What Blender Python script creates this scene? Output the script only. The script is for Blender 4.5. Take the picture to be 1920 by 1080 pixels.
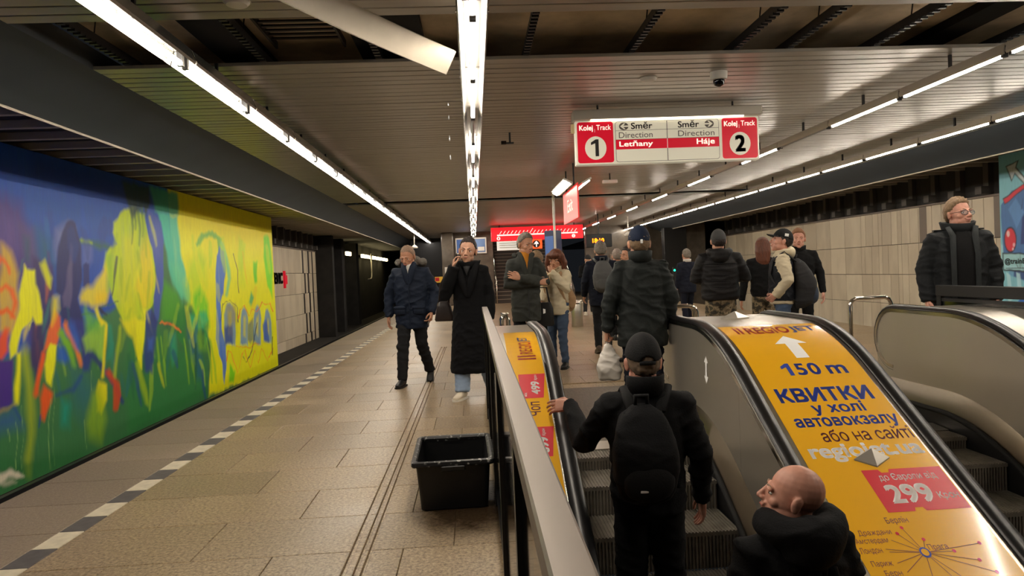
import bpy, bmesh, math, random
import numpy as np
from mathutils import Vector, Matrix, Quaternion

# ------------------------------------------------------------------ camera, world, exposure
for o in list(bpy.data.objects): bpy.data.objects.remove(o)
SC = bpy.context.scene
COL = SC.collection
CAM_H = 1.36
FPX, VPX, VPY, ROLL = 1320.0, 888.0, 514.0, 0.043      # focal length in pixels, vanishing point of the platform axis, roll
def camera():
    yc = Vector((VPX - 960, -(VPY - 540), -FPX)).normalized()
    c, s = math.cos(ROLL), math.sin(ROLL)
    xc = Vector((c, s, -(c*yc.x + s*yc.y)/yc.z)).normalized()
    zc = xc.cross(yc)
    m = Matrix((xc, yc, zc)).to_4x4()
    m.translation = Vector((0, 0, CAM_H))
    cd = bpy.data.cameras.new('camera'); cd.sensor_width = 36; cd.sensor_fit = 'HORIZONTAL'
    cd.lens = FPX/1920*36; cd.clip_start = .05; cd.clip_end = 200
    co = bpy.data.objects.new('camera', cd); COL.objects.link(co); co.matrix_world = m
    SC.camera = co
camera()
W = bpy.data.worlds.new('station_air'); SC.world = W; W.use_nodes = True
W.node_tree.nodes['Background'].inputs[0].default_value = (.55, .62, .75, 1)
W.node_tree.nodes['Background'].inputs[1].default_value = .012
SC.view_settings.view_transform = 'Standard'; SC.view_settings.look = 'None'
SC.view_settings.gamma = 1; SC.view_settings.use_curve_mapping = False
SC.view_settings.exposure = 0.15
TUBE = 80.0            # radiance of the fluorescent tubes

# ------------------------------------------------------------------ helpers
random.seed(7)
PI = math.pi
def lin(c): return tuple(((v/255)/12.92 if v/255 <= .04045 else ((v/255 + .055)/1.055)**2.4) for v in c)
def mat(name, col, rough=.5, metal=0, emit=None, es=0, bump=0, bscale=40, var=0, vscale=3, spec=.5, col2=None, stretch=None, coat=0, alpha=1):
    m = bpy.data.materials.new(name); m.use_nodes = True
    nt = m.node_tree; b = nt.nodes['Principled BSDF']
    c = lin(col)
    b.inputs['Base Color'].default_value = (*c, 1)
    b.inputs['Roughness'].default_value = rough; b.inputs['Metallic'].default_value = metal
    b.inputs['Specular IOR Level'].default_value = spec
    if coat: b.inputs['Coat Weight'].default_value = coat; b.inputs['Coat Roughness'].default_value = .08
    if alpha < 1: b.inputs['Alpha'].default_value = alpha
    if emit is not None:
        b.inputs['Emission Color'].default_value = (*lin(emit), 1); b.inputs['Emission Strength'].default_value = es
    if var or bump:
        tc = nt.nodes.new('ShaderNodeTexCoord'); mp = nt.nodes.new('ShaderNodeMapping')
        nt.links.new(tc.outputs['Object'], mp.inputs[0])
        if stretch: mp.inputs['Scale'].default_value = stretch
    if var:
        n = nt.nodes.new('ShaderNodeTexNoise'); n.inputs['Scale'].default_value = vscale; n.inputs['Detail'].default_value = 6
        nt.links.new(mp.outputs[0], n.inputs['Vector'])
        r = nt.nodes.new('ShaderNodeValToRGB')
        c2 = lin(col2) if col2 else tuple(x*(1 - var) for x in c)
        r.color_ramp.elements[0].position = .35; r.color_ramp.elements[1].position = .65
        r.color_ramp.elements[0].color = (*c2, 1); r.color_ramp.elements[1].color = (*c, 1)
        nt.links.new(n.outputs[0], r.inputs[0]); nt.links.new(r.outputs[0], b.inputs['Base Color'])
    if bump:
        n = nt.nodes.new('ShaderNodeTexNoise'); n.inputs['Scale'].default_value = bscale; n.inputs['Detail'].default_value = 4
        nt.links.new(mp.outputs[0], n.inputs['Vector'])
        bp = nt.nodes.new('ShaderNodeBump'); bp.inputs['Strength'].default_value = bump; bp.inputs['Distance'].default_value = .01
        nt.links.new(n.outputs[0], bp.inputs['Height']); nt.links.new(bp.outputs[0], b.inputs['Normal'])
    return m
class MB:
    def __init__(s): s.v = []; s.f = []
    def add(s, vs, fs):
        k = len(s.v); s.v += [tuple(v) for v in vs]; s.f += [tuple(i + k for i in f) for f in fs]; return s
    def box(s, x0, x1, y0, y1, z0, z1):
        return s.add([(x0,y0,z0),(x1,y0,z0),(x1,y1,z0),(x0,y1,z0),(x0,y0,z1),(x1,y0,z1),(x1,y1,z1),(x0,y1,z1)],
                     [(3,2,1,0),(4,5,6,7),(0,1,5,4),(1,2,6,5),(2,3,7,6),(3,0,4,7)])
    def bevel_box(s, x0, x1, y0, y1, z0, z1, b=.01):
        # chamfered along every edge
        pts = []; 
        for z, i in ((z0, b), (z0 + b, 0), (z1 - b, 0), (z1, b)):
            pts.append([(x0+b+i,y0+i,z),(x1-b-i,y0+i,z),(x1-i,y0+b+i,z),(x1-i,y1-b-i,z),(x1-b-i,y1-i,z),(x0+b+i,y1-i,z),(x0+i,y1-b-i,z),(x0+i,y0+b+i,z)])
        return s.loft(pts)
    def loft(s, rings, close=True):
        n = len(rings[0]); vs = [p for r in rings for p in r]; fs = []
        for i in range(len(rings) - 1):
            for j in range(n):
                a = i*n + j; b = i*n + (j + 1) % n; fs.append((a, b, b + n, a + n))
        if close: fs.append(tuple(range(n - 1, -1, -1))); fs.append(tuple((len(rings) - 1)*n + j for j in range(n)))
        return s.add(vs, fs)
    def sweep(s, prof, path, closed=True):
        # prof: (x, z) polygon; path: (y, z, scale) stations
        return s.loft([[(x, y, z + q) for (x, q) in prof] for (y, z) in path], closed)
    def tube(s, pts, rad, n=12, cap=True, rnd=False, flat=(1, 1), up=(0, 0, 1)):
        pts = [Vector(p) for p in pts]
        if not isinstance(rad, (list, tuple)): rad = [rad]*len(pts)
        rad = list(rad)
        if rnd:
            d0 = (pts[0] - pts[1]).normalized(); d1 = (pts[-1] - pts[-2]).normalized()
            a, b = rad[0], rad[-1]
            P0, P1 = pts[0], pts[-1]
            pts = [P0 + d0*a*.95, P0 + d0*a*.6] + pts + [P1 + d1*b*.6, P1 + d1*b*.95]
            rad = [a*.3, a*.8] + rad + [b*.8, b*.3]
        rings = []; t0 = None; nx = None
        for i, p in enumerate(pts):
            t = (pts[min(i + 1, len(pts) - 1)] - pts[max(i - 1, 0)]).normalized()
            if nx is None:
                u = Vector(up)
                if abs(t.dot(u)) > .9: u = Vector((0, 1, 0)) if abs(t.y) < .9 else Vector((1, 0, 0))
                nx = t.cross(u).normalized()
            else:
                q = t0.rotation_difference(t); nx = (q @ nx); nx = (nx - t*nx.dot(t)).normalized()
            t0 = t; ny = nx.cross(t)
            rings.append([p + nx*math.cos(2*PI*k/n)*rad[i]*flat[0] + ny*math.sin(2*PI*k/n)*rad[i]*flat[1] for k in range(n)])
        rings = [r[::-1] for r in rings]
        return s.loft(rings, cap)
    def ell(s, c, r, rot=None, nu=20, nv=12):
        c = Vector(c); M = rot.to_matrix() if rot is not None else None
        vs = []; fs = []
        for j in range(1, nv):
            ph = PI*j/nv
            for i in range(nu):
                th = 2*PI*i/nu
                p = Vector((r[0]*math.sin(ph)*math.cos(th), r[1]*math.sin(ph)*math.sin(th), r[2]*math.cos(ph)))
                vs.append(c + (M @ p if M else p))
        k = len(vs)
        for q in ((0, 0, r[2]), (0, 0, -r[2])):
            q = Vector(q); vs.append(c + (M @ q if M else q))
        for j in range(nv - 2):
            for i in range(nu): a = j*nu + i; b = j*nu + (i + 1) % nu; fs.append((a, a + nu, b + nu, b))
        for i in range(nu):
            fs.append((k, i, (i + 1) % nu)); fs.append((k + 1, (nv - 2)*nu + (i + 1) % nu, (nv - 2)*nu + i))
        return s.add(vs, fs)
    def lathe(s, prof, c=(0, 0, 0), n=24):
        return s.loft([[(c[0] + r*math.cos(2*PI*k/n), c[1] + r*math.sin(2*PI*k/n), c[2] + z) for k in range(n)] for (r, z) in prof])
    def xf(s, M, k=0):
        s.v[k:] = [tuple(M @ Vector(v)) for v in s.v[k:]]; return s
    def mesh(s, name):
        me = bpy.data.meshes.new(name); me.from_pydata(s.v, [], s.f); me.update(); return me
    def build(s, name, m, parent=None, smooth=False, fix=True):
        me = s.mesh(name)
        if fix:
            bm = bmesh.new(); bm.from_mesh(me); bmesh.ops.recalc_face_normals(bm, faces=bm.faces); bm.to_mesh(me); bm.free()
        return link(name, me, m, parent, smooth)
def link(name, me, m=None, parent=None, smooth=False):
    if m is not None and not me.materials: me.materials.append(m)
    if smooth: me.polygons.foreach_set('use_smooth', [True]*len(me.polygons))
    o = bpy.data.objects.new(name, me); COL.objects.link(o)
    if parent: o.parent = parent
    return o
def smooth_angle(o, deg=35):
    o.data.polygons.foreach_set('use_smooth', [True]*len(o.data.polygons))
    o.data.set_sharp_from_angle(angle=math.radians(deg)); return o
def empty(name, loc=(0, 0, 0), rz=0, parent=None):
    o = bpy.data.objects.new(name, None); COL.objects.link(o); o.location = loc; o.rotation_euler = (0, 0, rz); o.empty_display_size = .1
    if parent: o.parent = parent
    return o
def tag(o, label, cat, group=None, kind=None):
    o['label'] = label; o['category'] = cat
    if group: o['group'] = group
    if kind: o['kind'] = kind
    return o
def struct(o, label=None):
    o['kind'] = 'structure'
    if label: o['label'] = label
    return o
def thing(name, label, cat, loc=(0, 0, 0), rz=0, group=None): return tag(empty(name, loc, rz), label, cat, group)
ORD = ['first','second','third','fourth','fifth','sixth','seventh','eighth','ninth','tenth','eleventh','twelfth','thirteenth','fourteenth','fifteenth','sixteenth','seventeenth','eighteenth','nineteenth','twentieth','twenty-first','twenty-second','twenty-third','twenty-fourth','twenty-fifth','twenty-sixth','twenty-seventh','twenty-eighth']
# text as a flat mesh of unit height, fitted later
def text_mesh(s, bold=0.0, align='CENTER', shear=0, spacing=1.0):
    cu = bpy.data.curves.new('t', 'FONT'); cu.body = s.replace('н', 'h'); cu.size = 1; cu.small_caps_scale = .78; cu.shear = shear; cu.space_character = spacing
    cu.resolution_u = 4; cu.fill_mode = 'FRONT'
    for i, ch in enumerate(s):
        if ch == 'н': cu.body_format[i].use_small_caps = True
    o = bpy.data.objects.new('t', cu); TMP.collection.objects.link(o)
    TMP.view_layers[0].update()
    me = bpy.data.meshes.new_from_object(o.evaluated_get(TMP.view_layers[0].depsgraph))
    bpy.data.objects.remove(o); bpy.data.curves.remove(cu)
    n = len(me.vertices); co = np.empty(n*3); me.vertices.foreach_get('co', co); co = co.reshape(-1, 3)
    fs = [tuple(p.vertices) for p in me.polygons]; bpy.data.meshes.remove(me)
    if bold:                                  # heavier strokes: the outline laid down several times, slightly shifted
        n = len(co); k = bold*1.1; sh = ((0, 0), (k, k), (-k, k), (k, -k), (-k, -k))
        fs = [tuple(i + n*j for i in f) for j in range(5) for f in fs]
        co = np.concatenate([co + np.array((a, b, 0)) for a, b in sh])
    return co, fs
def fit(co, u0, u1, v0, v1):
    a = co[:, 0]; b = co[:, 1]
    u = u0 + (a - a.min())/(a.max() - a.min() + 1e-9)*(u1 - u0)
    v = v0 + (b - b.min())/(b.max() - b.min() + 1e-9)*(v1 - v0)
    return u, v
TMP = bpy.data.scenes.new('workbench')
def blob(mb, voxel=.012, it=3, fac=.6):
    """union of overlapping closed shapes as one continuous surface"""
    me = mb.mesh('b')
    bm = bmesh.new(); bm.from_mesh(me); bmesh.ops.recalc_face_normals(bm, faces=bm.faces); bm.to_mesh(me); bm.free()
    o = bpy.data.objects.new('b', me); TMP.collection.objects.link(o)
    r = o.modifiers.new('r', 'REMESH'); r.mode = 'VOXEL'; r.voxel_size = voxel
    if it:
        sm = o.modifiers.new('s', 'SMOOTH'); sm.iterations = it; sm.factor = fac
    TMP.view_layers[0].update()
    out = bpy.data.meshes.new_from_object(o.evaluated_get(TMP.view_layers[0].depsgraph))
    bpy.data.objects.remove(o); bpy.data.meshes.remove(me)
    return out
def coords(me):
    co = np.empty(len(me.vertices)*3); me.vertices.foreach_get('co', co); return co.reshape(-1, 3)
def setco(me, co): me.vertices.foreach_set('co', co.ravel()); me.update()
def wrinkle(me, amp=.006, freq=22, seed=0, aniso=(1, 1, 1.5)):
    """soft folds: warped ridges pushed in and out along the normals"""
    rs = np.random.RandomState(seed); co = coords(me); n = np.empty(len(me.vertices)*3)
    me.vertices.foreach_get('normal', n); n = n.reshape(-1, 3)
    p = co*np.array(aniso); d = np.zeros(len(p)); w = np.zeros_like(p)
    for k in range(3): w[:, k] = .03*np.sin(p @ rs.normal(0, 8, 3) + rs.rand()*6) + .012*np.sin(p @ rs.normal(0, 22, 3) + rs.rand()*6)
    p = p + w
    for i in range(6):
        f = freq*(.6 + .9*rs.rand()); v = rs.normal(0, 1, 3); v[2] += np.sign(v[2])*.8; v /= np.linalg.norm(v)
        m = .5 + .5*np.sin(p @ rs.normal(0, 6, 3) + rs.rand()*6)
        d += m*((1 - np.abs(np.sin(p @ v*f + rs.rand()*6.28)))**2 - .25)
    setco(me, co + n*(d[:, None]*amp*.9)); return me

# ------------------------------------------------------------------ materials
M = {}
def steel(name, col, rough, stretch=(1, 1, 1), bump=.02, metal=1):
    return mat(name, col, rough, metal, bump=bump, bscale=30, stretch=stretch, var=.12, vscale=6)
M['steel'] = steel('brushed_steel', (200, 193, 180), .3, (1, .1, 1))
M['steel_side'] = steel('steel_panel', (206, 198, 184), .34, (1, .15, .15), .02, .8); M['ledge'] = steel('steel_ledge', (122, 113, 100), .3, (1, .15, .15))
M['chrome'] = mat('chrome', (210, 205, 196), .12, 1)
M['rail'] = steel('satin_rail', (132, 124, 117), .42, (1, .08, 1))
M['rubber'] = mat('handrail_rubber', (20, 20, 21), .32, spec=.6)
M['black'] = mat('black_paint', (18, 18, 19), .45)
M['blackmetal'] = mat('dark_metal', (38, 38, 40), .4, .3)
M['brush'] = mat('skirt_brush', (12, 12, 12), .8)
M['stepmetal'] = mat('step_aluminium', (142, 135, 124), .45, .35, var=.35, vscale=9)
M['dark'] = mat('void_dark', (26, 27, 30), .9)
M['slab'] = mat('concrete_slab', (214, 196, 168), .9, var=.4, vscale=2.5, bump=.2)
M['plank'] = mat('lacquered_ceiling_plank', (176, 172, 164), .36, .45, var=.14, vscale=1.2, stretch=(.6, 6, 1), bump=.025, bscale=9)
M['plank_far'] = mat('lacquered_ceiling_sheet', (164, 159, 151), .4, .4, var=.1, vscale=.8, bump=.03, bscale=3)
M['fascia'] = mat('slate_fascia', (66, 73, 80), .62, var=.15, vscale=1.3)
M['trackroof'] = mat('track_roof', (58, 56, 56), .85, var=.3, vscale=2)
M['rib'] = mat('track_roof_rib', (196, 186, 170), .7)
M['bed'] = mat('trackbed', (44, 40, 35), .95, var=.5, vscale=5, bump=.5, bscale=20)
M['tunnel'] = mat('tunnel_concrete', (44, 42, 40), .9, var=.4, vscale=2)
M['white'] = mat('white_enamel', (225, 222, 214), .4)
M['lamp_body'] = mat('lamp_housing', (196, 190, 178), .35, .3)
M['reflector'] = mat('lamp_reflector', (150, 147, 140), .25, .8)
M['tube'] = mat('lit_tube', (255, 250, 240), .4, emit=(255, 243, 226), es=TUBE)
M['tube_off'] = mat('unlit_tube', (150, 150, 146), .3)
M['red'] = mat('sign_red', (216, 18, 46), .35, emit=(220, 16, 46), es=.3)  # faint glow added to the red; the track sign is lit from outside
M['signwhite'] = mat('sign_face', (236, 232, 212), .35, emit=(236, 228, 205), es=.22)  # faint glow added to the face, which the canopy tube lights
M['ink'] = mat('sign_ink', (40, 38, 38), .5)
M['greyink'] = mat('sign_grey_ink', (110, 106, 98), .5)
M['signtxt'] = mat('sign_white_text', (245, 240, 232), .4, emit=(245, 240, 232), es=.25)  # same added glow for the white lettering
M['glass'] = mat('smoked_glass', (16, 20, 20), .06, spec=.7, alpha=.82)
M['poster'] = mat('poster_yellow', (247, 184, 28), .22, coat=.5)
M['poster_red'] = mat('poster_red', (224, 34, 52), .3, coat=.3)
M['poster_blue'] = mat('poster_blue', (40, 66, 168), .35)
M['poster_brown'] = mat('poster_maroon', (120, 52, 56), .35)
M['poster_white'] = mat('poster_white', (254, 253, 250), .45)
M['poster_dkred'] = mat('poster_dark_red', (196, 52, 32), .35)
M['bin'] = mat('black_plastic', (17, 17, 18), .38, spec=.5)
M['pier'] = mat('pier_marble', (104, 94, 82), .3, var=.4, vscale=3, coat=.2)
M['strip_w'] = mat('tactile_white', (204, 193, 168), .6, var=.2, vscale=14)
M['strip_d'] = mat('tactile_black', (84, 79, 77), .6, var=.3, vscale=14)
M['walldark'] = mat('wall_strip_dark', (40, 34, 32), .4)
M['wallbrown'] = mat('wall_strip_brown', (122, 108, 94), .45)
def granite(name, c1, c2, c3, rough, stain=.5):
    m = bpy.data.materials.new(name); m.use_nodes = True; nt = m.node_tree; b = nt.nodes['Principled BSDF']; L = nt.links.new
    tc = nt.nodes.new('ShaderNodeNewGeometry')
    n1 = nt.nodes.new('ShaderNodeTexNoise'); n1.inputs['Scale'].default_value = 55; n1.inputs['Detail'].default_value = 5; n1.inputs['Roughness'].default_value = .75
    n2 = nt.nodes.new('ShaderNodeTexNoise'); n2.inputs['Scale'].default_value = 1.1; n2.inputs['Detail'].default_value = 4
    v = nt.nodes.new('ShaderNodeTexVoronoi'); v.inputs['Scale'].default_value = 75
    for n in (n1, n2, v): L(tc.outputs['Position'], n.inputs['Vector'])
    r = nt.nodes.new('ShaderNodeValToRGB'); e = r.color_ramp.elements
    e[0].position = .36; e[0].color = (*lin(c3), 1); e[1].position = .62; e[1].color = (*lin(c2), 1)
    x = e.new(.49); x.color = (*lin(c1), 1)
    L(n1.outputs[0], r.inputs[0])
    oi = nt.nodes.new('ShaderNodeObjectInfo')
    mr = nt.nodes.new('ShaderNodeMapRange'); mr.inputs[3].default_value = .86; mr.inputs[4].default_value = 1.1
    L(oi.outputs['Random'], mr.inputs[0])
    mr2 = nt.nodes.new('ShaderNodeMapRange'); mr2.inputs[1].default_value = .35; mr2.inputs[2].default_value = .65; mr2.inputs[3].default_value = 1 - stain*.4; mr2.inputs[4].default_value = 1.05
    L(n2.outputs[0], mr2.inputs[0])
    mu = nt.nodes.new('ShaderNodeMath'); mu.operation = 'MULTIPLY'; L(mr.outputs[0], mu.inputs[0]); L(mr2.outputs[0], mu.inputs[1])
    mx = nt.nodes.new('ShaderNodeVectorMath'); mx.operation = 'SCALE'; L(r.outputs[0], mx.inputs[0]); L(mu.outputs[0], mx.inputs['Scale'])
    # pale chips
    mr3 = nt.nodes.new('ShaderNodeMapRange'); mr3.inputs[1].default_value = .10; mr3.inputs[2].default_value = .16; mr3.inputs[3].default_value = .55; mr3.inputs[4].default_value = 0
    L(v.outputs['Distance'], mr3.inputs[0])
    mm = nt.nodes.new('ShaderNodeMix'); mm.data_type = 'RGBA'; L(mr3.outputs[0], mm.inputs['Factor']); L(mx.outputs[0], mm.inputs['A']); mm.inputs['B'].default_value = (*lin((214, 202, 178)), 1)
    L(mm.outputs['Result'], b.inputs['Base Color'])
    rr = nt.nodes.new('ShaderNodeMapRange'); rr.inputs[1].default_value = .3; rr.inputs[2].default_value = .7; rr.inputs[3].default_value = rough - .03; rr.inputs[4].default_value = rough + .1
    L(n2.outputs[0], rr.inputs[0]); L(rr.outputs[0], b.inputs['Roughness'])
    return m
M['floor'] = granite('granite_floor', (144, 124, 97), (176, 155, 122), (95, 79, 59), .34, .3)
M['edge'] = granite('platform_edge_slab', (126, 111, 94), (138, 122, 103), (110, 96, 80), .5, .3)
def wall_tile_mat():
    m = mat('glazed_wall_tile', (206, 190, 164), .42)
    nt = m.node_tree; b = nt.nodes['Principled BSDF']; L = nt.links.new
    oi = nt.nodes.new('ShaderNodeObjectInfo'); n = nt.nodes.new('ShaderNodeTexNoise'); n.inputs['Scale'].default_value = 2.2; n.inputs['Detail'].default_value = 5
    g = nt.nodes.new('ShaderNodeNewGeometry'); mp = nt.nodes.new('ShaderNodeMapping'); mp.inputs['Scale'].default_value = (1, 1, .4)
    L(g.outputs['Position'], mp.inputs[0]); L(mp.outputs[0], n.inputs['Vector'])
    r = nt.nodes.new('ShaderNodeValToRGB'); r.color_ramp.elements[0].color = (*lin((200, 185, 160)), 1); r.color_ramp.elements[1].color = (*lin((222, 208, 182)), 1)
    r.color_ramp.elements[0].position = .3; r.color_ramp.elements[1].position = .7
    ad = nt.nodes.new('ShaderNodeMath'); ad.operation = 'MULTIPLY_ADD'; ad.inputs[1].default_value = .5; L(oi.outputs['Random'], ad.inputs[0])
    sb = nt.nodes.new('ShaderNodeMath'); sb.operation = 'SUBTRACT'; sb.inputs[1].default_value = .25; L(n.outputs[0], sb.inputs[0]); L(sb.outputs[0], ad.inputs[2])
    L(ad.outputs[0], r.inputs[0]); L(r.outputs[0], b.inputs['Base Color']); return m
M['walltile'] = wall_tile_mat()
def paint_mat(name, rough=.5):
    m = bpy.data.materials.new(name); m.use_nodes = True; nt = m.node_tree; b = nt.nodes['Principled BSDF']
    a = nt.nodes.new('ShaderNodeVertexColor'); a.layer_name = 'paint'
    n = nt.nodes.new('ShaderNodeTexNoise'); n.inputs['Scale'].default_value = 9; n.inputs['Detail'].default_value = 5
    g = nt.nodes.new('ShaderNodeNewGeometry'); mp = nt.nodes.new('ShaderNodeMapping'); mp.inputs['Scale'].default_value = (1, 4, .5)
    nt.links.new(g.outputs['Position'], mp.inputs[0]); nt.links.new(mp.outputs[0], n.inputs['Vector'])
    mr = nt.nodes.new('ShaderNodeMapRange'); mr.inputs[1].default_value = .3; mr.inputs[2].default_value = .7; mr.inputs[3].default_value = .94; mr.inputs[4].default_value = 1.05
    nt.links.new(n.outputs[0], mr.inputs[0])
    s = nt.nodes.new('ShaderNodeVectorMath'); s.operation = 'SCALE'; nt.links.new(a.outputs['Color'], s.inputs[0]); nt.links.new(mr.outputs[0], s.inputs['Scale'])
    nt.links.new(s.outputs[0], b.inputs['Base Color']); b.inputs['Roughness'].default_value = rough
    return m
M['mural'] = paint_mat('mural_paint')

# ------------------------------------------------------------------ the station: floor, tracks, walls, ceiling
XL, XR = -3.13, 7.80            # platform edges
ZC = 3.26                       # ceiling underside
ZB = -1.12                      # trackbed
PX0, PX1, PYE = .115, 4.50, 6.40   # escalator opening: left, right, far end
# floor slab with the escalator opening left free
fl = MB()
fl.box(XL, PX0, -3, 44, ZB, -.012); fl.box(PX0, PX1, PYE, 44, ZB, -.012); fl.box(PX1, XR, -3, 44, ZB, -.012)
def slab_mat():
    m = M['floor'].copy(); m.name = 'granite_floor_far'; nt = m.node_tree; b = nt.nodes['Principled BSDF']; L = nt.links.new
    src = b.inputs['Base Color'].links[0].from_socket
    g = nt.nodes.new('ShaderNodeNewGeometry'); br = nt.nodes.new('ShaderNodeTexBrick')
    br.inputs['Scale'].default_value = 1; br.inputs['Brick Width'].default_value = .8; br.inputs['Row Height'].default_value = .54; br.inputs['Mortar Size'].default_value = .004
    br.inputs['Color1'].default_value = (1, 1, 1, 1); br.inputs['Color2'].default_value = (.88, .88, .88, 1); br.inputs['Mortar'].default_value = (.35, .33, .3, 1)
    L(g.outputs['Position'], br.inputs['Vector'])
    mx = nt.nodes.new('ShaderNodeMix'); mx.data_type = 'RGBA'; mx.blend_type = 'MULTIPLY'; mx.inputs['Factor'].default_value = 1
    L(src, mx.inputs['A']); L(br.outputs['Color'], mx.inputs['B']); L(mx.outputs['Result'], b.inputs['Base Color']); return m
M['floor_far'] = slab_mat()
floor = struct(fl.build('floor', M['floor_far']), 'speckled beige granite platform floor')
# the slab is 12 mm lower under the built tiles; beyond them it is raised to the same level
ff = MB(); YT = 13.4
for x0, x1, y0 in ((-2.26, PX0 - .02, YT), (PX0 - .02, PX1, YT), (PX1, XR, -3)):
    ff.box(x0, x1, y0, 44, -.012, 0)
ff.build('far_paving', M['floor_far'], floor)
def plate(w, d, name):
    b = .003; m = MB()
    m.loft([[(0, 0, -.012), (w, 0, -.012), (w, d, -.012), (0, d, -.012)], [(0, 0, -b), (w, 0, -b), (w, d, -b), (0, d, -b)],
            [(b, b, 0), (w - b, b, 0), (w - b, d - b, 0), (b, d - b, 0)]])
    me = m.mesh(name); return me
PL = {}
def lay(name, x0, x1, y0, y1, mt, parent, gap=.0035, z=0.0):
    w, d = round(x1 - x0 - gap, 4), round(y1 - y0 - gap, 4); k = (w, d, mt.name)
    if k not in PL: PL[k] = plate(w, d, name); PL[k].materials.append(mt)
    o = link(name, PL[k], None, parent); o.location = (x0 + gap/2, y0 + gap/2, z); return o
ROW = .54; Y0 = 3.53 - 4*ROW
rows = int((YT - Y0)/ROW)
for r in range(rows + 1):
    y0 = Y0 + r*ROW; y1 = min(y0 + ROW, YT)
    if y1 - y0 < .05: continue
    o = .4 if r % 2 else 0
    xs = [-2.26]
    x = -2.26 + .8 - o*.99
    while x < -.68: xs.append(x); x += .8
    xs.append(-.672)
    for a, b in zip(xs, xs[1:]):
        if b - a > .04: lay('floor_tile', a, b, y0, y1, M['floor'], floor)
    for a, b in ((-.652, -.616), (-.602, -.580)): lay('guide_strip', a, b, y0, y1, M['floor'], floor, .002)
    xm = -.41 if r % 2 else -.157
    for a, b in ((-.566, xm), (xm, PX0 - .02)): lay('floor_tile', a, b, y0, y1, M['floor'], floor)
    if y0 > 8.0:
        x = PX0 - .02 - (.4 if r % 2 else 0)
        while x < PX1:
            a, b = max(x, PX0 - .02), min(x + .8, PX1)
            if b - a > .05: lay('floor_tile', a, b, y0, y1, M['floor'], floor)
            x += .8
# platform edge: plain slabs and the black and white strip
y = Y0
while y < 40:
    d = ROW if y < 9 else 1.08
    lay('edge_slab', XL, -2.40, y, y + d, M['edge'], floor); y += d
k = 0; y = 3.83 - .253*4
while y < 31:
    lay('warning_tile', -2.40, -2.26, y, y + .253, M['strip_w'] if k % 2 == 0 else M['strip_d'], floor, .002, .001); k += 1; y += .253
# steel floor plates of the landing in front of the escalators
# trackbeds
for nm, x0, x1 in (('trackbed_left', -7.0, XL), ('trackbed_right', XR, 11.7)):
    bd = struct(MB().box(x0, x1, -3, 60, ZB - .1, ZB).build(nm, M['bed']), 'dark ballast trackbed beside the platform')
    bd['category'] = 'trackbed'
    xm = (x0 + x1)/2 + (.2 if x0 < 0 else -.2)
    for s in (-.72, .72):
        MB().box(xm + s - .035, xm + s + .035, -3, 60, ZB, ZB + .12).build('running_rail', M['blackmetal'], bd)
# ---- walls
def fin_mesh():
    m = MB(); m.box(0, .12, 0, .16, 0, .72); m.box(.10, .30, -.02, .18, .0, .17); return m.mesh('wall_fin')
def track_wall(side, X, y0, y1, yt0):
    s = 1 if side == 'right' else -1      # wall face looks towards the platform
    wall = MB(); a, b = sorted((X, X + s*.35)); wall.box(a, b, y0, y1, ZB, 3.4)
    nm = 'wall_' + side
    w = struct(wall.build(nm, M['trackroof']), 'dark track wall on the %s faced with pale tiles' % side)
    zr = [ZB, -.75, .06, .87, 1.68, 2.60]
    def tile(ya, yb, za, zb, mt, th):
        k = (side, round(yb - ya, 3), round(zb - za, 3), mt.name, th)
        if k not in PL:
            m = MB(); c = .006; A, B = (-th, 0) if s > 0 else (0, th)
            m.bevel_box(A, B, 0, yb - ya - .012, 0, zb - za - .012, c); PL[k] = m.mesh('wall_tile'); PL[k].materials.append(mt)
        o = link('wall_tile', PL[k], None, w); o.location = (X, ya + .006, za + .006)
    rs = random.Random(3 if s > 0 else 4)
    for r in range(5):
        za, zb = zr[r], zr[r + 1]
        y = yt0
        while y < y1 - .3:
            yb = min(y + .9, y1)
            if s > 0 and 13.6 < y < 19.4 and r >= 1:
                # the stretch with narrow slabs and dark and brown strips
                q = y
                while q < yb - .02:
                    wd = min(rs.choice((.36, .45, .28, .36)), yb - q)
                    if yb - q - wd < .1: wd = yb - q
                    tile(q, q + wd, za, zb, M['walltile'], .05)
                    q += wd
            else:
                tile(y, yb, za, zb, M['walltile'], .05)
            y += .9
    if s > 0:
        for ya, d, r, mt in ((17.25, .3, 4, 'wallbrown'), (16.8, .26, 3, 'walldark'), (15.95, .3, 4, 'wallbrown'), (15.95, .3, 3, 'wallbrown'), (17.0, .26, 2, 'walldark'), (16.4, .3, 2, 'walldark'),
                             (14.65, .3, 4, 'wallbrown'), (15.5, .34, 2, 'wallbrown'), (14.7, .25, 2, 'walldark'), (14.1, .3, 3, 'wallbrown'), (18.6, .25, 1, 'walldark')):
            tile(ya, ya + d, zr[r], zr[r + 1], M[mt], .056)
    else:
        for r in range(5):
            for ya, d in ((28.55 + .25*(r % 2), .22), (29.5 - .15*(r % 2), .26), (30.2, .2)):
                tile(ya, ya + d, zr[r], zr[r + 1], M['walldark'], .056)
    # ledge over the tiles and the dark fins above it
    a, b = (X - .07, X) if s > 0 else (X, X + .07)
    MB().box(a, b, yt0, y1, 2.60, 2.64).build('tile_ledge', M['wallbrown'], w)
    fm = fin_mesh(); fm.materials.append(M['fin'])
    y = yt0 + .1
    while y < y1:
        o = link('wall_fin', fm, None, w); o.location = (X, y, 2.66); o.scale = (-s, 1, 1); y += .45 if False else .9
    return w
M['fin'] = mat('wall_fin_paint', (84, 80, 76), .7)
wl = track_wall('left', -6.87, -3, 31.0, 20.2)
wr = track_wall('right', 11.55, -3, 31.6, 12.2)
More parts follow.
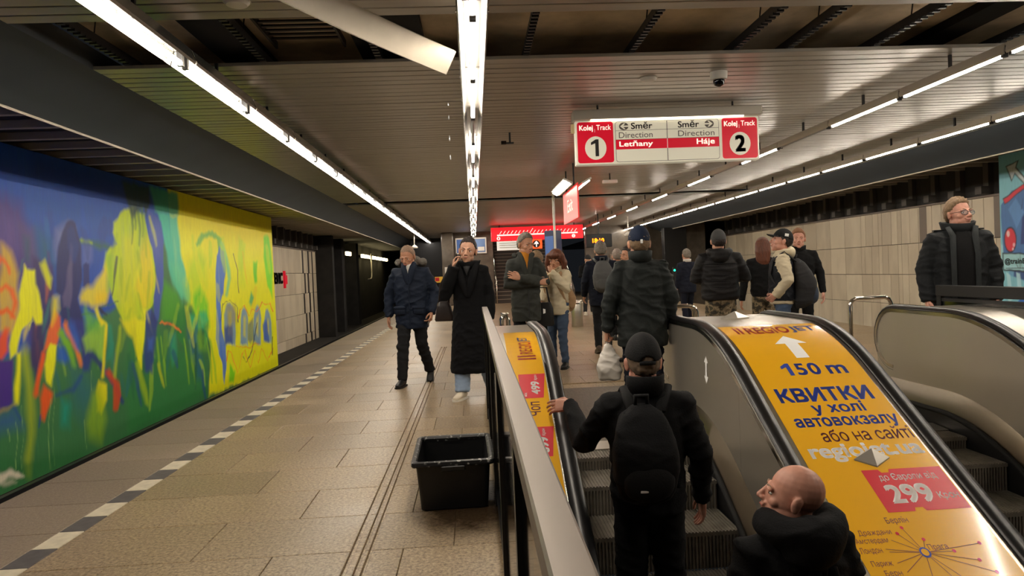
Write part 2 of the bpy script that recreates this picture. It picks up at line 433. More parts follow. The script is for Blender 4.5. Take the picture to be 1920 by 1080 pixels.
# station-name letters on the left wall, cut off by the mural
co, fs = text_mesh('ENC', .03)
u, v = fit(co, 24.5, 25.5, 1.30, 1.70)
m = MB(); m.add([(-6.80, a, b) for a, b in zip(u, v)], fs)
t = thing('station_name', 'dark letters ENC of the station name on the left tiled wall', 'lettering', (0, 0, 0))
o = m.build('letters', M['ink'], t, fix=False); sd = o.modifiers.new('s', 'SOLIDIFY'); sd.thickness = .03; sd.offset = 0
t = thing('station_name_marker', 'red upright marker bar after the wall letters on the left', 'marker', (-6.785, 25.72, 1.14))
MB().box(-.03, .03, -.06, .06, 0, .62).build('upright_bar', M['red'], t); MB().box(-.03, .02, .06, .30, .14, .46).build('flag_plate', M['red'], t)
# dark continuation of the track tunnels
tn = MB()
tn.box(-7.3, -6.87, 31, 70, ZB, 3.4); tn.box(-7.3, -3.2, 69, 70, ZB, 3.4); tn.box(-3.3, -3.13, 44, 70, ZB, 3.4)
tn.box(-6.87, -6.1, 31.0, 31.4, ZB, 3.3); tn.box(-6.87, -6.2, 33.8, 34.4, ZB, 3.3); tn.box(-6.87, -6.3, 38.5, 39.3, ZB, 3.3)
struct(tn.build('wall_tunnel_left', M['tunnel']), 'dark concrete of the left track tunnel')
tn = MB(); tn.box(11.55, 12, 31.6, 60, ZB, 3.4); tn.box(7.8, 12, 46, 47, ZB, 3.4); tn.box(10.6, 11.55, 31.6, 32.2, ZB, 3.3)
struct(tn.build('wall_tunnel_right', M['tunnel']), 'dark concrete of the right track tunnel')
struct(MB().box(-7.3, 12, -3.4, -3, ZB, 4.2).build('wall_back', M['tunnel']), 'dark end wall behind the camera')
# tunnel lamps
M['tunnel_lamp'] = mat('tunnel_lamp_glow', (255, 240, 200), .4, emit=(255, 232, 170), es=9)
for i, (y, L) in enumerate(((36.6, 1.2), (41.6, 2.6), (44.8, 2.6), (48, 2.6), (51.2, 2.4))):
    t = thing('tunnel_lamp', 'yellowish lamp on the left tunnel wall, %s from the platform' % ORD[i], 'lamp', (-6.5, y, 2.6), group='tunnel lamps')
    MB().box(-.32, -.04, 0, L, .02, .16).build('lamp_box', M['blackmetal'], t); MB().bevel_box(-.04, .08, .02, L - .02, .0, .2, .02).build('diffuser', M['tunnel_lamp'], t)
t = thing('tunnel_conduit', 'pale bent conduit pipe on the left tunnel wall', 'pipe', (-6.2, 43.5, 1.3))
MB().tube([(0, 0, 1.6), (0, 0, .4), (0, -.15, .15), (0, -.5, .02), (0, -1.6, 0)], .05, 8).build('pipe', M['lamp_body'], t, True)
# ---- ceiling
slab = struct(MB().box(-3.2, 7.88, -3, 44, 3.50, 3.8).build('ceiling_slab', M['slab']), 'raw concrete slab above the ceiling planks')
ceil = struct(empty('ceiling'), 'ceiling of narrow metal planks over the platform')
w = .133; pm = MB()
prof = [(-w/2, .03), (-w/2, .004), (-w/2 + .006, 0), (w/2 - .006, 0), (w/2, .004), (w/2, .03)]
CX0, CX1 = -3.2, 7.88
pm.loft([[(x, y, z) for (y, z) in prof] for x in (CX0, CX1)]); pme = pm.mesh('plank'); pme.materials.append(M['plank'])
def planks(y0, y1):
    y = y0 + w/2
    while y < y1 - w/2 + .01:
        o = link('plank', pme, None, ceil); o.location = (0, y, ZC + random.uniform(-.0015, .0015)); o.rotation_euler = (random.uniform(-.012, .012), 0, random.uniform(-.0006, .0006)); y += .15
planks(-1.4, 5.19); planks(6.30, 17.95)
for y in np.arange(18.55, 37, 1.5):
    MB().bevel_box(CX0, CX1, y, y + 1.49, ZC, ZC + .04, .004).build('ceiling_sheet', M['plank_far'], ceil)
for x in (-2.9, -1.75, -.75, .55, 1.5, 2.45, 2.95, 3.75, 4.95, 6.1, 7.2):
    m = MB(); m.box(x - .02, x + .02, -1.4, 18, ZC + .04, ZC + .11)
    for y in np.arange(5.2, 6.35, .075): m.box(x - .028, x + .028, y, y + .03, ZC + .025, ZC + .045)
    m.build('carrier_rail', M['blackmetal'], ceil)
    MB().tube([(x, 5.75, ZC + .1), (x + .02, 5.75, 3.50)], .006, 6).build('hanger_rod', M['blackmetal'], ceil)
    MB().tube([(x + .1, 5.5, ZC + .15), (x + .1, 5.5, 3.50)], .004, 6).build('hanger_wire', M['blackmetal'], ceil)
for (x0, x1, y0, y1, z0) in ((-.95, -.35, 4, 8, 3.42), (-2.2, -1.8, 4.5, 7, 3.40), (4.4, 4.7, 4.0, 8, 3.42), (-3.2, 7.88, 17.98, 18.54, 3.42)):
    MB().box(x0, x1, y0, y1, z0, 3.50).build('void_shade_box', M['dark'], ceil)  # dark boxes added for the shade in the ceiling void and far gap
# perforated cable tray seen in the open strip of the ceiling
m = MB()
for i in range(9): m.box(-1.62, -1.05, 5.3 + i*.1, 5.33 + i*.1, 3.42, 3.435)
m.box(-1.64, -1.62, 5.2, 6.3, 3.40, 3.46); m.box(-1.05, -1.03, 5.2, 6.3, 3.40, 3.46)
m.build('cable_tray', M['blackmetal'], ceil)
# fascias along the platform edges and the low roofs above the tracks
for side, x0, x1, xw in (('left', -3.2, -3.9, -7.3), ('right', 7.88, 8.58, 12.0)):
    # sloping soffit board, then an upright back edge up to the track roof
    m = MB(); k = .05 if side == 'right' else -.05
    m.loft([[(x0, y, ZC), (x1, y, 2.96), (x1 + k, y, 2.96), (x1 + k, y, 3.45), (x0, y, 3.45)] for y in (-3, 44)])
    f = struct(m.build('trim_soffit_' + side, M['fascia']), 'dark slate sloping soffit over the %s platform edge' % side)
    MB().tube([(x1 + k*.4, -3, 2.95), (x1 + k*.4, 44, 2.95)], .014, 6).build('edge_bead', M['rib'], f)
    xa, xb = sorted((x1 + k, xw))
    r = struct(MB().box(xa, xb, -3, 70, 3.40, 3.6).build('ceiling_track_' + side, M['trackroof']), 'dark low roof above the %s track' % side)
    rm = MB().bevel_box(xa, xb, 0, .08, 3.30, 3.40, .006).mesh('roof_rib'); rm.materials.append(M['rib'])
    y = 4.0
    while y < 34: o = link('roof_rib', rm, None, r); o.location = (0, y, 0); y += .66
# ---- far end of the platform
pier = struct(MB().bevel_box(-1.38, -.86, 31.5, 32.4, 0, 3.26, .03).build('wall_pier', M['pier']), 'brown marble pier at the far end')
fw = MB(); fw.box(-.86, .92, 31.9, 32.2, 0, 3.26)
struct(fw.build('wall_far', M['pier']), 'marble wall beside the far stairs')
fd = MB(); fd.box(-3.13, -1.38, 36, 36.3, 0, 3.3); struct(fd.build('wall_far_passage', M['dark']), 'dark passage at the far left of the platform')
fr = MB(); fr.box(5.0, 7.8, 31.0, 31.3, 0, 3.26); fr.box(7.8, 9.9, 31.8, 32, ZB, 3.3)
struct(fr.build('wall_far_right', M['pier']), 'brown wall at the far right of the platform')
struct(MB().box(9.3, 11.55, 31.6, 32, ZB, 3.3).build('wall_far_corner', M['pier']), 'brown end wall beside the right tiled wall')
struct(MB().bevel_box(8.2, 9.2, 29.8, 30.2, ZB, 3.0, .02).build('wall_dark_panel', M['black']), 'black upright panel at the end of the right track')
struct(MB().bevel_box(6.05, 7.6, 30.8, 31.0, 0, 2.0, .02).build('door_1', M['wallbrown']), 'pale door at the far right')
# the stairs
st = thing('staircase', 'wide dark staircase rising at the far end of the platform', 'stairs', (2.5, 31.5, 0))
sm = MB().box(-1.55, 1.9, 0, 6.4, -.165, 0).mesh('stair_step'); sm.materials.append(mat('stair_stone', (62, 56, 50), .6))
nm = MB().box(-1.55, 1.9, -.012, .045, 0, .022).mesh('step_nosing'); nm.materials.append(mat('stair_nosing', (150, 138, 120), .5))
for i in range(20):
    o = link('stair_step', sm, None, st); o.location = (0, i*.32, (i + 1)*.165)
    n = link('step_nosing', nm, None, o); n.location = (0, 0, 0)
for x in (-1.62, 1.97):
    MB().loft([[(x - .05, 0, 0), (x + .05, 0, 0), (x + .05, 6.4, 3.3), (x - .05, 6.4, 3.3)], [(x - .05, 0, .5), (x + .05, 0, .5), (x + .05, 6.4, 3.8), (x - .05, 6.4, 3.8)]]).build('stringer', M['pier'], st)
for x in (-1.5, 1.85):
    MB().tube([(x, -.1, .0), (x, -.1, .95), (x, 6.3, 4.2)], .03, 8).build('stair_handrail', M['chrome'], st, True)
for x in (1.0, .4):
    pass
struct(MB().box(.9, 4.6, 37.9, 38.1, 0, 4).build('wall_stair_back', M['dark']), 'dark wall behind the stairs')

# ------------------------------------------------------------------ murals: colour laid down brush mark by brush mark on a fine mesh
MURAL = [
 ((4, 72, 170), 1, 0.05, 0.25, [(5.33,3.76),(14.7,3.93),(14.53,2.62),(12.59,1.18),(10.46,0.64),(5.13,0.2)]),
 ((12, 48, 116), 0.5, 0.15, 0.3, [(9.97,3.31),(13.9,3.34),(13.85,2.93),(11.88,2.85),(9.94,2.94)]),
 ((10, 83, 161), 0.6, 0.2, 0.4, [(9.7,2.8),(12.39,2.69),(11.89,2.17),(10.49,2.33),(9.89,2.43)]),
 ((250, 232, 0), 1, 0.05, 0.1, [(14.2,3.54),(24.69,3.71),(23.64,-1.68),(21.18,-1.21),(15.8,-1.07),(16.09,0.1),(15.38,0.74),(14.4,1.54),(14.31,2.39)]),
 ((241, 192, 0), 0.5, 0.4, 0.2, [(14.61,3.22),(21.5,3.19),(21.35,2.31),(17.23,2.43),(14.93,2.65)]),
 ((67, 44, 117), 0.9, 0.12, 0.5, [(6.99,2.28),(9.36,2.63),(9.67,2.52),(9.87,2.21),(9.94,1.71),(9.58,1.43),(9.25,1.3),(6.9,1.08)]),
 ((94, 68, 141), 0.6, 0.15, 0.5, [(9.29,2.38),(9.55,2.33),(9.57,1.99),(9.34,1.77),(9.2,1.9)]),
 ((84, 71, 118), 0.7, 0.1, 0.5, [(9.65,2.27),(9.89,2.22),(9.97,1.78),(9.82,1.67),(9.67,1.85)]),
 ((29, 76, 100), 0.7, 0.06, 0.4, [(9.68,2.13),(9.81,2.14),(9.78,1.74),(9.67,1.78)]),
 ((29, 97, 78), 0.6, 0.15, 0.5, [(9.99,2.22),(10.32,2.09),(10.31,1.75),(9.99,1.71)]),
 ((30, 41, 106), 0.8, 0.06, 0.3, [(6.92,1.38),(9.18,1.67),(9.3,1.67),(9.28,1.43),(9.15,1.3),(7.5,0.92)]),
 ((52, 41, 99), 0.95, 0.05, 0.4, [(9.84,1.85),(10.31,1.71),(10.24,0.96),(9.93,0.32),(9.7,0.36),(9.76,1.28)]),
 ((119, 127, 169), 0.8, 0.1, 0.4, [(10.46,2.24),(10.76,2.35),(10.9,2.28),(10.58,2.1),(10.45,1.87),(10.37,1.79)]),
 ((84, 87, 128), 0.9, 0.04, 0.3, [(10.77,1.98),(10.87,2.04),(10.78,1.35),(10.61,0.99),(10.45,1),(10.46,1.31)]),
 ((26, 39, 101), 1, 0.025, 0.15, [(10.81,2.39),(10.93,2.36),(11,2.1),(11.05,1.78),(11.04,1.51),(10.89,1.24),(11.01,0.97),(11.08,0.72),(10.65,0.75),(10.43,1),(10.44,1.31),(10.31,1.34),(10.37,1.69),(10.48,1.97),(10.59,2.21),(10.71,2.35)]),
 ((87, 82, 126), 0.9, 0.03, 0.4, [(10.79,2.04),(10.83,1.98),(10.78,1.61),(10.73,1.3),(10.66,1.09),(10.52,1.1),(10.48,1.28),(10.6,1.51),(10.72,1.77)]),
 ((93, 109, 174), 0.75, 0.08, 0.4, [(11.06,2.07),(11.34,2.06),(11.34,1.78),(11.23,1.67),(11.08,1.72),(11.06,1.88)]),
 ((29, 45, 112), 1, 0.02, 0.3, [(11.18,1.75),(11.09,1.71),(11.07,1.44),(11.16,1.39),(11.26,1.44),(11.27,1.71)]),
 ((34, 97, 63), 0.9, 0.05, 0.3, [(11.01,2.07),(11.04,2.05),(11.54,2.01),(12.11,1.95),(12.17,1.96),(12.15,2),(11.61,2.13),(11.05,2.09)]),
 ((149, 182, 6), 0.9, 0.03, 0.3, [(11.01,2.09),(11.03,2.06),(11.34,2.05),(11.36,2.06),(11.35,2.08),(11.06,2.11)]),
 ((186, 209, 0), 1, 0.03, 0.35, [(12.72,2.81),(12.45,2.73),(12.24,2.57),(12.06,2.44),(12.01,2.26),(12.11,2.12),(11.96,2.04),(11.78,1.93),(11.65,1.73),(11.85,1.5),(11.93,1.2),(12.13,0.93),(12.35,0.64),(12.52,0.42),(12.74,-0.07),(12.97,0.37),(13.07,0.91),(13.47,1.1),(13.5,2.01),(13.27,2.31),(13.19,2.62),(12.86,2.82)]),
 ((211, 211, 0), 0.6, 0.12, 0.5, [(12.33,2.22),(12.79,2.37),(12.82,1.49),(12.6,0.68),(12.25,0.89),(12.12,1.32)]),
 ((251, 206, 0), 0.85, 0.08, 0.4, [(13.12,2.3),(13.26,2.28),(13.41,1.94),(13.41,1.38),(13.16,1.04),(12.96,0.92),(12.81,1.12),(12.7,1.39),(12.9,1.92)]),
 ((250, 232, 0), 0.9, 0.04, 0.3, [(12.89,0.95),(13.11,0.98),(12.99,0.58),(12.92,0.25),(12.8,-0.08),(12.67,-0.06),(12.64,0.41)]),
 ((63, 117, 39), 0.75, 0.03, 0.3, [(12.71,2.76),(12.66,2.74),(12.69,2.45),(12.65,2.15),(12.66,2.14),(12.68,2.15),(12.77,2.45),(12.76,2.75)]),
 ((63, 117, 39), 0.75, 0.03, 0.3, [(12.83,2.77),(12.79,2.75),(12.82,2.57),(12.8,2.39),(12.81,2.38),(12.84,2.39),(12.9,2.58),(12.89,2.76)]),
 ((63, 117, 39), 0.75, 0.03, 0.3, [(12.98,2.82),(12.93,2.79),(12.94,2.46),(12.91,2.13),(12.92,2.12),(12.95,2.13),(13.03,2.47),(13.03,2.81)]),
 ((63, 117, 39), 0.75, 0.03, 0.3, [(13.11,2.87),(13.06,2.84),(13.08,2.56),(13.04,2.27),(13.06,2.26),(13.08,2.27),(13.16,2.56),(13.16,2.85)]),
 ((19, 58, 58), 0.95, 0.05, 0.4, [(12.43,3.2),(13.49,3.27),(13.48,2.88),(13.26,2.62),(13.18,2.82),(12.99,2.77),(12.76,2.58),(12.64,2.74)]),
 ((54, 158, 119), 0.95, 0.05, 0.4, [(13.49,3.27),(14.7,3.27),(14.69,2.81),(13.66,2.76)]),
 ((64, 191, 160), 0.95, 0.05, 0.35, [(13.74,2.78),(14.64,2.79),(14.67,2.35),(14.76,1.89),(14.9,1.59),(15.07,1.35),(15.03,1.04),(14.57,1.13),(14.33,1.36),(14.11,1.7),(13.96,2.17)]),
 ((105, 204, 144), 0.6, 0.12, 0.5, [(14.21,1.81),(14.82,1.66),(14.94,1.12),(14.65,1.05),(14.32,1.29)]),
 ((59, 85, 168), 1, 0.03, 0.3, [(13.36,2.77),(13.65,2.69),(13.84,2.6),(13.9,2.2),(13.87,1.66),(13.71,1.16),(13.55,0.81),(13.38,0.68),(13.4,1.17),(13.53,1.59),(13.47,2.08),(13.32,2.35)]),
 ((80, 103, 181), 0.5, 0.1, 0.4, [(13.42,2.63),(13.76,2.55),(13.77,1.95),(13.55,1.84),(13.44,2.22)]),
 ((31, 47, 120), 0.95, 0.04, 0.4, [(13.07,0.94),(13.3,1),(13.54,0.74),(13.36,0.55),(13.26,0),(13.02,-0.17),(12.89,-0.12),(12.92,0.38)]),
 ((61, 100, 191), 0.7, 0.05, 0.3, [(13.11,0.94),(13.26,0.97),(13.2,0.77),(13.05,0.71)]),
 ((51, 92, 168), 0.8, 0.05, 0.3, [(13.02,0.47),(13.24,0.45),(13.17,0.22),(13.03,0.23)]),
 ((73, 159, 21), 0.85, 0.08, 0.6, [(13.84,1.52),(14.24,1.37),(14.72,0.9),(14.68,0.59),(14.07,0.71),(13.66,0.74),(13.72,1.23)]),
 ((32, 126, 50), 0.95, 0.05, 0.4, [(14.36,0.91),(14.73,0.97),(14.78,0.59),(14.66,0.06),(14.3,0.4)]),
 ((167, 214, 0), 0.6, 0.15, 0.6, [(14.78,1.36),(15.13,1.82),(15.68,2.16),(16.08,1.92),(16,1.33),(15.52,0.98),(14.91,0.89)]),
 ((81, 203, 0), 0.85, 0.1, 0.5, [(15.23,1.11),(15.68,1.34),(16.06,0.96),(16.04,0.41),(15.68,0.6),(15.19,0.79)]),
 ((21, 180, 118), 0.85, 0.06, 0.4, [(14.99,0.73),(15.93,0.8),(16.01,0.58),(15.66,0.4),(15.05,0.45)]),
 ((16, 146, 74), 0.85, 0.06, 0.4, [(15.67,0.52),(16,0.54),(15.94,0.09),(15.66,0.03)]),
 ((40, 123, 58), 0.75, 0.1, 0.5, [(12.33,0.46),(12.79,0.8),(13.56,0.54),(14.23,0.17),(15.57,-0.08),(15.81,-1.05),(12.15,-1.14)]),
 ((37, 159, 120), 0.7, 0.08, 0.4, [(13.95,0.42),(14.26,0.47),(14.24,-0.05),(14.01,-0.17)]),
 ((255, 109, 33), 0.95, 0.02, 0.3, [(13.57,0.73),(13.6,0.7),(14.12,0.61),(14.49,0.44),(14.56,0.44),(14.56,0.46),(14.18,0.65),(13.64,0.74)]),
 ((29, 89, 133), 0.6, 0.08, 0.6, [(14.86,0.46),(15.34,0.38),(15.56,-0.29),(15.51,-0.69),(15.21,-0.64),(14.99,0.02)]),
 ((113, 178, 35), 0.7, 0.08, 0.6, [(15.24,0.39),(15.75,0.27),(15.81,-0.07),(15.39,-0.02)]),
 ((135, 187, 31), 0.7, 0.03, 0.3, [(13.38,0.42),(13.35,0.41),(13.43,-0.02),(13.5,-0.45),(13.52,-0.47),(13.54,-0.46),(13.52,-0.03),(13.42,0.4)]),
 ((135, 187, 31), 0.7, 0.03, 0.3, [(13.58,0.4),(13.55,0.39),(13.63,-0.05),(13.7,-0.48),(13.72,-0.5),(13.74,-0.49),(13.72,-0.05),(13.61,0.39)]),
 ((135, 187, 31), 0.7, 0.03, 0.3, [(14.64,0.3),(14.61,0.29),(14.7,-0.18),(14.78,-0.65),(14.81,-0.67),(14.83,-0.66),(14.81,-0.19),(14.68,0.29)]),
 ((135, 187, 31), 0.7, 0.03, 0.3, [(14.92,0.28),(14.89,0.26),(14.98,-0.22),(15.07,-0.7),(15.1,-0.71),(15.12,-0.71),(15.1,-0.22),(14.97,0.26)]),
 ((135, 187, 31), 0.7, 0.03, 0.3, [(15.84,0.19),(15.8,0.18),(15.91,-0.33),(16,-0.85),(16.04,-0.86),(16.07,-0.85),(16.03,-0.34),(15.89,0.18)]),
 ((135, 187, 31), 0.7, 0.03, 0.3, [(16.06,0.17),(16.01,0.16),(16.13,-0.36),(16.23,-0.88),(16.26,-0.9),(16.29,-0.89),(16.26,-0.37),(16.11,0.16)]),
 ((110, 186, 71), 0.9, 0.04, 0.3, [(15.58,2.2),(15.74,2.22),(16.03,2.42),(16.46,2.48),(16.82,2.4),(16.84,2.16),(16.92,2.13),(17.02,2.16),(17.12,2.45),(16.55,2.62),(15.84,2.5),(15.53,2.25)]),
 ((94, 198, 146), 0.8, 0.05, 0.3, [(17.06,2.37),(16.99,2.33),(17.21,1.93),(17.36,1.49),(17.15,1.14),(17.2,1.11),(17.29,1.13),(17.58,1.49),(17.47,1.96),(17.16,2.35)]),
 ((54, 111, 200), 0.95, 0.03, 0.3, [(16.94,2.25),(17.2,2.12),(17.24,1.72),(17.04,1.18),(16.82,0.97),(16.79,0.35),(17.04,-0.11),(16.96,-0.64),(16.79,-0.97),(16.68,-0.42),(16.4,0.13),(16.52,0.98),(16.57,1.5),(16.73,2.02)]),
 ((62, 205, 0), 0.85, 0.05, 0.4, [(19.44,1.94),(19.77,1.94),(19.65,1.37),(19.38,1.38)]),
 ((96, 213, 5), 0.9, 0.06, 0.4, [(20.51,2.71),(20.98,2.73),(21.22,1.91),(21.05,0.92),(20.63,1.25),(20.41,2.11)]),
 ((191, 217, 9), 0.5, 0.12, 0.5, [(18.32,2.59),(18.73,2.41),(18.63,1.29),(18.19,1.3)]),
 ((44, 143, 122), 0.4164657109575801, 0.03, 0.5, [(11.85,0.54),(11.8,0.53),(11.73,0.16),(11.72,-0.21),(11.74,-0.22),(11.76,-0.21),(11.85,0.15),(11.88,0.52)]),
 ((27, 105, 118), 0.3817346881221438, 0.03, 0.5, [(14.11,0.45),(14.04,0.44),(13.85,0.12),(13.73,-0.22),(13.76,-0.23),(13.79,-0.23),(14.01,0.09),(14.15,0.42)]),
 ((27, 71, 123), 0.6086205580491344, 0.03, 0.5, [(14.09,0.15),(14.02,0.11),(14.06,-0.06),(14.2,-0.25),(14.26,-0.27),(14.3,-0.25),(14.29,-0.07),(14.18,0.11)]),
 ((27, 105, 118), 0.5598663297334976, 0.03, 0.5, [(13,0.34),(12.96,0.33),(12.73,-0.02),(12.55,-0.37),(12.56,-0.38),(12.58,-0.38),(12.81,-0.04),(13.02,0.32)]),
 ((17, 89, 58), 0.524920603272377, 0.03, 0.5, [(13.94,0.68),(13.88,0.67),(13.71,0.35),(13.59,0.03),(13.61,0.01),(13.64,0.02),(13.83,0.33),(13.97,0.66)]),
 ((114, 166, 36), 0.5977333675242823, 0.03, 0.5, [(13.09,0.57),(13.03,0.54),(13.09,0.31),(13.25,0.07),(13.3,0.05),(13.33,0.07),(13.3,0.31),(13.17,0.54)]),
 ((157, 196, 27), 0.3877310868077298, 0.03, 0.5, [(11.2,0.99),(11.15,0.97),(11.04,0.79),(10.98,0.6),(11,0.58),(11.03,0.59),(11.16,0.76),(11.24,0.96)]),
 ((114, 166, 36), 0.5144955466047832, 0.03, 0.5, [(11.1,1.17),(11.07,1.16),(11.07,1.03),(11.1,0.9),(11.12,0.89),(11.13,0.9),(11.15,1.03),(11.13,1.16)]),
 ((17, 89, 58), 0.46791249275580393, 0.03, 0.5, [(15.6,0.46),(15.51,0.44),(15.48,0.24),(15.56,0.03),(15.62,0.01),(15.67,0.03),(15.74,0.22),(15.69,0.43)]),
 ((27, 71, 123), 0.38536620813484673, 0.03, 0.5, [(11.2,1.22),(11.17,1.21),(11.23,0.98),(11.32,0.75),(11.33,0.74),(11.34,0.75),(11.3,0.99),(11.22,1.21)]),
 ((27, 105, 118), 0.6948484920424445, 0.03, 0.5, [(10.05,0.46),(10.02,0.45),(10,0.3),(10.02,0.15),(10.04,0.14),(10.05,0.14),(10.08,0.29),(10.08,0.44)]),
 ((114, 166, 36), 0.4444282420167094, 0.03, 0.5, [(13.86,0.57),(13.77,0.54),(13.67,0.28),(13.67,0.01),(13.71,-0.01),(13.76,-0),(13.9,0.25),(13.93,0.53)]),
 ((157, 196, 27), 0.6985425021427267, 0.03, 0.5, [(15.42,-0.19),(15.37,-0.21),(15.45,-0.49),(15.6,-0.79),(15.63,-0.81),(15.66,-0.8),(15.6,-0.5),(15.48,-0.21)]),
 ((114, 166, 36), 0.620441391420488, 0.03, 0.5, [(12.71,0.44),(12.65,0.43),(12.56,0.29),(12.53,0.14),(12.55,0.12),(12.58,0.13),(12.69,0.26),(12.74,0.41)]),
 ((27, 105, 118), 0.3554281757060389, 0.03, 0.5, [(11.26,0.9),(11.21,0.89),(11.13,0.76),(11.1,0.62),(11.11,0.6),(11.14,0.61),(11.24,0.74),(11.29,0.88)]),
 ((27, 105, 118), 0.6532839837307778, 0.03, 0.5, [(11.41,0.51),(11.36,0.49),(11.33,0.34),(11.37,0.18),(11.4,0.16),(11.43,0.17),(11.47,0.32),(11.46,0.49)]),
 ((27, 105, 118), 0.40546649850009775, 0.03, 0.5, [(10.61,1.1),(10.58,1.08),(10.63,0.75),(10.71,0.41),(10.73,0.4),(10.74,0.41),(10.7,0.75),(10.63,1.08)]),
 ((114, 166, 36), 0.4975100283815752, 0.03, 0.5, [(12.87,0.45),(12.82,0.44),(12.72,0.11),(12.69,-0.22),(12.71,-0.24),(12.74,-0.23),(12.86,0.09),(12.92,0.43)]),
 ((17, 89, 58), 0.49728535591290324, 0.03, 0.5, [(10.3,1.24),(10.26,1.22),(10.14,0.9),(10.07,0.58),(10.09,0.57),(10.11,0.57),(10.24,0.89),(10.33,1.22)]),
 ((27, 105, 118), 0.4299387180637938, 0.03, 0.5, [(14.89,0.37),(14.81,0.34),(14.91,-0.01),(15.13,-0.37),(15.19,-0.4),(15.24,-0.38),(15.18,-0.02),(15,0.34)]),
 ((27, 105, 118), 0.6121447891429154, 0.03, 0.5, [(12.41,0.12),(12.34,0.1),(12.22,-0.18),(12.17,-0.48),(12.2,-0.5),(12.24,-0.49),(12.39,-0.22),(12.46,0.08)]),
 ((44, 143, 122), 0.5502592980159282, 0.03, 0.5, [(10.13,0.85),(10.1,0.84),(10.01,0.69),(9.96,0.52),(9.97,0.51),(9.98,0.52),(10.08,0.67),(10.15,0.83)]),
 ((27, 71, 123), 0.5326786391776359, 0.03, 0.5, [(10.37,0.89),(10.34,0.87),(10.42,0.54),(10.56,0.21),(10.58,0.19),(10.6,0.21),(10.53,0.54),(10.41,0.87)]),
 ((17, 89, 58), 0.686969854770151, 0.03, 0.5, [(15.26,0.17),(15.19,0.16),(15.09,-0.31),(15.06,-0.79),(15.1,-0.81),(15.13,-0.8),(15.26,-0.33),(15.32,0.15)]),
 ((114, 166, 36), 0.37634201503233433, 0.03, 0.5, [(9.92,0.64),(9.9,0.63),(9.91,0.41),(9.95,0.19),(9.96,0.18),(9.98,0.19),(9.98,0.41),(9.94,0.62)]),
 ((17, 89, 58), 0.4731419338265388, 0.03, 0.5, [(12.34,0.27),(12.29,0.25),(12.31,-0.14),(12.41,-0.53),(12.44,-0.55),(12.47,-0.54),(12.47,-0.15),(12.39,0.25)]),
 ((157, 196, 27), 0.5504826244345783, 0.03, 0.5, [(13.19,-0.04),(13.12,-0.06),(13.01,-0.44),(12.98,-0.84),(13.01,-0.86),(13.05,-0.85),(13.19,-0.48),(13.24,-0.08)]),
 ((27, 71, 123), 0.39045311993109255, 0.03, 0.5, [(12.87,0.68),(12.84,0.66),(12.83,0.36),(12.85,0.04),(12.87,0.03),(12.89,0.04),(12.92,0.35),(12.9,0.66)]),
 ((157, 196, 27), 0.5041828733825517, 0.03, 0.5, [(10.9,0.79),(10.86,0.77),(10.9,0.56),(11,0.36),(11.02,0.35),(11.04,0.36),(11.02,0.57),(10.95,0.77)]),
 ((157, 196, 27), 0.3578017322762129, 0.03, 0.5, [(14.45,1.02),(14.37,1),(14.08,0.62),(13.87,0.25),(13.9,0.23),(13.94,0.23),(14.26,0.59),(14.5,0.98)]),
 ((114, 166, 36), 0.478782972733389, 0.03, 0.5, [(15.45,0.93),(15.38,0.9),(15.38,0.46),(15.47,0.01),(15.51,-0),(15.55,0.01),(15.58,0.45),(15.52,0.9)]),
 ((157, 196, 27), 0.5244088646926315, 0.03, 0.5, [(10.39,0.62),(10.37,0.6),(10.39,0.37),(10.44,0.13),(10.45,0.12),(10.47,0.12),(10.46,0.36),(10.42,0.6)]),
 ((27, 105, 118), 0.6580941213292348, 0.03, 0.5, [(10.84,0.81),(10.79,0.79),(10.78,0.61),(10.82,0.43),(10.84,0.42),(10.87,0.43),(10.9,0.61),(10.88,0.79)]),
 ((114, 166, 36), 0.5989262165311623, 0.03, 0.5, [(11.5,0.55),(11.45,0.53),(11.34,0.34),(11.29,0.14),(11.3,0.13),(11.33,0.13),(11.45,0.32),(11.53,0.52)]),
 ((27, 105, 118), 0.6408136497802636, 0.03, 0.5, [(15.35,0.66),(15.29,0.65),(15.22,0.43),(15.23,0.2),(15.26,0.18),(15.29,0.19),(15.38,0.41),(15.4,0.64)]),
 ((44, 143, 122), 0.5083670684108226, 0.03, 0.5, [(11.49,0.63),(11.44,0.6),(11.45,0.31),(11.52,-0),(11.55,-0.02),(11.58,-0.01),(11.59,0.3),(11.54,0.6)]),
 ((44, 143, 122), 0.4739751503479527, 0.03, 0.5, [(10.19,1.25),(10.15,1.24),(9.99,0.94),(9.88,0.65),(9.89,0.63),(9.92,0.64),(10.09,0.92),(10.22,1.23)]),
 ((17, 89, 58), 0.433093153109692, 0.03, 0.5, [(13,0.42),(12.96,0.41),(12.88,0.09),(12.84,-0.23),(12.86,-0.24),(12.88,-0.24),(12.98,0.08),(13.03,0.4)]),
 ((27, 71, 123), 0.5739705430908852, 0.03, 0.5, [(10.45,1.22),(10.41,1.21),(10.36,0.95),(10.35,0.69),(10.37,0.68),(10.39,0.69),(10.46,0.94),(10.48,1.2)]),
 ((27, 71, 123), 0.3537683338989901, 0.03, 0.5, [(11.47,1.14),(11.44,1.13),(11.46,0.95),(11.53,0.77),(11.55,0.76),(11.56,0.77),(11.55,0.95),(11.5,1.13)]),
 ((27, 71, 123), 0.6813865783225598, 0.03, 0.5, [(11.94,0.34),(11.89,0.33),(11.82,0.16),(11.79,-0.02),(11.81,-0.03),(11.83,-0.02),(11.92,0.14),(11.97,0.32)]),
 ((27, 105, 118), 0.3805233809625266, 0.03, 0.5, [(12.04,-0.02),(12,-0.04),(12.02,-0.22),(12.1,-0.41),(12.13,-0.42),(12.16,-0.41),(12.16,-0.23),(12.1,-0.05)]),
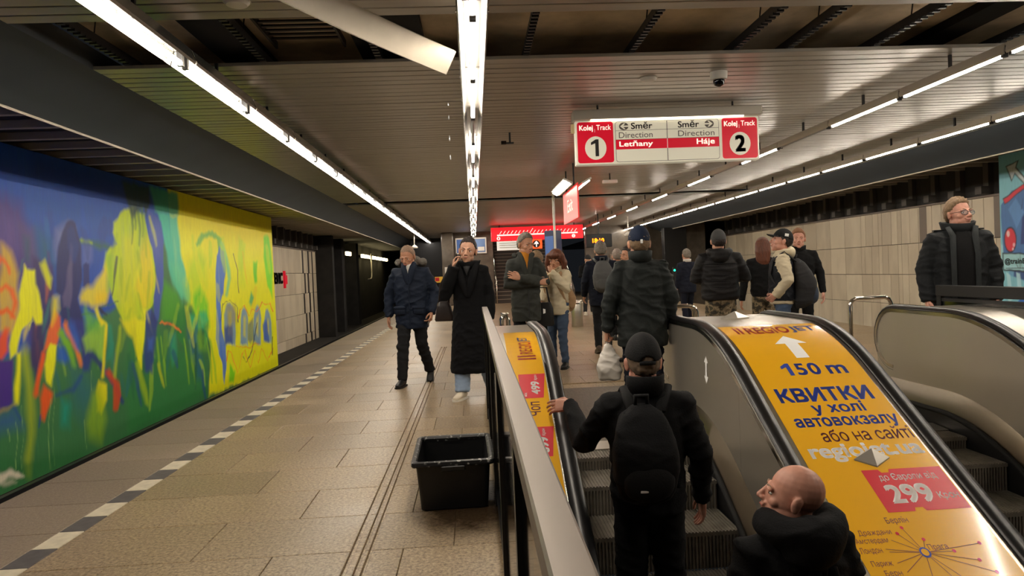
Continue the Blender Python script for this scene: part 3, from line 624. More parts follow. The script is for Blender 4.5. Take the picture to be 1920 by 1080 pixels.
 ((114, 166, 36), 0.4818809691258115, 0.03, 0.5, [(15.11,-0.01),(15.03,-0.03),(14.95,-0.23),(14.98,-0.45),(15.02,-0.47),(15.06,-0.46),(15.17,-0.26),(15.18,-0.05)]),
 ((27, 71, 123), 0.6938168467708903, 0.03, 0.5, [(12.45,0.07),(12.41,0.05),(12.51,-0.32),(12.68,-0.71),(12.71,-0.73),(12.73,-0.72),(12.64,-0.33),(12.5,0.05)]),
 ((27, 105, 118), 0.6649943078799389, 0.03, 0.5, [(10.19,0.37),(10.17,0.36),(10.24,0.05),(10.34,-0.26),(10.35,-0.27),(10.36,-0.26),(10.3,0.05),(10.21,0.36)]),
 ((27, 71, 123), 0.6495242119243503, 0.03, 0.5, [(15.47,-0.47),(15.42,-0.49),(15.48,-0.86),(15.62,-1.24),(15.65,-1.26),(15.69,-1.25),(15.65,-0.88),(15.54,-0.5)]),
 ((174, 213, 23), 0.4839516163295662, 0.03, 0.5, [(16.34,2.38),(16.24,2.34),(16.18,2.02),(16.24,1.71),(16.3,1.7),(16.35,1.71),(16.46,2.03),(16.44,2.35)]),
 ((210, 220, 0), 0.39411239795189434, 0.03, 0.5, [(15.48,0.89),(15.39,0.88),(15.15,0.6),(15.01,0.32),(15.03,0.3),(15.08,0.3),(15.35,0.57),(15.53,0.86)]),
 ((174, 213, 23), 0.4157902284698998, 0.03, 0.5, [(20.65,0.56),(20.54,0.53),(20.54,0.1),(20.7,-0.34),(20.78,-0.36),(20.85,-0.35),(20.89,0.08),(20.78,0.53)]),
 ((210, 220, 0), 0.40455654489132015, 0.03, 0.5, [(18.26,1),(18.13,0.97),(18.05,0.62),(18.14,0.27),(18.21,0.24),(18.29,0.26),(18.42,0.61),(18.39,0.96)]),
 ((210, 220, 0), 0.3608912048500348, 0.03, 0.5, [(19.49,1.42),(19.33,1.39),(19.15,1.06),(19.16,0.74),(19.24,0.71),(19.33,0.73),(19.57,1.04),(19.62,1.38)]),
 ((255, 240, 11), 0.4006348207666513, 0.03, 0.5, [(15.16,1.48),(15.1,1.46),(15.04,1.22),(15.06,0.97),(15.09,0.96),(15.13,0.97),(15.22,1.21),(15.22,1.46)]),
 ((255, 240, 11), 0.3982080893117518, 0.03, 0.5, [(17.93,2.56),(17.83,2.53),(17.73,2.01),(17.74,1.49),(17.79,1.48),(17.84,1.49),(17.98,2.01),(18.01,2.54)]),
 ((174, 213, 23), 0.35384275800925113, 0.03, 0.5, [(18.51,2.52),(18.36,2.48),(18.19,2.08),(18.2,1.7),(18.27,1.67),(18.36,1.7),(18.59,2.09),(18.65,2.49)]),
 ((174, 213, 23), 0.4049963568407515, 0.03, 0.5, [(17.04,2.32),(16.94,2.28),(16.98,1.95),(17.18,1.63),(17.26,1.61),(17.32,1.64),(17.32,1.98),(17.17,2.3)]),
 ((255, 240, 11), 0.30712497114257004, 0.03, 0.5, [(15.05,1.71),(14.96,1.69),(14.85,1.52),(14.85,1.34),(14.88,1.32),(14.93,1.33),(15.07,1.5),(15.12,1.68)]),
 ((174, 213, 23), 0.3209771014745182, 0.03, 0.5, [(15.35,2.45),(15.3,2.42),(15.32,2.17),(15.4,1.93),(15.43,1.92),(15.46,1.93),(15.47,2.18),(15.41,2.43)]),
 ((174, 213, 23), 0.3046500017877462, 0.03, 0.5, [(18.78,2.39),(18.69,2.37),(18.46,1.98),(18.32,1.59),(18.35,1.58),(18.4,1.59),(18.67,1.97),(18.85,2.37)]),
 ((210, 220, 0), 0.40592380347277424, 0.03, 0.5, [(17.86,0.88),(17.73,0.84),(17.64,0.45),(17.71,0.04),(17.78,0.01),(17.85,0.03),(18,0.43),(17.98,0.83)]),
 ((245, 198, 0), 0.4805355059819445, 0.03, 0.5, [(19.54,1.3),(19.38,1.27),(19.02,0.76),(18.84,0.25),(18.9,0.23),(18.98,0.24),(19.4,0.73),(19.65,1.25)]),
 ((255, 240, 11), 0.3267864449157877, 0.03, 0.5, [(16.12,1.93),(15.99,1.89),(15.72,1.45),(15.59,1),(15.64,0.98),(15.71,0.99),(16.03,1.43),(16.21,1.89)]),
 ((174, 213, 23), 0.40865535257747143, 0.03, 0.5, [(15.62,1.15),(15.51,1.13),(15.31,0.89),(15.23,0.65),(15.27,0.62),(15.33,0.63),(15.57,0.86),(15.69,1.11)]),
 ((245, 198, 0), 0.48227459463622274, 0.03, 0.5, [(18.55,2.21),(18.49,2.18),(18.59,1.76),(18.78,1.33),(18.82,1.32),(18.86,1.34),(18.78,1.77),(18.62,2.19)]),
 ((210, 220, 0), 0.46056874553941507, 0.03, 0.5, [(20.69,2.5),(20.58,2.45),(20.64,2.03),(20.86,1.61),(20.94,1.59),(21.02,1.62),(21.01,2.05),(20.83,2.47)]),
 ((174, 213, 23), 0.32931096433039175, 0.03, 0.5, [(17.13,2.54),(17.02,2.49),(16.97,2.06),(17.08,1.63),(17.15,1.61),(17.22,1.64),(17.31,2.08),(17.26,2.51)]),
 ((255, 240, 11), 0.4159557537167446, 0.03, 0.5, [(15.44,2.11),(15.36,2.07),(15.52,1.66),(15.81,1.24),(15.88,1.23),(15.93,1.25),(15.8,1.68),(15.55,2.09)]),
 ((174, 213, 23), 0.4030574252524528, 0.03, 0.5, [(15.11,1.24),(15.04,1.22),(14.9,1.04),(14.83,0.85),(14.86,0.84),(14.9,0.85),(15.06,1.02),(15.16,1.21)]),
 ((210, 220, 0), 0.3815911702125534, 0.03, 0.5, [(16.66,1.37),(16.56,1.33),(16.54,1.14),(16.65,0.95),(16.72,0.93),(16.78,0.95),(16.84,1.15),(16.77,1.34)]),
 ((255, 240, 11), 0.3647393433648124, 0.03, 0.5, [(16.33,1.8),(16.27,1.79),(16.25,1.33),(16.3,0.87),(16.33,0.85),(16.36,0.86),(16.4,1.33),(16.38,1.79)]),
 ((210, 220, 0), 0.40085773555131976, 0.03, 0.5, [(14.82,0.97),(14.74,0.94),(14.85,0.52),(15.09,0.1),(15.15,0.08),(15.19,0.1),(15.12,0.52),(14.92,0.94)]),
 ((210, 220, 0), 0.46292834421067786, 0.03, 0.5, [(20.52,0.81),(20.39,0.77),(20.5,0.43),(20.81,0.09),(20.91,0.06),(20.99,0.08),(20.95,0.43),(20.7,0.77)]),
 ((210, 220, 0), 0.38114910156552306, 0.03, 0.5, [(16.44,0.79),(16.34,0.76),(16.36,0.31),(16.5,-0.15),(16.56,-0.18),(16.61,-0.16),(16.64,0.3),(16.54,0.76)]),
 ((149, 182, 6), 0.5976447720801682, 0.03, 0.5, [(13.14,2.59),(13.11,2.57),(13.05,2.3),(13.04,2.02),(13.05,2.01),(13.07,2.02),(13.14,2.3),(13.16,2.58)]),
 ((218, 225, 17), 0.5149403076733114, 0.03, 0.5, [(13.42,2.66),(13.39,2.63),(13.47,2.37),(13.61,2.11),(13.64,2.11),(13.66,2.12),(13.59,2.39),(13.47,2.65)]),
 ((246, 217, 0), 0.37990261234667094, 0.03, 0.5, [(12.79,1.7),(12.75,1.67),(12.85,1.39),(13.01,1.1),(13.04,1.09),(13.07,1.11),(12.99,1.4),(12.85,1.68)]),
 ((149, 182, 6), 0.4503889134242409, 0.03, 0.5, [(12.55,1.61),(12.51,1.6),(12.38,1.4),(12.31,1.19),(12.32,1.18),(12.34,1.18),(12.48,1.38),(12.57,1.6)]),
 ((149, 182, 6), 0.4875144227230689, 0.03, 0.5, [(12.15,2.29),(12.11,2.28),(11.96,2.01),(11.86,1.75),(11.88,1.74),(11.9,1.75),(12.05,2.01),(12.17,2.28)]),
 ((246, 217, 0), 0.36904899729306917, 0.03, 0.5, [(12.61,0.89),(12.57,0.87),(12.68,0.54),(12.85,0.2),(12.89,0.19),(12.91,0.2),(12.82,0.54),(12.67,0.87)]),
 ((149, 182, 6), 0.5925174828043629, 0.03, 0.5, [(12.79,1.27),(12.76,1.25),(12.82,1.05),(12.91,0.84),(12.93,0.83),(12.95,0.84),(12.91,1.05),(12.83,1.25)]),
 ((149, 182, 6), 0.4816895604106927, 0.03, 0.5, [(13.24,1.68),(13.19,1.66),(13.11,1.33),(13.08,0.99),(13.11,0.98),(13.14,0.98),(13.24,1.32),(13.29,1.66)]),
 ((149, 182, 6), 0.5158981940086964, 0.03, 0.5, [(12.88,2.02),(12.83,1.99),(12.82,1.74),(12.88,1.48),(12.91,1.47),(12.93,1.48),(12.96,1.74),(12.93,2)]),
 ((149, 182, 6), 0.5386611295572094, 0.03, 0.5, [(13.18,2.69),(13.13,2.66),(13.1,2.28),(13.14,1.9),(13.17,1.89),(13.2,1.9),(13.25,2.29),(13.24,2.67)]),
 ((149, 182, 6), 0.36837607062904465, 0.03, 0.5, [(12.48,1.03),(12.41,1.01),(12.19,0.68),(12.04,0.34),(12.07,0.32),(12.1,0.33),(12.35,0.65),(12.52,1)]),
 ((246, 217, 0), 0.3746182380938361, 0.03, 0.5, [(13.34,1.9),(13.31,1.88),(13.42,1.56),(13.58,1.25),(13.61,1.24),(13.63,1.25),(13.53,1.58),(13.38,1.89)]),
 ((246, 217, 0), 0.37877331534475034, 0.03, 0.5, [(13.08,0.97),(13.05,0.95),(13.12,0.72),(13.24,0.48),(13.26,0.47),(13.28,0.48),(13.23,0.72),(13.12,0.95)]),
 ((218, 225, 17), 0.4408255156928005, 0.03, 0.5, [(12.91,1.85),(12.85,1.83),(12.7,1.59),(12.6,1.36),(12.62,1.34),(12.65,1.35),(12.82,1.58),(12.94,1.82)]),
 ((149, 182, 6), 0.5444916876850032, 0.03, 0.5, [(12.22,1.9),(12.17,1.88),(12.16,1.57),(12.21,1.25),(12.24,1.24),(12.26,1.25),(12.29,1.57),(12.26,1.89)]),
 ((218, 225, 17), 0.4757371136782683, 0.03, 0.5, [(12.64,0.82),(12.61,0.81),(12.65,0.4),(12.73,-0.02),(12.76,-0.03),(12.78,-0.03),(12.75,0.39),(12.68,0.81)]),
 ((219, 115, 11), 0.5899301892786637, 0.03, 0.5, [(9.5,1.33),(9.47,1.32),(9.41,1.1),(9.37,0.88),(9.38,0.87),(9.4,0.88),(9.48,1.09),(9.53,1.31)]),
 ((241, 202, 0), 0.5885228560733501, 0.03, 0.5, [(10.09,1.71),(10.06,1.69),(10.09,1.54),(10.16,1.4),(10.19,1.39),(10.2,1.4),(10.19,1.55),(10.13,1.7)]),
 ((70, 57, 122), 0.4217478508259092, 0.03, 0.5, [(9.19,1.62),(9.17,1.61),(9.12,1.51),(9.09,1.4),(9.09,1.4),(9.11,1.4),(9.16,1.5),(9.2,1.6)]),
 ((49, 114, 114), 0.5062297825752928, 0.03, 0.5, [(9.23,1.14),(9.21,1.13),(9.2,0.95),(9.22,0.78),(9.23,0.77),(9.24,0.78),(9.26,0.95),(9.25,1.13)]),
 ((49, 114, 114), 0.642754902292882, 0.03, 0.5, [(9.53,1.35),(9.51,1.33),(9.52,1.2),(9.57,1.08),(9.59,1.07),(9.6,1.08),(9.6,1.21),(9.57,1.33)]),
 ((219, 115, 11), 0.5106849986764787, 0.03, 0.5, [(9.86,0.99),(9.84,0.98),(9.81,0.85),(9.8,0.71),(9.82,0.7),(9.83,0.71),(9.87,0.84),(9.88,0.98)]),
 ((219, 115, 11), 0.5282957672785366, 0.03, 0.5, [(9.87,0.73),(9.84,0.71),(9.82,0.56),(9.84,0.4),(9.85,0.39),(9.87,0.4),(9.91,0.55),(9.9,0.71)]),
 ((49, 114, 114), 0.6445902079760885, 0.03, 0.5, [(9.62,1.81),(9.6,1.8),(9.5,1.58),(9.42,1.35),(9.43,1.34),(9.44,1.35),(9.54,1.57),(9.63,1.8)]),
 ((241, 202, 0), 0.6085315033133445, 0.03, 0.5, [(9.66,0.95),(9.62,0.93),(9.58,0.83),(9.58,0.72),(9.6,0.71),(9.62,0.72),(9.67,0.82),(9.69,0.93)]),
 ((70, 57, 122), 0.5099183356157178, 0.03, 0.5, [(9.69,1.01),(9.68,1),(9.7,0.84),(9.75,0.68),(9.76,0.68),(9.77,0.69),(9.76,0.84),(9.72,1)]),
 ((70, 57, 122), 0.5313978110184027, 0.03, 0.5, [(9.26,1.11),(9.23,1.09),(9.26,0.91),(9.32,0.72),(9.34,0.71),(9.36,0.72),(9.35,0.91),(9.29,1.09)]),
 ((219, 115, 11), 0.425286135140868, 0.03, 0.5, [(10.15,1.57),(10.11,1.55),(10.07,1.39),(10.07,1.24),(10.09,1.22),(10.11,1.23),(10.17,1.39),(10.18,1.55)]),
 ((70, 57, 122), 0.6391248465856445, 0.03, 0.5, [(10.21,1.93),(10.18,1.91),(10.16,1.69),(10.18,1.48),(10.2,1.47),(10.22,1.48),(10.26,1.7),(10.25,1.91)]),
 ((70, 57, 122), 0.643555622597553, 0.03, 0.5, [(9.75,0.92),(9.72,0.91),(9.64,0.73),(9.6,0.55),(9.61,0.54),(9.63,0.54),(9.72,0.72),(9.78,0.9)]),
 ((21, 60, 138), 0.31281129506522437, 0.03, 0.5, [(10.31,2.59),(10.27,2.57),(10.22,2.43),(10.21,2.3),(10.23,2.29),(10.25,2.3),(10.32,2.44),(10.34,2.58)]),
 ((21, 60, 138), 0.3169399813204405, 0.03, 0.5, [(10.92,2.09),(10.83,2.06),(10.74,1.92),(10.74,1.79),(10.77,1.76),(10.82,1.78),(10.95,1.91),(10.98,2.04)]),
 ((4, 82, 186), 0.39780176395975503, 0.03, 0.5, [(11.14,2.61),(11.09,2.58),(11.08,2.33),(11.13,2.1),(11.16,2.08),(11.19,2.1),(11.23,2.35),(11.2,2.59)]),
 ((21, 60, 138), 0.4344774725090198, 0.03, 0.5, [(11.78,2.52),(11.68,2.47),(11.59,2.26),(11.62,2.05),(11.66,2.03),(11.72,2.05),(11.86,2.27),(11.87,2.48)]),
 ((21, 60, 138), 0.4514092845115545, 0.03, 0.5, [(10.81,2.29),(10.73,2.23),(10.71,2),(10.8,1.78),(10.85,1.75),(10.9,1.78),(10.95,2.02),(10.89,2.25)]),
 ((21, 60, 138), 0.4915573515613999, 0.03, 0.5, [(11.98,2.51),(11.92,2.48),(11.87,2.34),(11.88,2.21),(11.91,2.2),(11.94,2.21),(12.02,2.35),(12.02,2.48)]),
 ((21, 60, 138), 0.48311249039499377, 0.03, 0.5, [(11.12,2.31),(11.06,2.27),(11.08,2.03),(11.17,1.8),(11.21,1.78),(11.25,1.8),(11.26,2.05),(11.19,2.28)]),
 ((21, 60, 138), 0.3849890344278088, 0.03, 0.5, [(10.34,2.53),(10.29,2.49),(10.28,2.28),(10.34,2.08),(10.37,2.07),(10.4,2.08),(10.43,2.3),(10.39,2.51)]),
 ((26, 99, 169), 0.3311030622958169, 0.03, 0.5, [(10.38,1.91),(10.33,1.89),(10.28,1.77),(10.29,1.64),(10.31,1.63),(10.33,1.64),(10.4,1.76),(10.41,1.89)]),
 ((4, 82, 186), 0.3625101091096936, 0.03, 0.5, [(11.77,2.01),(11.68,1.98),(11.51,1.73),(11.42,1.47),(11.45,1.44),(11.5,1.46),(11.71,1.71),(11.82,1.97)]),
 ((26, 99, 169), 0.3447918645172612, 0.03, 0.5, [(10.24,2.37),(10.18,2.34),(10.16,2.14),(10.2,1.94),(10.23,1.93),(10.26,1.94),(10.31,2.15),(10.29,2.35)]),
 ((26, 99, 169), 0.4883992654340392, 0.03, 0.5, [(10.22,2.43),(10.17,2.39),(10.17,2.25),(10.22,2.12),(10.25,2.11),(10.28,2.13),(10.3,2.27),(10.27,2.41)]),
 ((28, 171, 106), 0.85, 0.05, 0.3, [(19.07,1.13),(19.29,0.97),(19.01,0.76),(18.88,0.89)]),
 ((80, 132, 184), 0.85, 0.05, 0.5, [(16.92,-0.05),(17.02,0.65),(17.25,0.91),(17.45,0.94),(17.64,0.87),(17.81,0.6),(17.69,-0.18)]),
 ((204, 199, 61), 0.8, 0.06, 0.5, [(17.2,0.14),(17.32,0.68),(17.55,0.71),(17.48,0.07)]),
 ((80, 132, 184), 0.85, 0.05, 0.5, [(18.04,-0.17),(18.14,0.44),(18.32,0.72),(18.48,0.76),(18.62,0.68),(18.72,0.4),(18.62,-0.27)]),
 ((204, 199, 61), 0.8, 0.06, 0.5, [(18.27,0.05),(18.36,0.48),(18.54,0.51),(18.48,-0.02)]),
 ((80, 132, 184), 0.85, 0.05, 0.5, [(19.1,-0.22),(19.2,0.42),(19.41,0.72),(19.58,0.76),(19.74,0.68),(19.86,0.38),(19.74,-0.34)]),
 ((204, 199, 61), 0.8, 0.06, 0.5, [(19.35,0.01),(19.45,0.46),(19.65,0.5),(19.58,-0.06)]),
 ((80, 132, 184), 0.85, 0.05, 0.5, [(20.02,-0.26),(20.1,0.26),(20.33,0.57),(20.52,0.61),(20.69,0.53),(20.83,0.21),(20.73,-0.38)]),
 ((204, 199, 61), 0.8, 0.06, 0.5, [(20.29,-0.02),(20.38,0.3),(20.6,0.34),(20.55,-0.09)]),
 ((153, 140, 75), 0.6, 0.08, 0.5, [(17.18,0.86),(17.85,0.88),(17.91,0.36),(17.17,0.33)]),
 ((33, 59, 137), 0.8, 0.05, 0.4, [(16.98,0.34),(17.56,0.34),(17.5,-0.11),(16.98,-0.06)]),
 ((30, 82, 121), 0.7, 0.05, 0.5, [(18.71,0.31),(19.12,0.43),(19.25,-0.24),(18.64,-0.13)]),
 ((36, 78, 172), 0.8, 0.05, 0.3, [(20.01,0.21),(20.39,0.35),(20.54,-0.36),(20.01,-0.31)]),
 ((36, 52, 75), 0.9, 0.01, 0.3, [(16.75,0.53),(16.78,0.53),(17.02,0.91),(17.46,1.02),(17.95,0.78),(17.95,0.36),(17.98,0.35),(18.01,0.36),(18,0.78),(17.47,1.03),(16.98,0.92),(16.74,0.54)]),
 ((36, 52, 75), 0.8, 0.01, 0.3, [(17.82,2.1),(17.8,2.09),(18.09,1.72),(18.07,1.11),(18.09,1.1),(18.12,1.11),(18.14,1.73),(17.85,2.1)]),
 ((27, 40, 66), 0.9, 0.01, 0.3, [(19.51,0.31),(19.47,0.3),(19.26,-0.03),(18.88,-0.4),(18.46,-0.69),(18.19,-0.51),(18.15,-0.5),(18.14,-0.52),(18.49,-0.71),(18.94,-0.41),(19.32,-0.04),(19.54,0.3)]),
 ((255, 122, 44), 0.9, 0.01, 0.3, [(17.99,0.44),(18.03,0.45),(18.21,0.72),(18.46,0.8),(18.8,0.49),(19.1,0.67),(19.58,0.59),(20.05,0.83),(20.35,0.71),(20.7,0.78),(21.02,0.47),(21.08,0.46),(21.11,0.47),(20.78,0.8),(20.37,0.74),(20,0.86),(19.53,0.62),(19.06,0.69),(18.83,0.51),(18.51,0.82),(18.15,0.73),(17.96,0.46)]),
 ((255, 122, 44), 0.9, 0.01, 0.3, [(16.98,-0.47),(17.02,-0.47),(17.17,-0.27),(17.37,-0.33),(17.73,-0.82),(18.18,-0.42),(18.35,-0.35),(18.68,-0.86),(19.16,-0.44),(19.41,-0.83),(19.81,-0.49),(20.27,-0.88),(20.93,-0.57),(20.91,-0.55),(20.84,-0.55),(20.27,-0.86),(19.8,-0.46),(19.41,-0.8),(19.12,-0.42),(18.68,-0.83),(18.41,-0.34),(18.12,-0.41),(17.74,-0.8),(17.43,-0.33),(17.12,-0.25),(16.96,-0.46)]),
 ((255, 111, 33), 0.8, 0.01, 0.3, [(17.73,-0.18),(17.75,-0.19),(18.61,-0.33),(19.6,-0.28),(19.61,-0.27),(19.57,-0.26),(18.61,-0.31),(17.77,-0.18)]),
 ((81, 203, 8), 0.85, 0.05, 0.3, [(17.24,-0.54),(17.54,-0.76),(17.43,-1.04),(17.1,-0.99)]),
 ((24, 63, 37), 0.9, 0.01, 0.3, [(20.85,-0.22),(20.81,-0.23),(20.76,-0.71),(20.8,-0.73),(20.84,-0.72),(20.89,-0.23)]),
 ((210, 171, 2), 0.85, 0.06, 0.5, [(9.21,1.97),(9.4,1.89),(9.52,1.61),(9.53,1.29),(9.38,0.86),(9.11,0.88)]),
 ((250, 232, 0), 1, 0.025, 0.25, [(9.64,1.73),(9.71,1.65),(9.88,1.65),(9.88,1.44),(10.01,1.12),(10.01,0.95),(9.85,0.94),(9.76,1.04),(9.69,0.86),(9.68,0.93),(9.76,0.99),(9.55,0.87),(9.41,0.58),(9.27,0.52),(9.29,0.7),(9.37,0.89),(9.5,1.15),(9.59,1.4)]),
 ((52, 41, 93), 0.9, 0.05, 0.4, [(9.77,0.9),(10.02,0.95),(10.02,0.61),(9.87,0.23),(9.77,0.13),(9.72,0.55)]),
 ((255, 96, 13), 0.95, 0.03, 0.3, [(8.93,1.64),(9.03,1.63),(9.2,1.75),(9.28,1.69),(9.32,1.61),(9.35,1.6),(9.36,1.62),(9.35,1.72),(9.18,1.83),(8.94,1.71)]),
 ((255, 96, 13), 0.95, 0.03, 0.3, [(9.12,1.38),(9.17,1.36),(9.28,1.39),(9.36,1.34),(9.41,1.23),(9.31,1.05),(9.32,1.03),(9.35,1.04),(9.49,1.22),(9.46,1.38),(9.3,1.45),(9.14,1.42)]),
 ((255, 100, 0), 1, 0.02, 0.3, [(9.09,1.12),(9.14,1.09),(9.25,1.11),(9.38,1.03),(9.41,1.03),(9.42,1.05),(9.29,1.17),(9.12,1.16)]),
 ((255, 76, 1), 0.95, 0.03, 0.3, [(9.1,0.76),(9.23,0.94),(9.31,0.92),(9.25,0.64),(9.11,0.52),(8.99,0.55)]),
 ((64, 33, 129), 1, 0.03, 0.15, [(8.24,0.62),(9.08,0.52),(9.32,0.51),(9.3,-0.05),(9.03,-0.12),(8.19,-0.11)]),
 ((250, 232, 0), 1, 0.03, 0.25, [(9.41,0.58),(9.5,0.59),(9.45,0.23),(9.41,-0.07),(9.33,-0.07),(9.33,0.16)]),
 ((177, 151, 21), 0.9, 0.03, 0.3, [(8.87,-0.17),(8.92,-0.19),(9.13,-0.13),(9.34,-0.08),(9.35,-0.07),(9.32,-0.06),(9.11,-0.09),(8.88,-0.14)]),
 ((42, 81, 146), 0.8, 0.12, 0.4, [(8.19,-0.11),(9.02,-0.17),(9.32,-0.1),(9.42,-0.38),(9,-0.37),(8.16,-0.41)]),
 ((19, 58, 139), 0.9, 0.03, 0.3, [(9.32,-0.11),(9.31,-0.12),(9.4,-0.29),(9.42,-0.3),(9.44,-0.29),(9.35,-0.12)]),
 ((172, 185, 0), 0.75, 0.08, 0.6, [(9.58,0.65),(9.51,0.61),(9.57,0.12),(9.55,-0.41),(9.46,-1.05),(9.5,-1.08),(9.54,-1.07),(9.68,-0.44),(9.7,0.1),(9.66,0.6)]),
 ((255, 102, 21), 0.95, 0.03, 0.3, [(10.31,1.11),(10.43,0.98),(10.44,0.85),(10.33,0.6),(10.17,0.59),(9.99,0.56),(10.11,0.76),(10.2,0.94)]),
 ((255, 86, 13), 0.95, 0.03, 0.3, [(10,0.56),(9.95,0.55),(9.83,0.24),(9.7,-0.01),(9.74,-0.05),(9.81,-0.04),(9.92,0.22),(10.04,0.53)]),
 ((224, 83, 16), 0.95, 0.04, 0.3, [(9.97,0.1),(10.11,-0.06),(10.06,-0.19),(9.92,-0.4),(9.82,-0.33),(9.84,-0.08)]),
 ((250, 232, 0), 1, 0.025, 0.2, [(10.18,0.64),(10.33,0.6),(10.27,0.37),(10.19,0.19),(10.12,0.03),(10.03,0.14),(9.99,0.38),(10.07,0.55)]),
 ((113, 176, 22), 0.95, 0.04, 0.3, [(10.41,0.84),(10.36,0.79),(10.5,0.56),(10.64,0.24),(10.71,0.21),(10.75,0.24),(10.66,0.58),(10.51,0.82)]),
 ((255, 122, 31), 0.9, 0.03, 0.3, [(10.53,0.92),(10.5,0.88),(10.66,0.63),(10.84,0.23),(10.91,0.2),(10.96,0.24),(10.77,0.64),(10.6,0.9)]),
 ((16, 86, 185), 0.95, 0.05, 0.3, [(10.35,0.6),(10.49,0.53),(10.58,0.33),(10.47,0.29),(10.31,0.38)]),
 ((33, 46, 127), 0.95, 0.04, 0.3, [(10.66,0.93),(11.06,0.91),(11.13,0.67),(11.19,0.38),(11.07,0.09),(10.93,0.13),(10.92,0.46),(10.81,0.7)]),
 ((35, 87, 183), 0.8, 0.05, 0.3, [(10.68,0.92),(10.62,0.87),(10.71,0.62),(10.78,0.47),(10.84,0.44),(10.89,0.47),(10.9,0.63),(10.78,0.89)]),
 ((28, 52, 114), 0.95, 0.03, 0.3, [(11.1,0.39),(11.09,0.34),(11.35,0.15),(11.69,-0.13),(12.04,-0.57),(12.1,-0.59),(12.13,-0.56),(11.81,-0.11),(11.48,0.19),(11.2,0.38)]),
 ((197, 70, 26), 0.95, 0.04, 0.3, [(11.57,0.07),(11.55,0.02),(11.75,-0.17),(11.75,-0.37),(11.72,-0.58),(11.79,-0.63),(11.89,-0.62),(12.01,-0.41),(11.96,-0.16),(11.67,0.05)]),
 ((26, 62, 125), 0.9, 0.03, 0.3, [(10.91,0.1),(10.84,0.11),(10.61,-0.05),(10.38,-0.09),(10.18,-0.08),(10.16,-0.1),(10.19,-0.11),(10.4,-0.13),(10.68,-0.1),(10.92,0.07)]),
 ((27, 95, 144), 0.45, 0.2, 0.6, [(10.63,0.2),(10.93,0.13),(11.18,-0.19),(10.86,-0.59),(10.63,-0.25)]),
 ((1, 144, 126), 0.85, 0.08, 0.4, [(10.34,-0.22),(10.54,-0.28),(10.46,-0.61),(10.3,-0.57)]),
 ((21, 60, 138), 0.9, 0.02, 0.3, [(9.82,-0.3),(9.8,-0.3),(9.77,-0.43),(9.78,-0.44),(9.79,-0.44),(9.84,-0.31)]),
 ((145, 192, 54), 0.85, 0.05, 0.6, [(10.98,0.63),(11.34,0.86),(11.68,0.76),(11.52,0.21),(11.24,0.4),(11.05,0.4)]),
 ((228, 210, 0), 0.9, 0.03, 0.3, [(11.42,0.9),(11.42,0.87),(11.63,0.73),(11.55,0.45),(11.41,-0.01),(11.44,-0.04),(11.49,-0.03),(11.65,0.43),(11.73,0.74),(11.46,0.89)]),
 ((29, 138, 112), 0.85, 0.04, 0.3, [(11.79,0.78),(11.72,0.76),(11.7,0.43),(11.61,0.23),(11.66,0.19),(11.74,0.2),(11.86,0.41),(11.85,0.75)]),
 ((160, 186, 17), 0.85, 0.04, 0.3, [(12.12,0.75),(12.06,0.73),(11.9,0.3),(11.77,-0.04),(11.8,-0.07),(11.85,-0.06),(12.01,0.28),(12.16,0.72)]),
 ((251, 218, 0), 0.95, 0.04, 0.3, [(11.34,-0.06),(11.54,-0.14),(11.53,-0.41),(11.34,-0.61),(11.22,-0.56),(11.27,-0.26)]),
 ((137, 176, 7), 0.7, 0.1, 0.6, [(11.13,-0.23),(11.38,-0.17),(11.48,-0.72),(11.34,-1.06),(11.02,-0.88),(10.95,-0.66)]),
 ((220, 215, 0), 0.9, 0.05, 0.4, [(12.2,0.75),(12.49,0.47),(12.61,0.16),(12.95,0.66),(13.03,0.78),(12.12,0.84)]),
 ((250, 232, 0), 1, 0.03, 0.2, [(12.68,0.8),(13.01,0.78),(12.88,0.34),(12.8,-0.1),(12.68,-0.05),(12.6,0.28)]),
 ((148, 182, 18), 0.85, 0.05, 0.5, [(12.61,0.08),(12.54,0.04),(12.67,-0.33),(12.86,-0.72),(12.93,-0.75),(12.98,-0.72),(12.87,-0.34),(12.71,0.04)]),
 ((38, 59, 127), 0.9, 0.05, 0.4, [(13.01,0.75),(13.46,0.72),(13.29,0.14),(13.18,-0.21),(12.92,-0.15),(12.92,0.31)]),
 ((55, 96, 179), 0.85, 0.05, 0.3, [(13.05,0.44),(13.28,0.42),(13.22,0.18),(13.06,0.2)]),
 ((182, 195, 26), 0.8, 0.04, 0.3, [(13.46,-0.04),(13.41,-0.06),(13.55,-0.52),(13.6,-0.55),(13.64,-0.53),(13.52,-0.07)]),
 ((250, 209, 0), 0.9, 0.06, 0.5, [(11.05,1.37),(11.36,1.45),(11.58,1.61),(11.77,1.79),(11.86,1.61),(11.83,1.32),(11.69,1.1),(11.38,1.14),(10.98,1.18),(10.96,1.26)]),
 ((255, 196, 0), 0.9, 0.08, 0.3, [(11.74,1.24),(11.72,1.19),(11.66,1.15),(11.58,1.13),(11.49,1.13),(11.42,1.16),(11.37,1.2),(11.36,1.25),(11.38,1.3),(11.44,1.34),(11.52,1.36),(11.6,1.36),(11.68,1.34),(11.73,1.29)]),
 ((52, 104, 52), 0.85, 0.02, 0.3, [(10.98,0.99),(11.02,0.98),(11.48,1.04),(12.1,1.13),(12.11,1.14),(12.09,1.15),(11.47,1.06),(11,1.01)]),
 ((35, 61, 61), 0.85, 0.02, 0.3, [(12.09,1.92),(12.07,1.91),(12,1.62),(11.89,1.29),(11.91,1.28),(11.93,1.29),(12.07,1.61),(12.12,1.91)]),
 ((146, 193, 29), 0.8, 0.06, 0.5, [(11.78,1.93),(12,1.91),(11.95,1.44),(11.77,1.33)]),
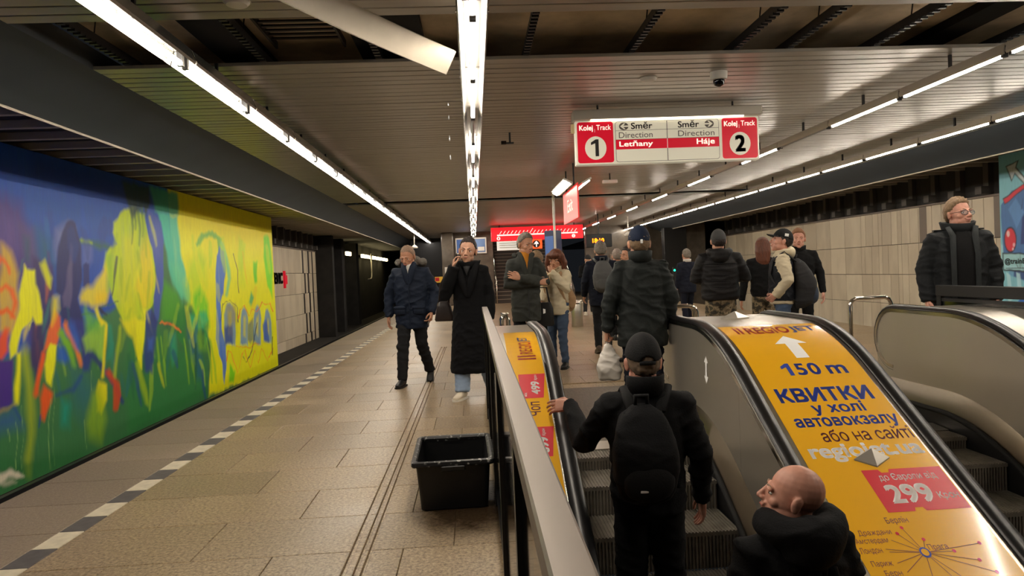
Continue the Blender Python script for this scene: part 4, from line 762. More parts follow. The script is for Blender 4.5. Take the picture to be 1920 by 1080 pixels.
 ((32, 39, 65), 0.9, 0.02, 0.3, [(11.46,1.09),(11.45,1.07),(11.53,0.96),(11.69,0.9),(11.72,0.9),(11.72,0.92),(11.61,0.99),(11.5,1.09)]),
 ((85, 168, 64), 0.8, 0.08, 0.6, [(11.07,1.07),(11.46,0.94),(11.43,0.69),(11.08,0.72)]),
 ((240, 214, 0), 0.9, 0.03, 0.3, [(11.37,1.13),(11.33,1.11),(11.39,0.94),(11.5,0.76),(11.56,0.74),(11.6,0.77),(11.48,0.95),(11.42,1.12)]),
 ((203, 211, 8), 0.9, 0.04, 0.5, [(10,1.76),(10.11,1.79),(10.25,1.54),(10.19,1.39),(10.12,1.44)]),
 ((250, 213, 0), 0.8, 0.06, 0.5, [(10.26,1.26),(10.39,1.28),(10.42,1.1),(10.32,0.98),(10.23,0.91)]),
 ((33, 106, 51), 0.55, 0.05, 0.2, [(8.98,-0.68),(9.62,-0.87),(11.28,-1.1),(13.38,-1.03),(13.35,-1.24),(10.2,-1.17),(8.94,-1.11),(8.11,-1.07),(8.15,-0.59)]),
 ((145, 184, 106), 0.7, 0.01, 0.8, [(9.45,-0.1),(9.45,-0.1),(9.39,-1.03),(9.39,-1.03),(9.39,-1.03),(9.46,-0.1)]),
 ((145, 184, 106), 0.7, 0.01, 0.8, [(10.18,0.19),(10.17,0.19),(10.08,-1.09),(10.08,-1.09),(10.08,-1.09),(10.18,0.19)]),
 ((145, 184, 106), 0.7, 0.01, 0.8, [(10.91,-0.6),(10.9,-0.6),(10.89,-1.01),(10.9,-1.01),(10.9,-1.01),(10.92,-0.61)]),
 ((145, 184, 106), 0.7, 0.01, 0.8, [(9.32,-0.31),(9.31,-0.31),(9.28,-0.87),(9.29,-0.87),(9.29,-0.87),(9.32,-0.32)]),
 ((145, 184, 106), 0.7, 0.01, 0.8, [(9.15,-0.36),(9.14,-0.36),(9.15,-0.53),(9.15,-0.54),(9.16,-0.53),(9.16,-0.36)]),
 ((145, 184, 106), 0.7, 0.01, 0.8, [(10.05,-0.14),(10.04,-0.14),(9.98,-1.11),(9.98,-1.11),(9.99,-1.11),(10.06,-0.14)]),
 ((145, 184, 106), 0.7, 0.01, 0.8, [(11.12,0.13),(11.12,0.13),(11.12,-0.18),(11.12,-0.18),(11.13,-0.18),(11.13,0.13)]),
 ((216, 205, 185), 0.95, 0.03, 0.3, [(8.78,-0.89),(9.02,-0.9),(9.15,-0.89),(9.31,-0.92),(9.4,-1.03),(9.27,-1.01),(9.14,-0.97),(9.01,-1.02),(8.77,-0.99)]),
 ((191, 186, 165), 0.8, 0.03, 0.3, [(9.01,-1),(9.2,-1.02),(9.26,-1.07),(9.04,-1.05)])]
def vnoise(rs, n, m, cy, cx):
    g = rs.rand(cy + 2, cx + 2)
    y = np.linspace(0, cy, n); x = np.linspace(0, cx, m)
    yi = y.astype(int); xi = x.astype(int); fy = (y - yi)[:, None]; fx = (x - xi)[None, :]
    fy = fy*fy*(3 - 2*fy); fx = fx*fx*(3 - 2*fx)
    g00 = g[yi][:, xi]; g01 = g[yi][:, xi + 1]; g10 = g[yi + 1][:, xi]; g11 = g[yi + 1][:, xi + 1]
    return (g00*(1 - fx) + g01*fx)*(1 - fy) + (g10*(1 - fx) + g11*fx)*fy
def paint(marks, base, y0, y1, z0, z1, step, seed=1, warp=.04, gain=1.22):
    nu, nv = int((y1 - y0)/step) + 1, int((z1 - z0)/step) + 1
    U, V = np.meshgrid(np.linspace(y0, y1, nu), np.linspace(z0, z1, nv))
    rs = np.random.RandomState(seed)
    Lu, Lv = int((y1 - y0)*1.6), int((z1 - z0)*1.6)
    wu = (vnoise(rs, nv, nu, Lv*2, Lu*2) - .5)*warp*2 + (vnoise(rs, nv, nu, Lv*3, Lu*5) - .5)*warp*.5
    wv = (vnoise(rs, nv, nu, Lv*2, Lu*2) - .5)*warp*2 + (vnoise(rs, nv, nu, Lv*2, Lu*6) - .5)*warp*1.2
    streak = vnoise(rs, nv, nu, max(2, Lv), Lu*9)*.6 + vnoise(rs, nv, nu, max(2, Lv*2), Lu*18)*.4
    Uw, Vw = U + wu, V + wv
    C = np.empty((nv, nu, 3)); C[:] = np.array(lin(base))*gain
    for col, al, soft, st, poly in marks:
        p = np.array(poly, float); lo = p.min(0) - .35; hi = p.max(0) + .35
        i0 = max(0, int((lo[0] - y0)/step)); i1 = min(nu, int((hi[0] - y0)/step) + 2)
        j0 = max(0, int((lo[1] - z0)/step)); j1 = min(nv, int((hi[1] - z0)/step) + 2)
        if i1 <= i0 or j1 <= j0: continue
        u = Uw[j0:j1, i0:i1]; v = Vw[j0:j1, i0:i1]
        inside = np.zeros(u.shape, bool); d2 = np.full(u.shape, 1e9)
        for a, b in zip(p, np.roll(p, -1, 0)):
            e = b - a; L = e @ e + 1e-12
            t = np.clip(((u - a[0])*e[0] + (v - a[1])*e[1])/L, 0, 1)
            d2 = np.minimum(d2, (u - a[0] - t*e[0])**2 + (v - a[1] - t*e[1])**2)
            if a[1] != b[1]:
                c = (a[1] > v) != (b[1] > v)
                inside ^= c & (u < (b[0] - a[0])*(v - a[1])/(b[1] - a[1]) + a[0])
        d = np.sqrt(d2)*np.where(inside, -1, 1)
        mk = np.clip(.5 - d/(2*max(soft, .008)), 0, 1)
        mk = mk*al*(1 - st*np.clip((streak[j0:j1, i0:i1] - .45)*2.4, 0, 1)*.34)
        C[j0:j1, i0:i1] = C[j0:j1, i0:i1]*(1 - mk[..., None]) + np.minimum(np.array(lin(col))*gain, .92)*mk[..., None]
    return C, nu, nv
def painted_sheet(name, X, y0, y1, z0, z1, marks, base, step, s, parent, seed=1, warp=.04):
    C, nu, nv = paint(marks, base, y0, y1, z0, z1, step, seed, warp)
    U, V = np.meshgrid(np.linspace(y0, y1, nu), np.linspace(z0, z1, nv))
    co = np.stack([np.full(U.shape, X), U, V], -1).reshape(-1, 3)
    idx = np.arange(nu*nv).reshape(nv, nu)
    q = np.stack([idx[:-1, :-1], idx[:-1, 1:], idx[1:, 1:], idx[1:, :-1]], -1).reshape(-1, 4)
    if s < 0: q = q[:, ::-1]
    me = bpy.data.meshes.new(name); me.vertices.add(len(co)); me.vertices.foreach_set('co', co.ravel())
    me.loops.add(q.size); me.loops.foreach_set('vertex_index', q.ravel().astype(np.int32))
    me.polygons.add(len(q)); me.polygons.foreach_set('loop_start', np.arange(0, q.size, 4, dtype=np.int32)); me.update(calc_edges=True)
    at = me.color_attributes.new('paint', 'FLOAT_COLOR', 'POINT')
    at.data.foreach_set('color', np.concatenate([C.reshape(-1, 3), np.ones((nu*nv, 1))], 1).ravel().astype(np.float32))
    return link(name, me, M['mural'], parent)
mu = thing('mural_wall', 'huge abstract mural in yellow, green and blue along the left track', 'mural', (-5.99, 13.2, ZB))
bk = MB().box(-.14, .05, -8.2, 8.12, -.01, 4.41).build('mural_board', mat('mural_board_edge', (60, 80, 50), .7), mu)
ms = painted_sheet('mural_painting', 0, 5.0, 21.32, ZB, 3.29, MURAL, (54, 114, 66), .022, 1, mu)
ms.location = (.055, -13.2, -ZB)
# the mural on the right wall: robots and a red ball on light blue
RM = []
def rp(col, pts, al=1, soft=.012, st=.15): RM.append((col, al, soft, st, pts))
rr_ = random.Random(5)
lb, mb_, db, ink, red_ = (120, 182, 196), (64, 110, 168), (40, 62, 120), (22, 26, 40), (206, 44, 62)
for i in range(26):
    y = rr_.uniform(8.2, 13.6); z = rr_.uniform(-.6, 3.1); c = rr_.choice([mb_, db, (96, 150, 190), (150, 200, 206), (80, 90, 150)])
    rp(c, [(y, z), (y + rr_.uniform(.2, .7), z + rr_.uniform(-.1, .3)), (y + rr_.uniform(.2, .6), z + rr_.uniform(.3, .8)), (y - rr_.uniform(0, .3), z + rr_.uniform(.2, .7))], .9)
def ring(cy, cz, r, a, w, col, n=24):
    rp(col, [(cy + r*math.cos(6.283*k/n), cz + r*math.sin(6.283*k/n)*a) for k in range(n)])
rp(mb_, [(13.6, 2.3), (13.3, 2.55), (12.9, 2.6), (12.6, 2.2), (12.6, 1.7), (13.0, 1.3), (13.55, 1.35)]); rp((84, 134, 190), [(13.4, 2.2), (13.2, 2.4), (13.0, 2.1), (13.2, 1.8)])
rp(db, [(13.1, 1.5), (13.05, 2.0), (12.8, 2.2), (12.7, 1.5)]); 
ring(13.36, 1.60, .165, 1.55, 0, ink); ring(13.36, 1.60, .14, 1.6, 0, red_); ring(13.41, 1.72, .04, 1.5, 0, (240, 190, 190)); ring(13.27, 1.5, .03, 1.3, 0, (240, 170, 180)); ring(13.3, 1.42, .02, 1.3, 0, (240, 200, 200))
rp(ink, [(13.55, 2.42), (12.98, 2.66), (12.97, 2.56), (13.5, 2.30)]); rp(red_, [(13.53, 2.40), (13.0, 2.64), (12.99, 2.57), (13.49, 2.32)])
rp(ink, [(13.45, 3.05), (13.1, 3.12), (13.17, 2.98), (12.7, 2.52), (12.7, 2.36), (13.22, 2.86), (13.3, 2.72)]); rp((190, 202, 204), [(13.42, 3.03), (13.15, 3.09), (13.2, 2.97), (12.7, 2.47), (12.7, 2.40), (13.22, 2.89), (13.29, 2.77)])
rp(ink, [(13.58, 1.36), (12.6, 1.30), (12.6, .92), (13.58, .98)]); rp((150, 196, 200), [(13.55, 1.33), (12.6, 1.27), (12.6, .95), (13.55, 1.01)])
rp((170, 208, 216), [(13.5, .95), (13.4, .9), (13.35, .4), (13.45, .35)], .9); rp((170, 208, 216), [(13.25, .95), (13.15, .92), (13.1, .45), (13.2, .4)], .9)
rp((44, 96, 176), [(13.5, .1), (12.8, .75), (12.7, .65), (13.4, 0)]); rp(ink, [(13.5, .04), (12.9, .1), (12.9, .0), (13.5, -.06)])
for i in range(14):
    y = rr_.uniform(12.4, 13.5); z = rr_.uniform(-.2, 3.0); rp(ink, [(y, z), (y + .02, z), (y + rr_.uniform(-.1, .15), z + rr_.uniform(.15, .4))], .8)
mr_ = thing('robot_mural', 'light blue mural with a red ball on the right track wall', 'mural', (10.66, 10.9, ZB))
MB().box(-.05, .2, -2.9, 2.72, 0, 4.41).build('mural_board', mat('robot_mural_edge', (70, 90, 100), .7), mr_)
o = painted_sheet('mural_painting', 0, 8.0, 13.62, ZB, 3.29, RM, lb, .016, -1, mr_, 4, .015); o.location = (-.055, -10.9, -ZB)
co, fs = text_mesh('@trainER', .02); u, v = fit(co, 0, 1, 1.09, 1.23)
MB().add([(-.058, 13.52 - a*.62 - 10.9, b - ZB) for a, b in zip(u, v)], fs).build('mural_lettering', M['ink'], mr_, fix=False)
MB().box(-.06, -.056, 12.86 - 10.9, 13.5 - 10.9, 1.03 - ZB, 1.04 - ZB).build('lettering_arrow', M['ink'], mr_)

# ------------------------------------------------------------------ fluorescent light rows hung below the ceiling
LZ = 3.08
def housing(w, h):
    m = MB(); t = .006
    m.loft([[(-w/2, y, -.012), (-w/2 + .012, y, -.03), (-w*.30, y, h - .012), (w*.30, y, h - .012), (w/2 - .012, y, -.03), (w/2, y, -.012), (w*.34, y, h), (-w*.34, y, h)] for y in (.01, 1.49)])
    return m.mesh('housing')
hm = housing(.21, .085); hm.materials.append(M['reflector'])
hm2 = housing(.075, .06); hm2.materials.append(M['lamp_body'])
tm = MB().tube([(0, .06, 0), (0, 1.44, 0)], .019, 12).mesh('tube'); tm.materials.append(M['tube'])
to = MB().tube([(0, .06, 0), (0, 1.44, 0)], .016, 12).mesh('tube'); to.materials.append(M['tube_off'])
cm = MB().box(-.022, .022, .03, .062, -.052, .06).mesh('lamp_holder'); cm.materials.append(M['blackmetal'])
hg = MB().box(-.012, .012, .72, .745, .05, .20).mesh('hanger'); hg.materials.append(M['blackmetal'])
bd = MB().loft([[(x, y, z) for (x, z) in ((-.108, -.014), (-.07, .075), (.07, .075), (.108, -.014), (.112, -.010), (.072, .082), (-.072, .082), (-.112, -.010))] for y in (1.466, 1.488)]).mesh('joint_band'); bd.materials.append(M['chrome'])
def light_row(rowname, x, y0, n, lit, wide=True, dx=0):
    for i in range(n):
        on = lit(i)
        t = thing('fluorescent_light', '%s tube light, %s from the near end of the %s' % ('lit' if on else 'unlit', ORD[i], rowname), 'light', (x, y0 + i*1.5, LZ), group='tube lights of the ' + rowname)
        link('housing', hm if wide else hm2, None, t); link('tube', tm if on else to, None, t).location = (0, 0, -.03); link('lamp_holder', cm, None, t); link('lamp_holder', cm, None, t).location = (0, 1.408, 0); link('hanger', hg, None, t)
        if wide: link('joint_band', bd, None, t)
light_row('left light row', -2.15, 1.05, 24, lambda i: True)
light_row('centre light row', .065, 1.65, 23, lambda i: (i < 4) or (i % 2 == 1))
light_row('inner right light row', 4.63, 1.3, 22, lambda i: i in (0, 1, 2, 3, 4) or (i % 2 == 0), False)
light_row('outer right light row', 6.8, 1.3, 23, lambda i: True, False)

# ------------------------------------------------------------------ escalators
YK, TT, MS = 4.94, .45, math.tan(math.radians(30.5))
def prof(Y):
    if Y > YK + TT: return 0.0
    if Y < YK - TT: return -MS*(YK - Y)
    return -MS*(YK + TT - Y)**2/(4*TT)
YB = .6                                    # the built run goes this far down
YG = sorted(set([round(YB + .5*k, 3) for k in range(8)] + [round(4.3 + .06*k, 3) for k in range(22)] + [5.62, 6.1]))
def ys(y0, y1): return [y0] + [y for y in YG if y0 + 1e-4 < y < y1 - 1e-4] + [y1]
HZ = .93                                   # handrail top above the tread line
YN = 6.10; RN = .30                        # newel: centre of the end curve
def newel_path(off=0, r=RN):
    p = [(y, HZ + prof(y) - off) for y in ys(YB, YN)]
    c = HZ - RN
    for k in range(1, 13):
        a = PI/2 - PI*k/12; p.append((YN + (r - off)*math.cos(a), c + (r - off)*math.sin(a)))
    return p
def ribbon(mb, sec, path):
    # sec: (x, n) with n along the path normal
    rings = []
    for i, (y, z) in enumerate(path):
        a = path[max(i - 1, 0)]; b = path[min(i + 1, len(path) - 1)]
        t = Vector((b[0] - a[0], b[1] - a[1])).normalized(); nrm = Vector((-t.y, t.x))
        rings.append([(x, y + nrm.x*n, z + nrm.y*n) for x, n in sec])
    return mb.loft(rings)
def handrail(parent, x):
    sec = [(x - .040, -.030), (x - .046, -.014), (x - .038, -.002), (x, .004), (x + .038, -.002), (x + .046, -.014), (x + .040, -.030)]
    smooth_angle(ribbon(MB(), sec, newel_path()).build('handrail', M['rubber'], parent), 50)
    sec = [(x - .052, -.062), (x - .052, -.034), (x - .030, -.030), (x + .030, -.030), (x + .052, -.034), (x + .052, -.062)]
    smooth_angle(ribbon(MB(), sec, newel_path()).build('handrail_guide', M['chrome'], parent), 50)
def side_panels(parent, xh, xs, s):
    # inner balustrade sheets between the handrail and the sloping ledge, then ledge, brush and skirt
    xi = xh + s*.045
    cuts = [YB, 2.15, 3.3, 4.45, YN + RN - .06]
    for a, b in zip(cuts, cuts[1:]):
        yy = ys(a + .002, b - .002); m = MB(); top = []; bot = []
        for y in yy:
            z1 = HZ + prof(y) - .06
            if y > YN: z1 = HZ - RN + math.sqrt(max(.0, (RN - .06)**2 - (y - YN)**2))
            top.append((y, z1)); bot.append((y, min(prof(y) + .26, z1 - .01)))
        n = len(yy)
        if yy[-1] > YN:
            yy2 = [y for y in np.linspace(YN, yy[-1], 9)]
            top = [p for p in top if p[0] < YN] + [(y, HZ - RN + math.sqrt(max(0, (RN - .06)**2 - (y - YN)**2))) for y in yy2]
            bot = [p for p in bot if p[0] < YN] + [(y, .26) for y in yy2]; n = len(top)
        x0, x1 = sorted((xi, xi - s*.02))
        m.loft([[(x0, t[0], t[1]), (x1, t[0], t[1]), (x1, q[0], q[1]), (x0, q[0], q[1])] for t, q in zip(top, bot)])
        m.build('balustrade_panel', M['steel_side'], parent)
    path = [(y, prof(y)) for y in ys(YB, YN + .1)]
    xe = xs - s*.012
    sec = [(xi, .28), (xe, .13), (xe, .11), (xi - s*.02, .24)]
    smooth_angle(MB().sweep(sec if s > 0 else sec[::-1], path).build('ledge', M['ledge'], parent), 30)
    sec = [(xe - s*.018, .105), (xe - s*.018, -.35), (xe, -.35), (xe, .105)]
    MB().sweep(sec, path).build('skirt', M['blackmetal'], parent)
    m = MB(); m.tube([(xe + s*.012, y, z + .125) for y, z in path], .02, 8); m.build('skirt_brush', M['brush'], parent, True)
def step_meshes(w):
    n = 44; p = w/n
    t = MB(); t.box(-w/2, w/2, -.2, .2, -.03, -.006)
    for i in range(n): t.box(-w/2 + i*p, -w/2 + i*p + p*.5, -.2, .2, -.006, 0)
    r = MB(); pts = []
    for i in range(n):
        x = -w/2 + i*p; pts += [(x, -.2), (x + p*.5, -.2), (x + p*.5, -.188), (x + p, -.188)]
    pts = pts + [(w/2, -.17), (-w/2, -.17)]
    r.loft([[(x, y + .05*q*q*0, z) for x, y in pts] for z, q in ((-.235, 1), (-.03, 0))])
    return t.mesh('tread'), r.mesh('riser')
def escalator(label, xa, xb, off):
    xc = (xa + xb)/2; w = xb - xa - 2*off
    E = thing('escalator', label, 'escalator', (xc, PYE, 0))
    E['group'] = 'escalators coming up to the platform'
    inv = Vector((-xc, -PYE, 0))
    kids = []
    def here(): return [o for o in COL.objects if o.parent == E]
    handrail(E, xa); handrail(E, xb)
    side_panels(E, xa, xa + off, 1); side_panels(E, xb, xb - off, -1)
    tm_, rm_ = step_meshes(w); tm_.materials.append(M['stepmetal']); rm_.materials.append(M['stepmetal'])
    y = 3.65 - .4*7
    i = 0
    while y < 5.35:
        st = empty('step', (xc, y, prof(y)), 0, E)
        link('tread', tm_, None, st); link('riser', rm_, None, st)
        y += .4
    # comb and landing plates
    MB().loft([[(xa + off, 5.25, -.012), (xb - off, 5.25, -.012), (xb - off, 5.25, .0), (xa + off, 5.25, .0)], [(xa + off, 5.45, -.012), (xb - off, 5.45, -.012), (xb - off, 5.45, .012), (xa + off, 5.45, .012)]]).build('comb_plate', M['steel'], E)
    MB().box(xa + off, xb - off, 5.45, PYE + .0, -.03, .008).build('landing_plate', M['landing'], E)
    MB().box(xa + .06, xb - .06, PYE, 8.02, -.012, .004).build('landing_plate', M['landing'], E)
    MB().box(xa + off - .02, xb - off + .02, YB, 5.45, -4.2, -4.1).build('truss_floor', M['dark'], E)
    for o in here(): o.location = Vector(o.location) + inv
    return E
M['stud'] = mat('stud_steel', (214, 208, 196), .3, .5)
M['landing'] = mat('ribbed_landing_plate', (112, 102, 90), .45, .6, var=.3, vscale=8, bump=.3, bscale=60, stretch=(6, 1, 1))
E1 = escalator('escalator on the left, carrying the man with the black backpack', .49, 1.72, .14)
E2 = escalator('escalator on the right, empty, beside the tall steel balustrade', 2.60, 3.76, .13)
# decks between and beside the escalators
def deck(name, label, xa, xb, dz, out_l=None, out_r=None):
    D = thing(name, label, 'deck', ((xa + xb)/2, PYE, 0)); inv = Vector((-(xa + xb)/2, -PYE, 0))
    path = [(y, HZ + prof(y) + dz) for y in ys(YB, YN + .02)]
    m = MB(); m.sweep([(xa, -.02), (xb, -.02), (xb, 0), (xa, 0)], path); m.build('deck_sheet', M['steel'], D).location = inv
    c = HZ + dz - .26
    arc = [(YN + .02 + .26*math.sin(a), c + .26*math.cos(a)) for a in np.linspace(0, PI/2, 9)] + [(YN + .28, 0.0)]
    m = MB(); m.loft([[(xa, y, z), (xb, y, z), (xb, y - .015, z - .005), (xa, y - .015, z - .005)] for y, z in arc]); smooth_angle(m.build('end_cover', M['steel'], D)).location = inv
    for x, k in ((out_l, 1), (out_r, -1)):
        if x is None: continue
        m = MB(); m.loft([[(x, y, HZ + prof(y) + dz), (x + k*.012, y, HZ + prof(y) + dz), (x + k*.012, y, -4), (x, y, -4)] for y in ys(YB, YN + .02)]); m.build('outer_cladding', M['blackmetal'], D).location = inv
    return D, inv
DZ = -.03
DM, iM = deck('advertising_deck', 'wide yellow advertising deck between the two escalators', 1.765, 2.555, DZ)
DL, iL = deck('advertising_deck', 'narrow yellow advertising strip between railing and left escalator', .155, .445, DZ, .150)
DR, iR = deck('steel_deck', 'bare steel deck to the right of the right escalator', 3.805, 4.42, DZ, None, 4.412)
def on_deck(D, inv, name, uv, faces, m, lift):
    # cut the flat print at the same stations as the deck so that it follows the bend
    bm = bmesh.new(); vs = [bm.verts.new((x, y, 0)) for x, y in uv]
    for f in faces:
        try: bm.faces.new([vs[i] for i in f])
        except ValueError: pass
    lo, hi = min(p[1] for p in uv), max(p[1] for p in uv)
    for y in YG:
        if lo + 1e-5 < y < hi - 1e-5: bmesh.ops.bisect_plane(bm, geom=bm.verts[:] + bm.edges[:] + bm.faces[:], dist=1e-6, plane_co=(0, y, 0), plane_no=(0, 1, 0))
    for v in bm.verts: v.co.z = HZ + pz(v.co.y) + DZ + lift
    bm.normal_update()
    for f in bm.faces:
        if f.normal.z < 0: f.normal_flip()
    me = bpy.data.meshes.new(name); bm.to_mesh(me); bm.free()
    o = link(name, me, m, D); o.location = inv; return o
def pz(y):
    # the deck sheet is straight between stations
    for a, b in zip(YG, YG[1:]):
        if a <= y <= b: return prof(a) + (prof(b) - prof(a))*(y - a)/(b - a)
    return prof(y)
def poster(D, inv, xa, xb, y0, y1):
    yy = ys(y0, y1); uv = [(x, y) for y in yy for x in (xa, xb)]
    on_deck(D, inv, 'poster', uv, [(2*i, 2*i + 1, 2*i + 3, 2*i + 2) for i in range(len(yy) - 1)], M['poster'], .002)
poster(DM, iM, 1.80, 2.525, 1.2, 5.17)
def subdiv_fit(co, fs, x0, x1, y0, y1, rot=False):
    if rot: co = np.stack([-co[:, 1], co[:, 0], co[:, 2]], 1)     # reads upwards along the slope
    u, v = fit(co, x0, x1, y0, y1); return list(zip(u, v)), fs
def words(D, inv, s, x0, x1, y0, y1, m, bold=0, rot=False, lift=.0030, sp=1.0):
    co, fs = text_mesh(s, bold, spacing=sp); uv, fs = subdiv_fit(co, fs, x0, x1, y0, y1, rot)
    o = on_deck(D, inv, 'lettering', uv, fs, m, lift); o['label'] = 'printed words "%s"' % s; return o
W_ = lambda *a, **k: words(DM, iM, *a, **k)
W_('II', 1.887, 1.935, 4.975, 5.11, M['poster_dkred'], .02); W_('REGIO', 1.965, 2.28, 4.965, 5.105, M['poster_dkred'], .02); W_('JET', 2.29, 2.479, 4.96, 5.095, M['poster_blue'], .02)
on_deck(DM, iM, 'arrow', [(2.145, 4.615), (2.235, 4.615), (2.235, 4.79), (2.30, 4.79), (2.185, 4.905), (2.075, 4.79), (2.145, 4.79)], [(0, 1, 2, 6), (2, 3, 4), (2, 4, 6), (6, 4, 5)], M['poster_white'], .0030)
W_('50', 2.085, 2.245, 4.452, 4.560, M['poster_blue'], .02, sp=1.1); W_('m', 2.29, 2.418, 4.452, 4.530, M['poster_blue'], .02)
on_deck(DM, iM, 'lettering', [(2.028, 4.452), (2.056, 4.452), (2.056, 4.562), (2.034, 4.562), (1.992, 4.534), (1.992, 4.510), (2.028, 4.528)], [(0, 1, 2, 6), (2, 3, 6), (3, 4, 5, 6)], M['poster_blue'], .004)
W_('КВИТКИ', 1.860, 2.459, 4.230, 4.345, M['poster_blue'], .03)
W_('у холі', 2.025, 2.355, 4.120, 4.222, M['poster_blue'], .02)
W_('автовокзалу', 1.870, 2.502, 4.018, 4.108, M['poster_blue'], .02)
W_('або на сайті', 1.977, 2.517, 3.930, 4.020, M['poster_brown'], .005)
W_('regiojet.ua', 1.851, 2.505, 3.795, 3.915, M['poster_white'], .025)
on_deck(DM, iM, 'price_ticket', [(2.075, 3.735), (2.17, 3.735), (2.18, 3.715), (2.22, 3.715), (2.23, 3.735), (2.52, 3.735), (2.52, 3.485), (2.28, 3.485), (2.27, 3.505), (2.23, 3.505), (2.22, 3.485), (2.075, 3.485)], [tuple(range(11, -1, -1))], M['poster_red'], .0030)
W_('до Європи від', 2.145, 2.465, 3.655, 3.708, M['poster_white'], .01, lift=.0038)
W_('299', 2.135, 2.375, 3.530, 3.640, M['poster_white'], .03, lift=.0038)
W_('Крон', 2.395, 2.505, 3.535, 3.585, M['poster_white'], .015, lift=.0038)
for s, a, b, c, d in (('Берлін', 2.033, 2.148, 3.419, 3.461), ('Драждани', 1.856, 2.025, 3.366, 3.401), ('Амстердам', 1.82, 1.985, 3.326, 3.360), ('Лондон', 1.815, 1.925, 3.278, 3.314), ('Прага', 2.157, 2.255, 3.276, 3.312), ('Париж', 1.835, 1.938, 3.214, 3.248), ('Берн', 1.873, 1.955, 3.167, 3.201)):
    W_(s, a, b, c, d, M['poster_brown'], .0)
hub = (2.126, 3.272)
def disc(cx, cy, r, n=14): return [(cx + r*math.cos(6.283*k/n), cy + r*math.sin(6.283*k/n)) for k in range(n)], [tuple(range(n))]
a = disc(*hub, .026); on_deck(DM, iM, 'map_node', *a, M['poster_blue'], .004); a = disc(*hub, .018); on_deck(DM, iM, 'map_node', *a, M['poster'], .005)
for (x, y) in ((2.09, 3.40), (2.05, 3.372), (2.0, 3.342), (1.945, 3.30), (1.96, 3.23), (1.98, 3.185), (2.16, 3.335), (1.955, 3.285), (2.27, 3.27), (2.42, 3.30), (2.36, 3.22), (2.40, 3.16), (2.2, 3.10), (2.30, 3.05), (2.05, 3.06)):
    dx, dy = x - hub[0], y - hub[1]; l = math.hypot(dx, dy); ux, uy = -dy/l*.0012, dx/l*.0012; sx, sy = hub[0] + dx/l*.026, hub[1] + dy/l*.026
    on_deck(DM, iM, 'map_line', [(sx + ux, sy + uy), (x + ux, y + uy), (x - ux, y - uy), (sx - ux, sy - uy)], [(3, 2, 1, 0)], M['poster_brown'], .004)
    if x > 2.0: a = disc(x, y, .009, 8); on_deck(DM, iM, 'map_node', *a, M['poster_red'], .005)
for D, inv, cx, cy, r in ((DM, iM, 2.178, 3.803, .085), (DM, iM, 2.145, 5.72, .10)):
    dz = (prof(cy + .05) - prof(cy - .05))/.1
    pts = [(cx - r*1.2, cy), (cx, cy - r*.62), (cx + r*1.2, cy), (cx, cy + r*.62)]
    m = MB(); lo = [(x, y, HZ + prof(cy) + DZ + dz*(y - cy) - .004) for x, y in pts]; lo2 = [(x, y, z + .014) for x, y, z in lo]
    m.loft([lo, lo2]); b = len(m.v); m.add(lo2 + [(cx, cy, HZ + prof(cy) + DZ + .065)], [(0, 1, 4), (1, 2, 4), (2, 3, 4), (3, 0, 4)])
    m.build('pyramid_stud', M['stud'], D, fix=False).location = inv
# narrow strip
poster(DL, iL, .205, .438, 1.2, 5.36)
Wl = lambda *a, **k: words(DL, iL, *a, rot=True, **k)
Wl('II', .275, .40, 4.745, 4.80, M['poster_dkred'], .02); Wl('REGIO', .295, .385, 4.82, 5.02, M['poster_dkred'], .01); Wl('JET', .295, .385, 5.03, 5.13, M['poster_blue'], .01)
def ticket(ya, yb): on_deck(DL, iL, 'price_ticket', [(.262, ya), (.405, ya), (.436, yb), (.262, yb)], [(0, 1, 2, 3)], M['poster_red'], .0030)
ticket(4.375, 4.585); Wl('499', .335, .39, 4.405, 4.515, M['poster_white'], .03, lift=.0038); Wl('Крон', .36, .385, 4.525, 4.575, M['poster_white'], .01, lift=.0038); Wl('від', .285, .305, 4.39, 4.42, M['poster_white'], .01, lift=.0038)
Wl('Чоп', .30, .375, 4.235, 4.345, M['poster_brown'], .01)
ticket(3.94, 4.15); Wl('699', .335, .39, 3.965, 4.075, M['poster_white'], .03, lift=.0038); Wl('Крон', .36, .385, 4.085, 4.135, M['poster_white'], .01, lift=.0038)
Wl('Київ', .30, .375, 3.75, 3.87, M['poster_brown'], .01); ticket(3.42, 3.63)
# arrow sticker on the steel side of the left escalator
ai = empty('x'); bpy.data.objects.remove(ai)
def side_arrow():
    m = MB(); x = 1.72 - .046
    pts = [(5.05, .42), (5.085, .42), (5.085, .30), (5.12, .30), (5.067, .21), (5.015, .30), (5.05, .30)]
    pts = [(5.02, .64), (5.06, .69), (5.11, .64), (5.080, .64), (5.085, .54), (5.115, .54), (5.065, .485), (5.02, .54), (5.052, .54), (5.045, .64)]
    m.add([(x - 1.105 - .003, y - PYE, z) for y, z in pts], [tuple(range(len(pts)))])
    m.build('arrow_sticker', M['poster_white'], E1, fix=False)['label'] = 'white two-headed arrow sticker'
side_arrow()
# tubular guards at the far ends of the decks
def u_guard(label, xa, xb, y, depth):
    t = thing('tubular_guard', label, 'guard rail', ((xa + xb)/2, y, 0)); h = .945
    for dy in (0, depth):
        w = (xb - xa)/2
        m = MB().tube([(-w, dy, 0), (-w, dy, h - .06), (-w + .02, dy, h - .02), (-w + .06, dy, h), (w - .06, dy, h), (w - .02, dy, h - .02), (w, dy, h - .06), (w, dy, 0)], .02, 10)
        m.build('bent_tube', M['chrome'], t, True)
u_guard('bent chrome tube guard at the head of the narrow advertising strip', .26, .33, 7.05, .14)
u_guard('bent chrome tube guard behind the wide advertising deck', 1.86, 2.25, 7.05, .10)
u_guard('bent chrome tube guard left of the tall steel balustrade', 3.86, 4.29, 7.05, .0001)

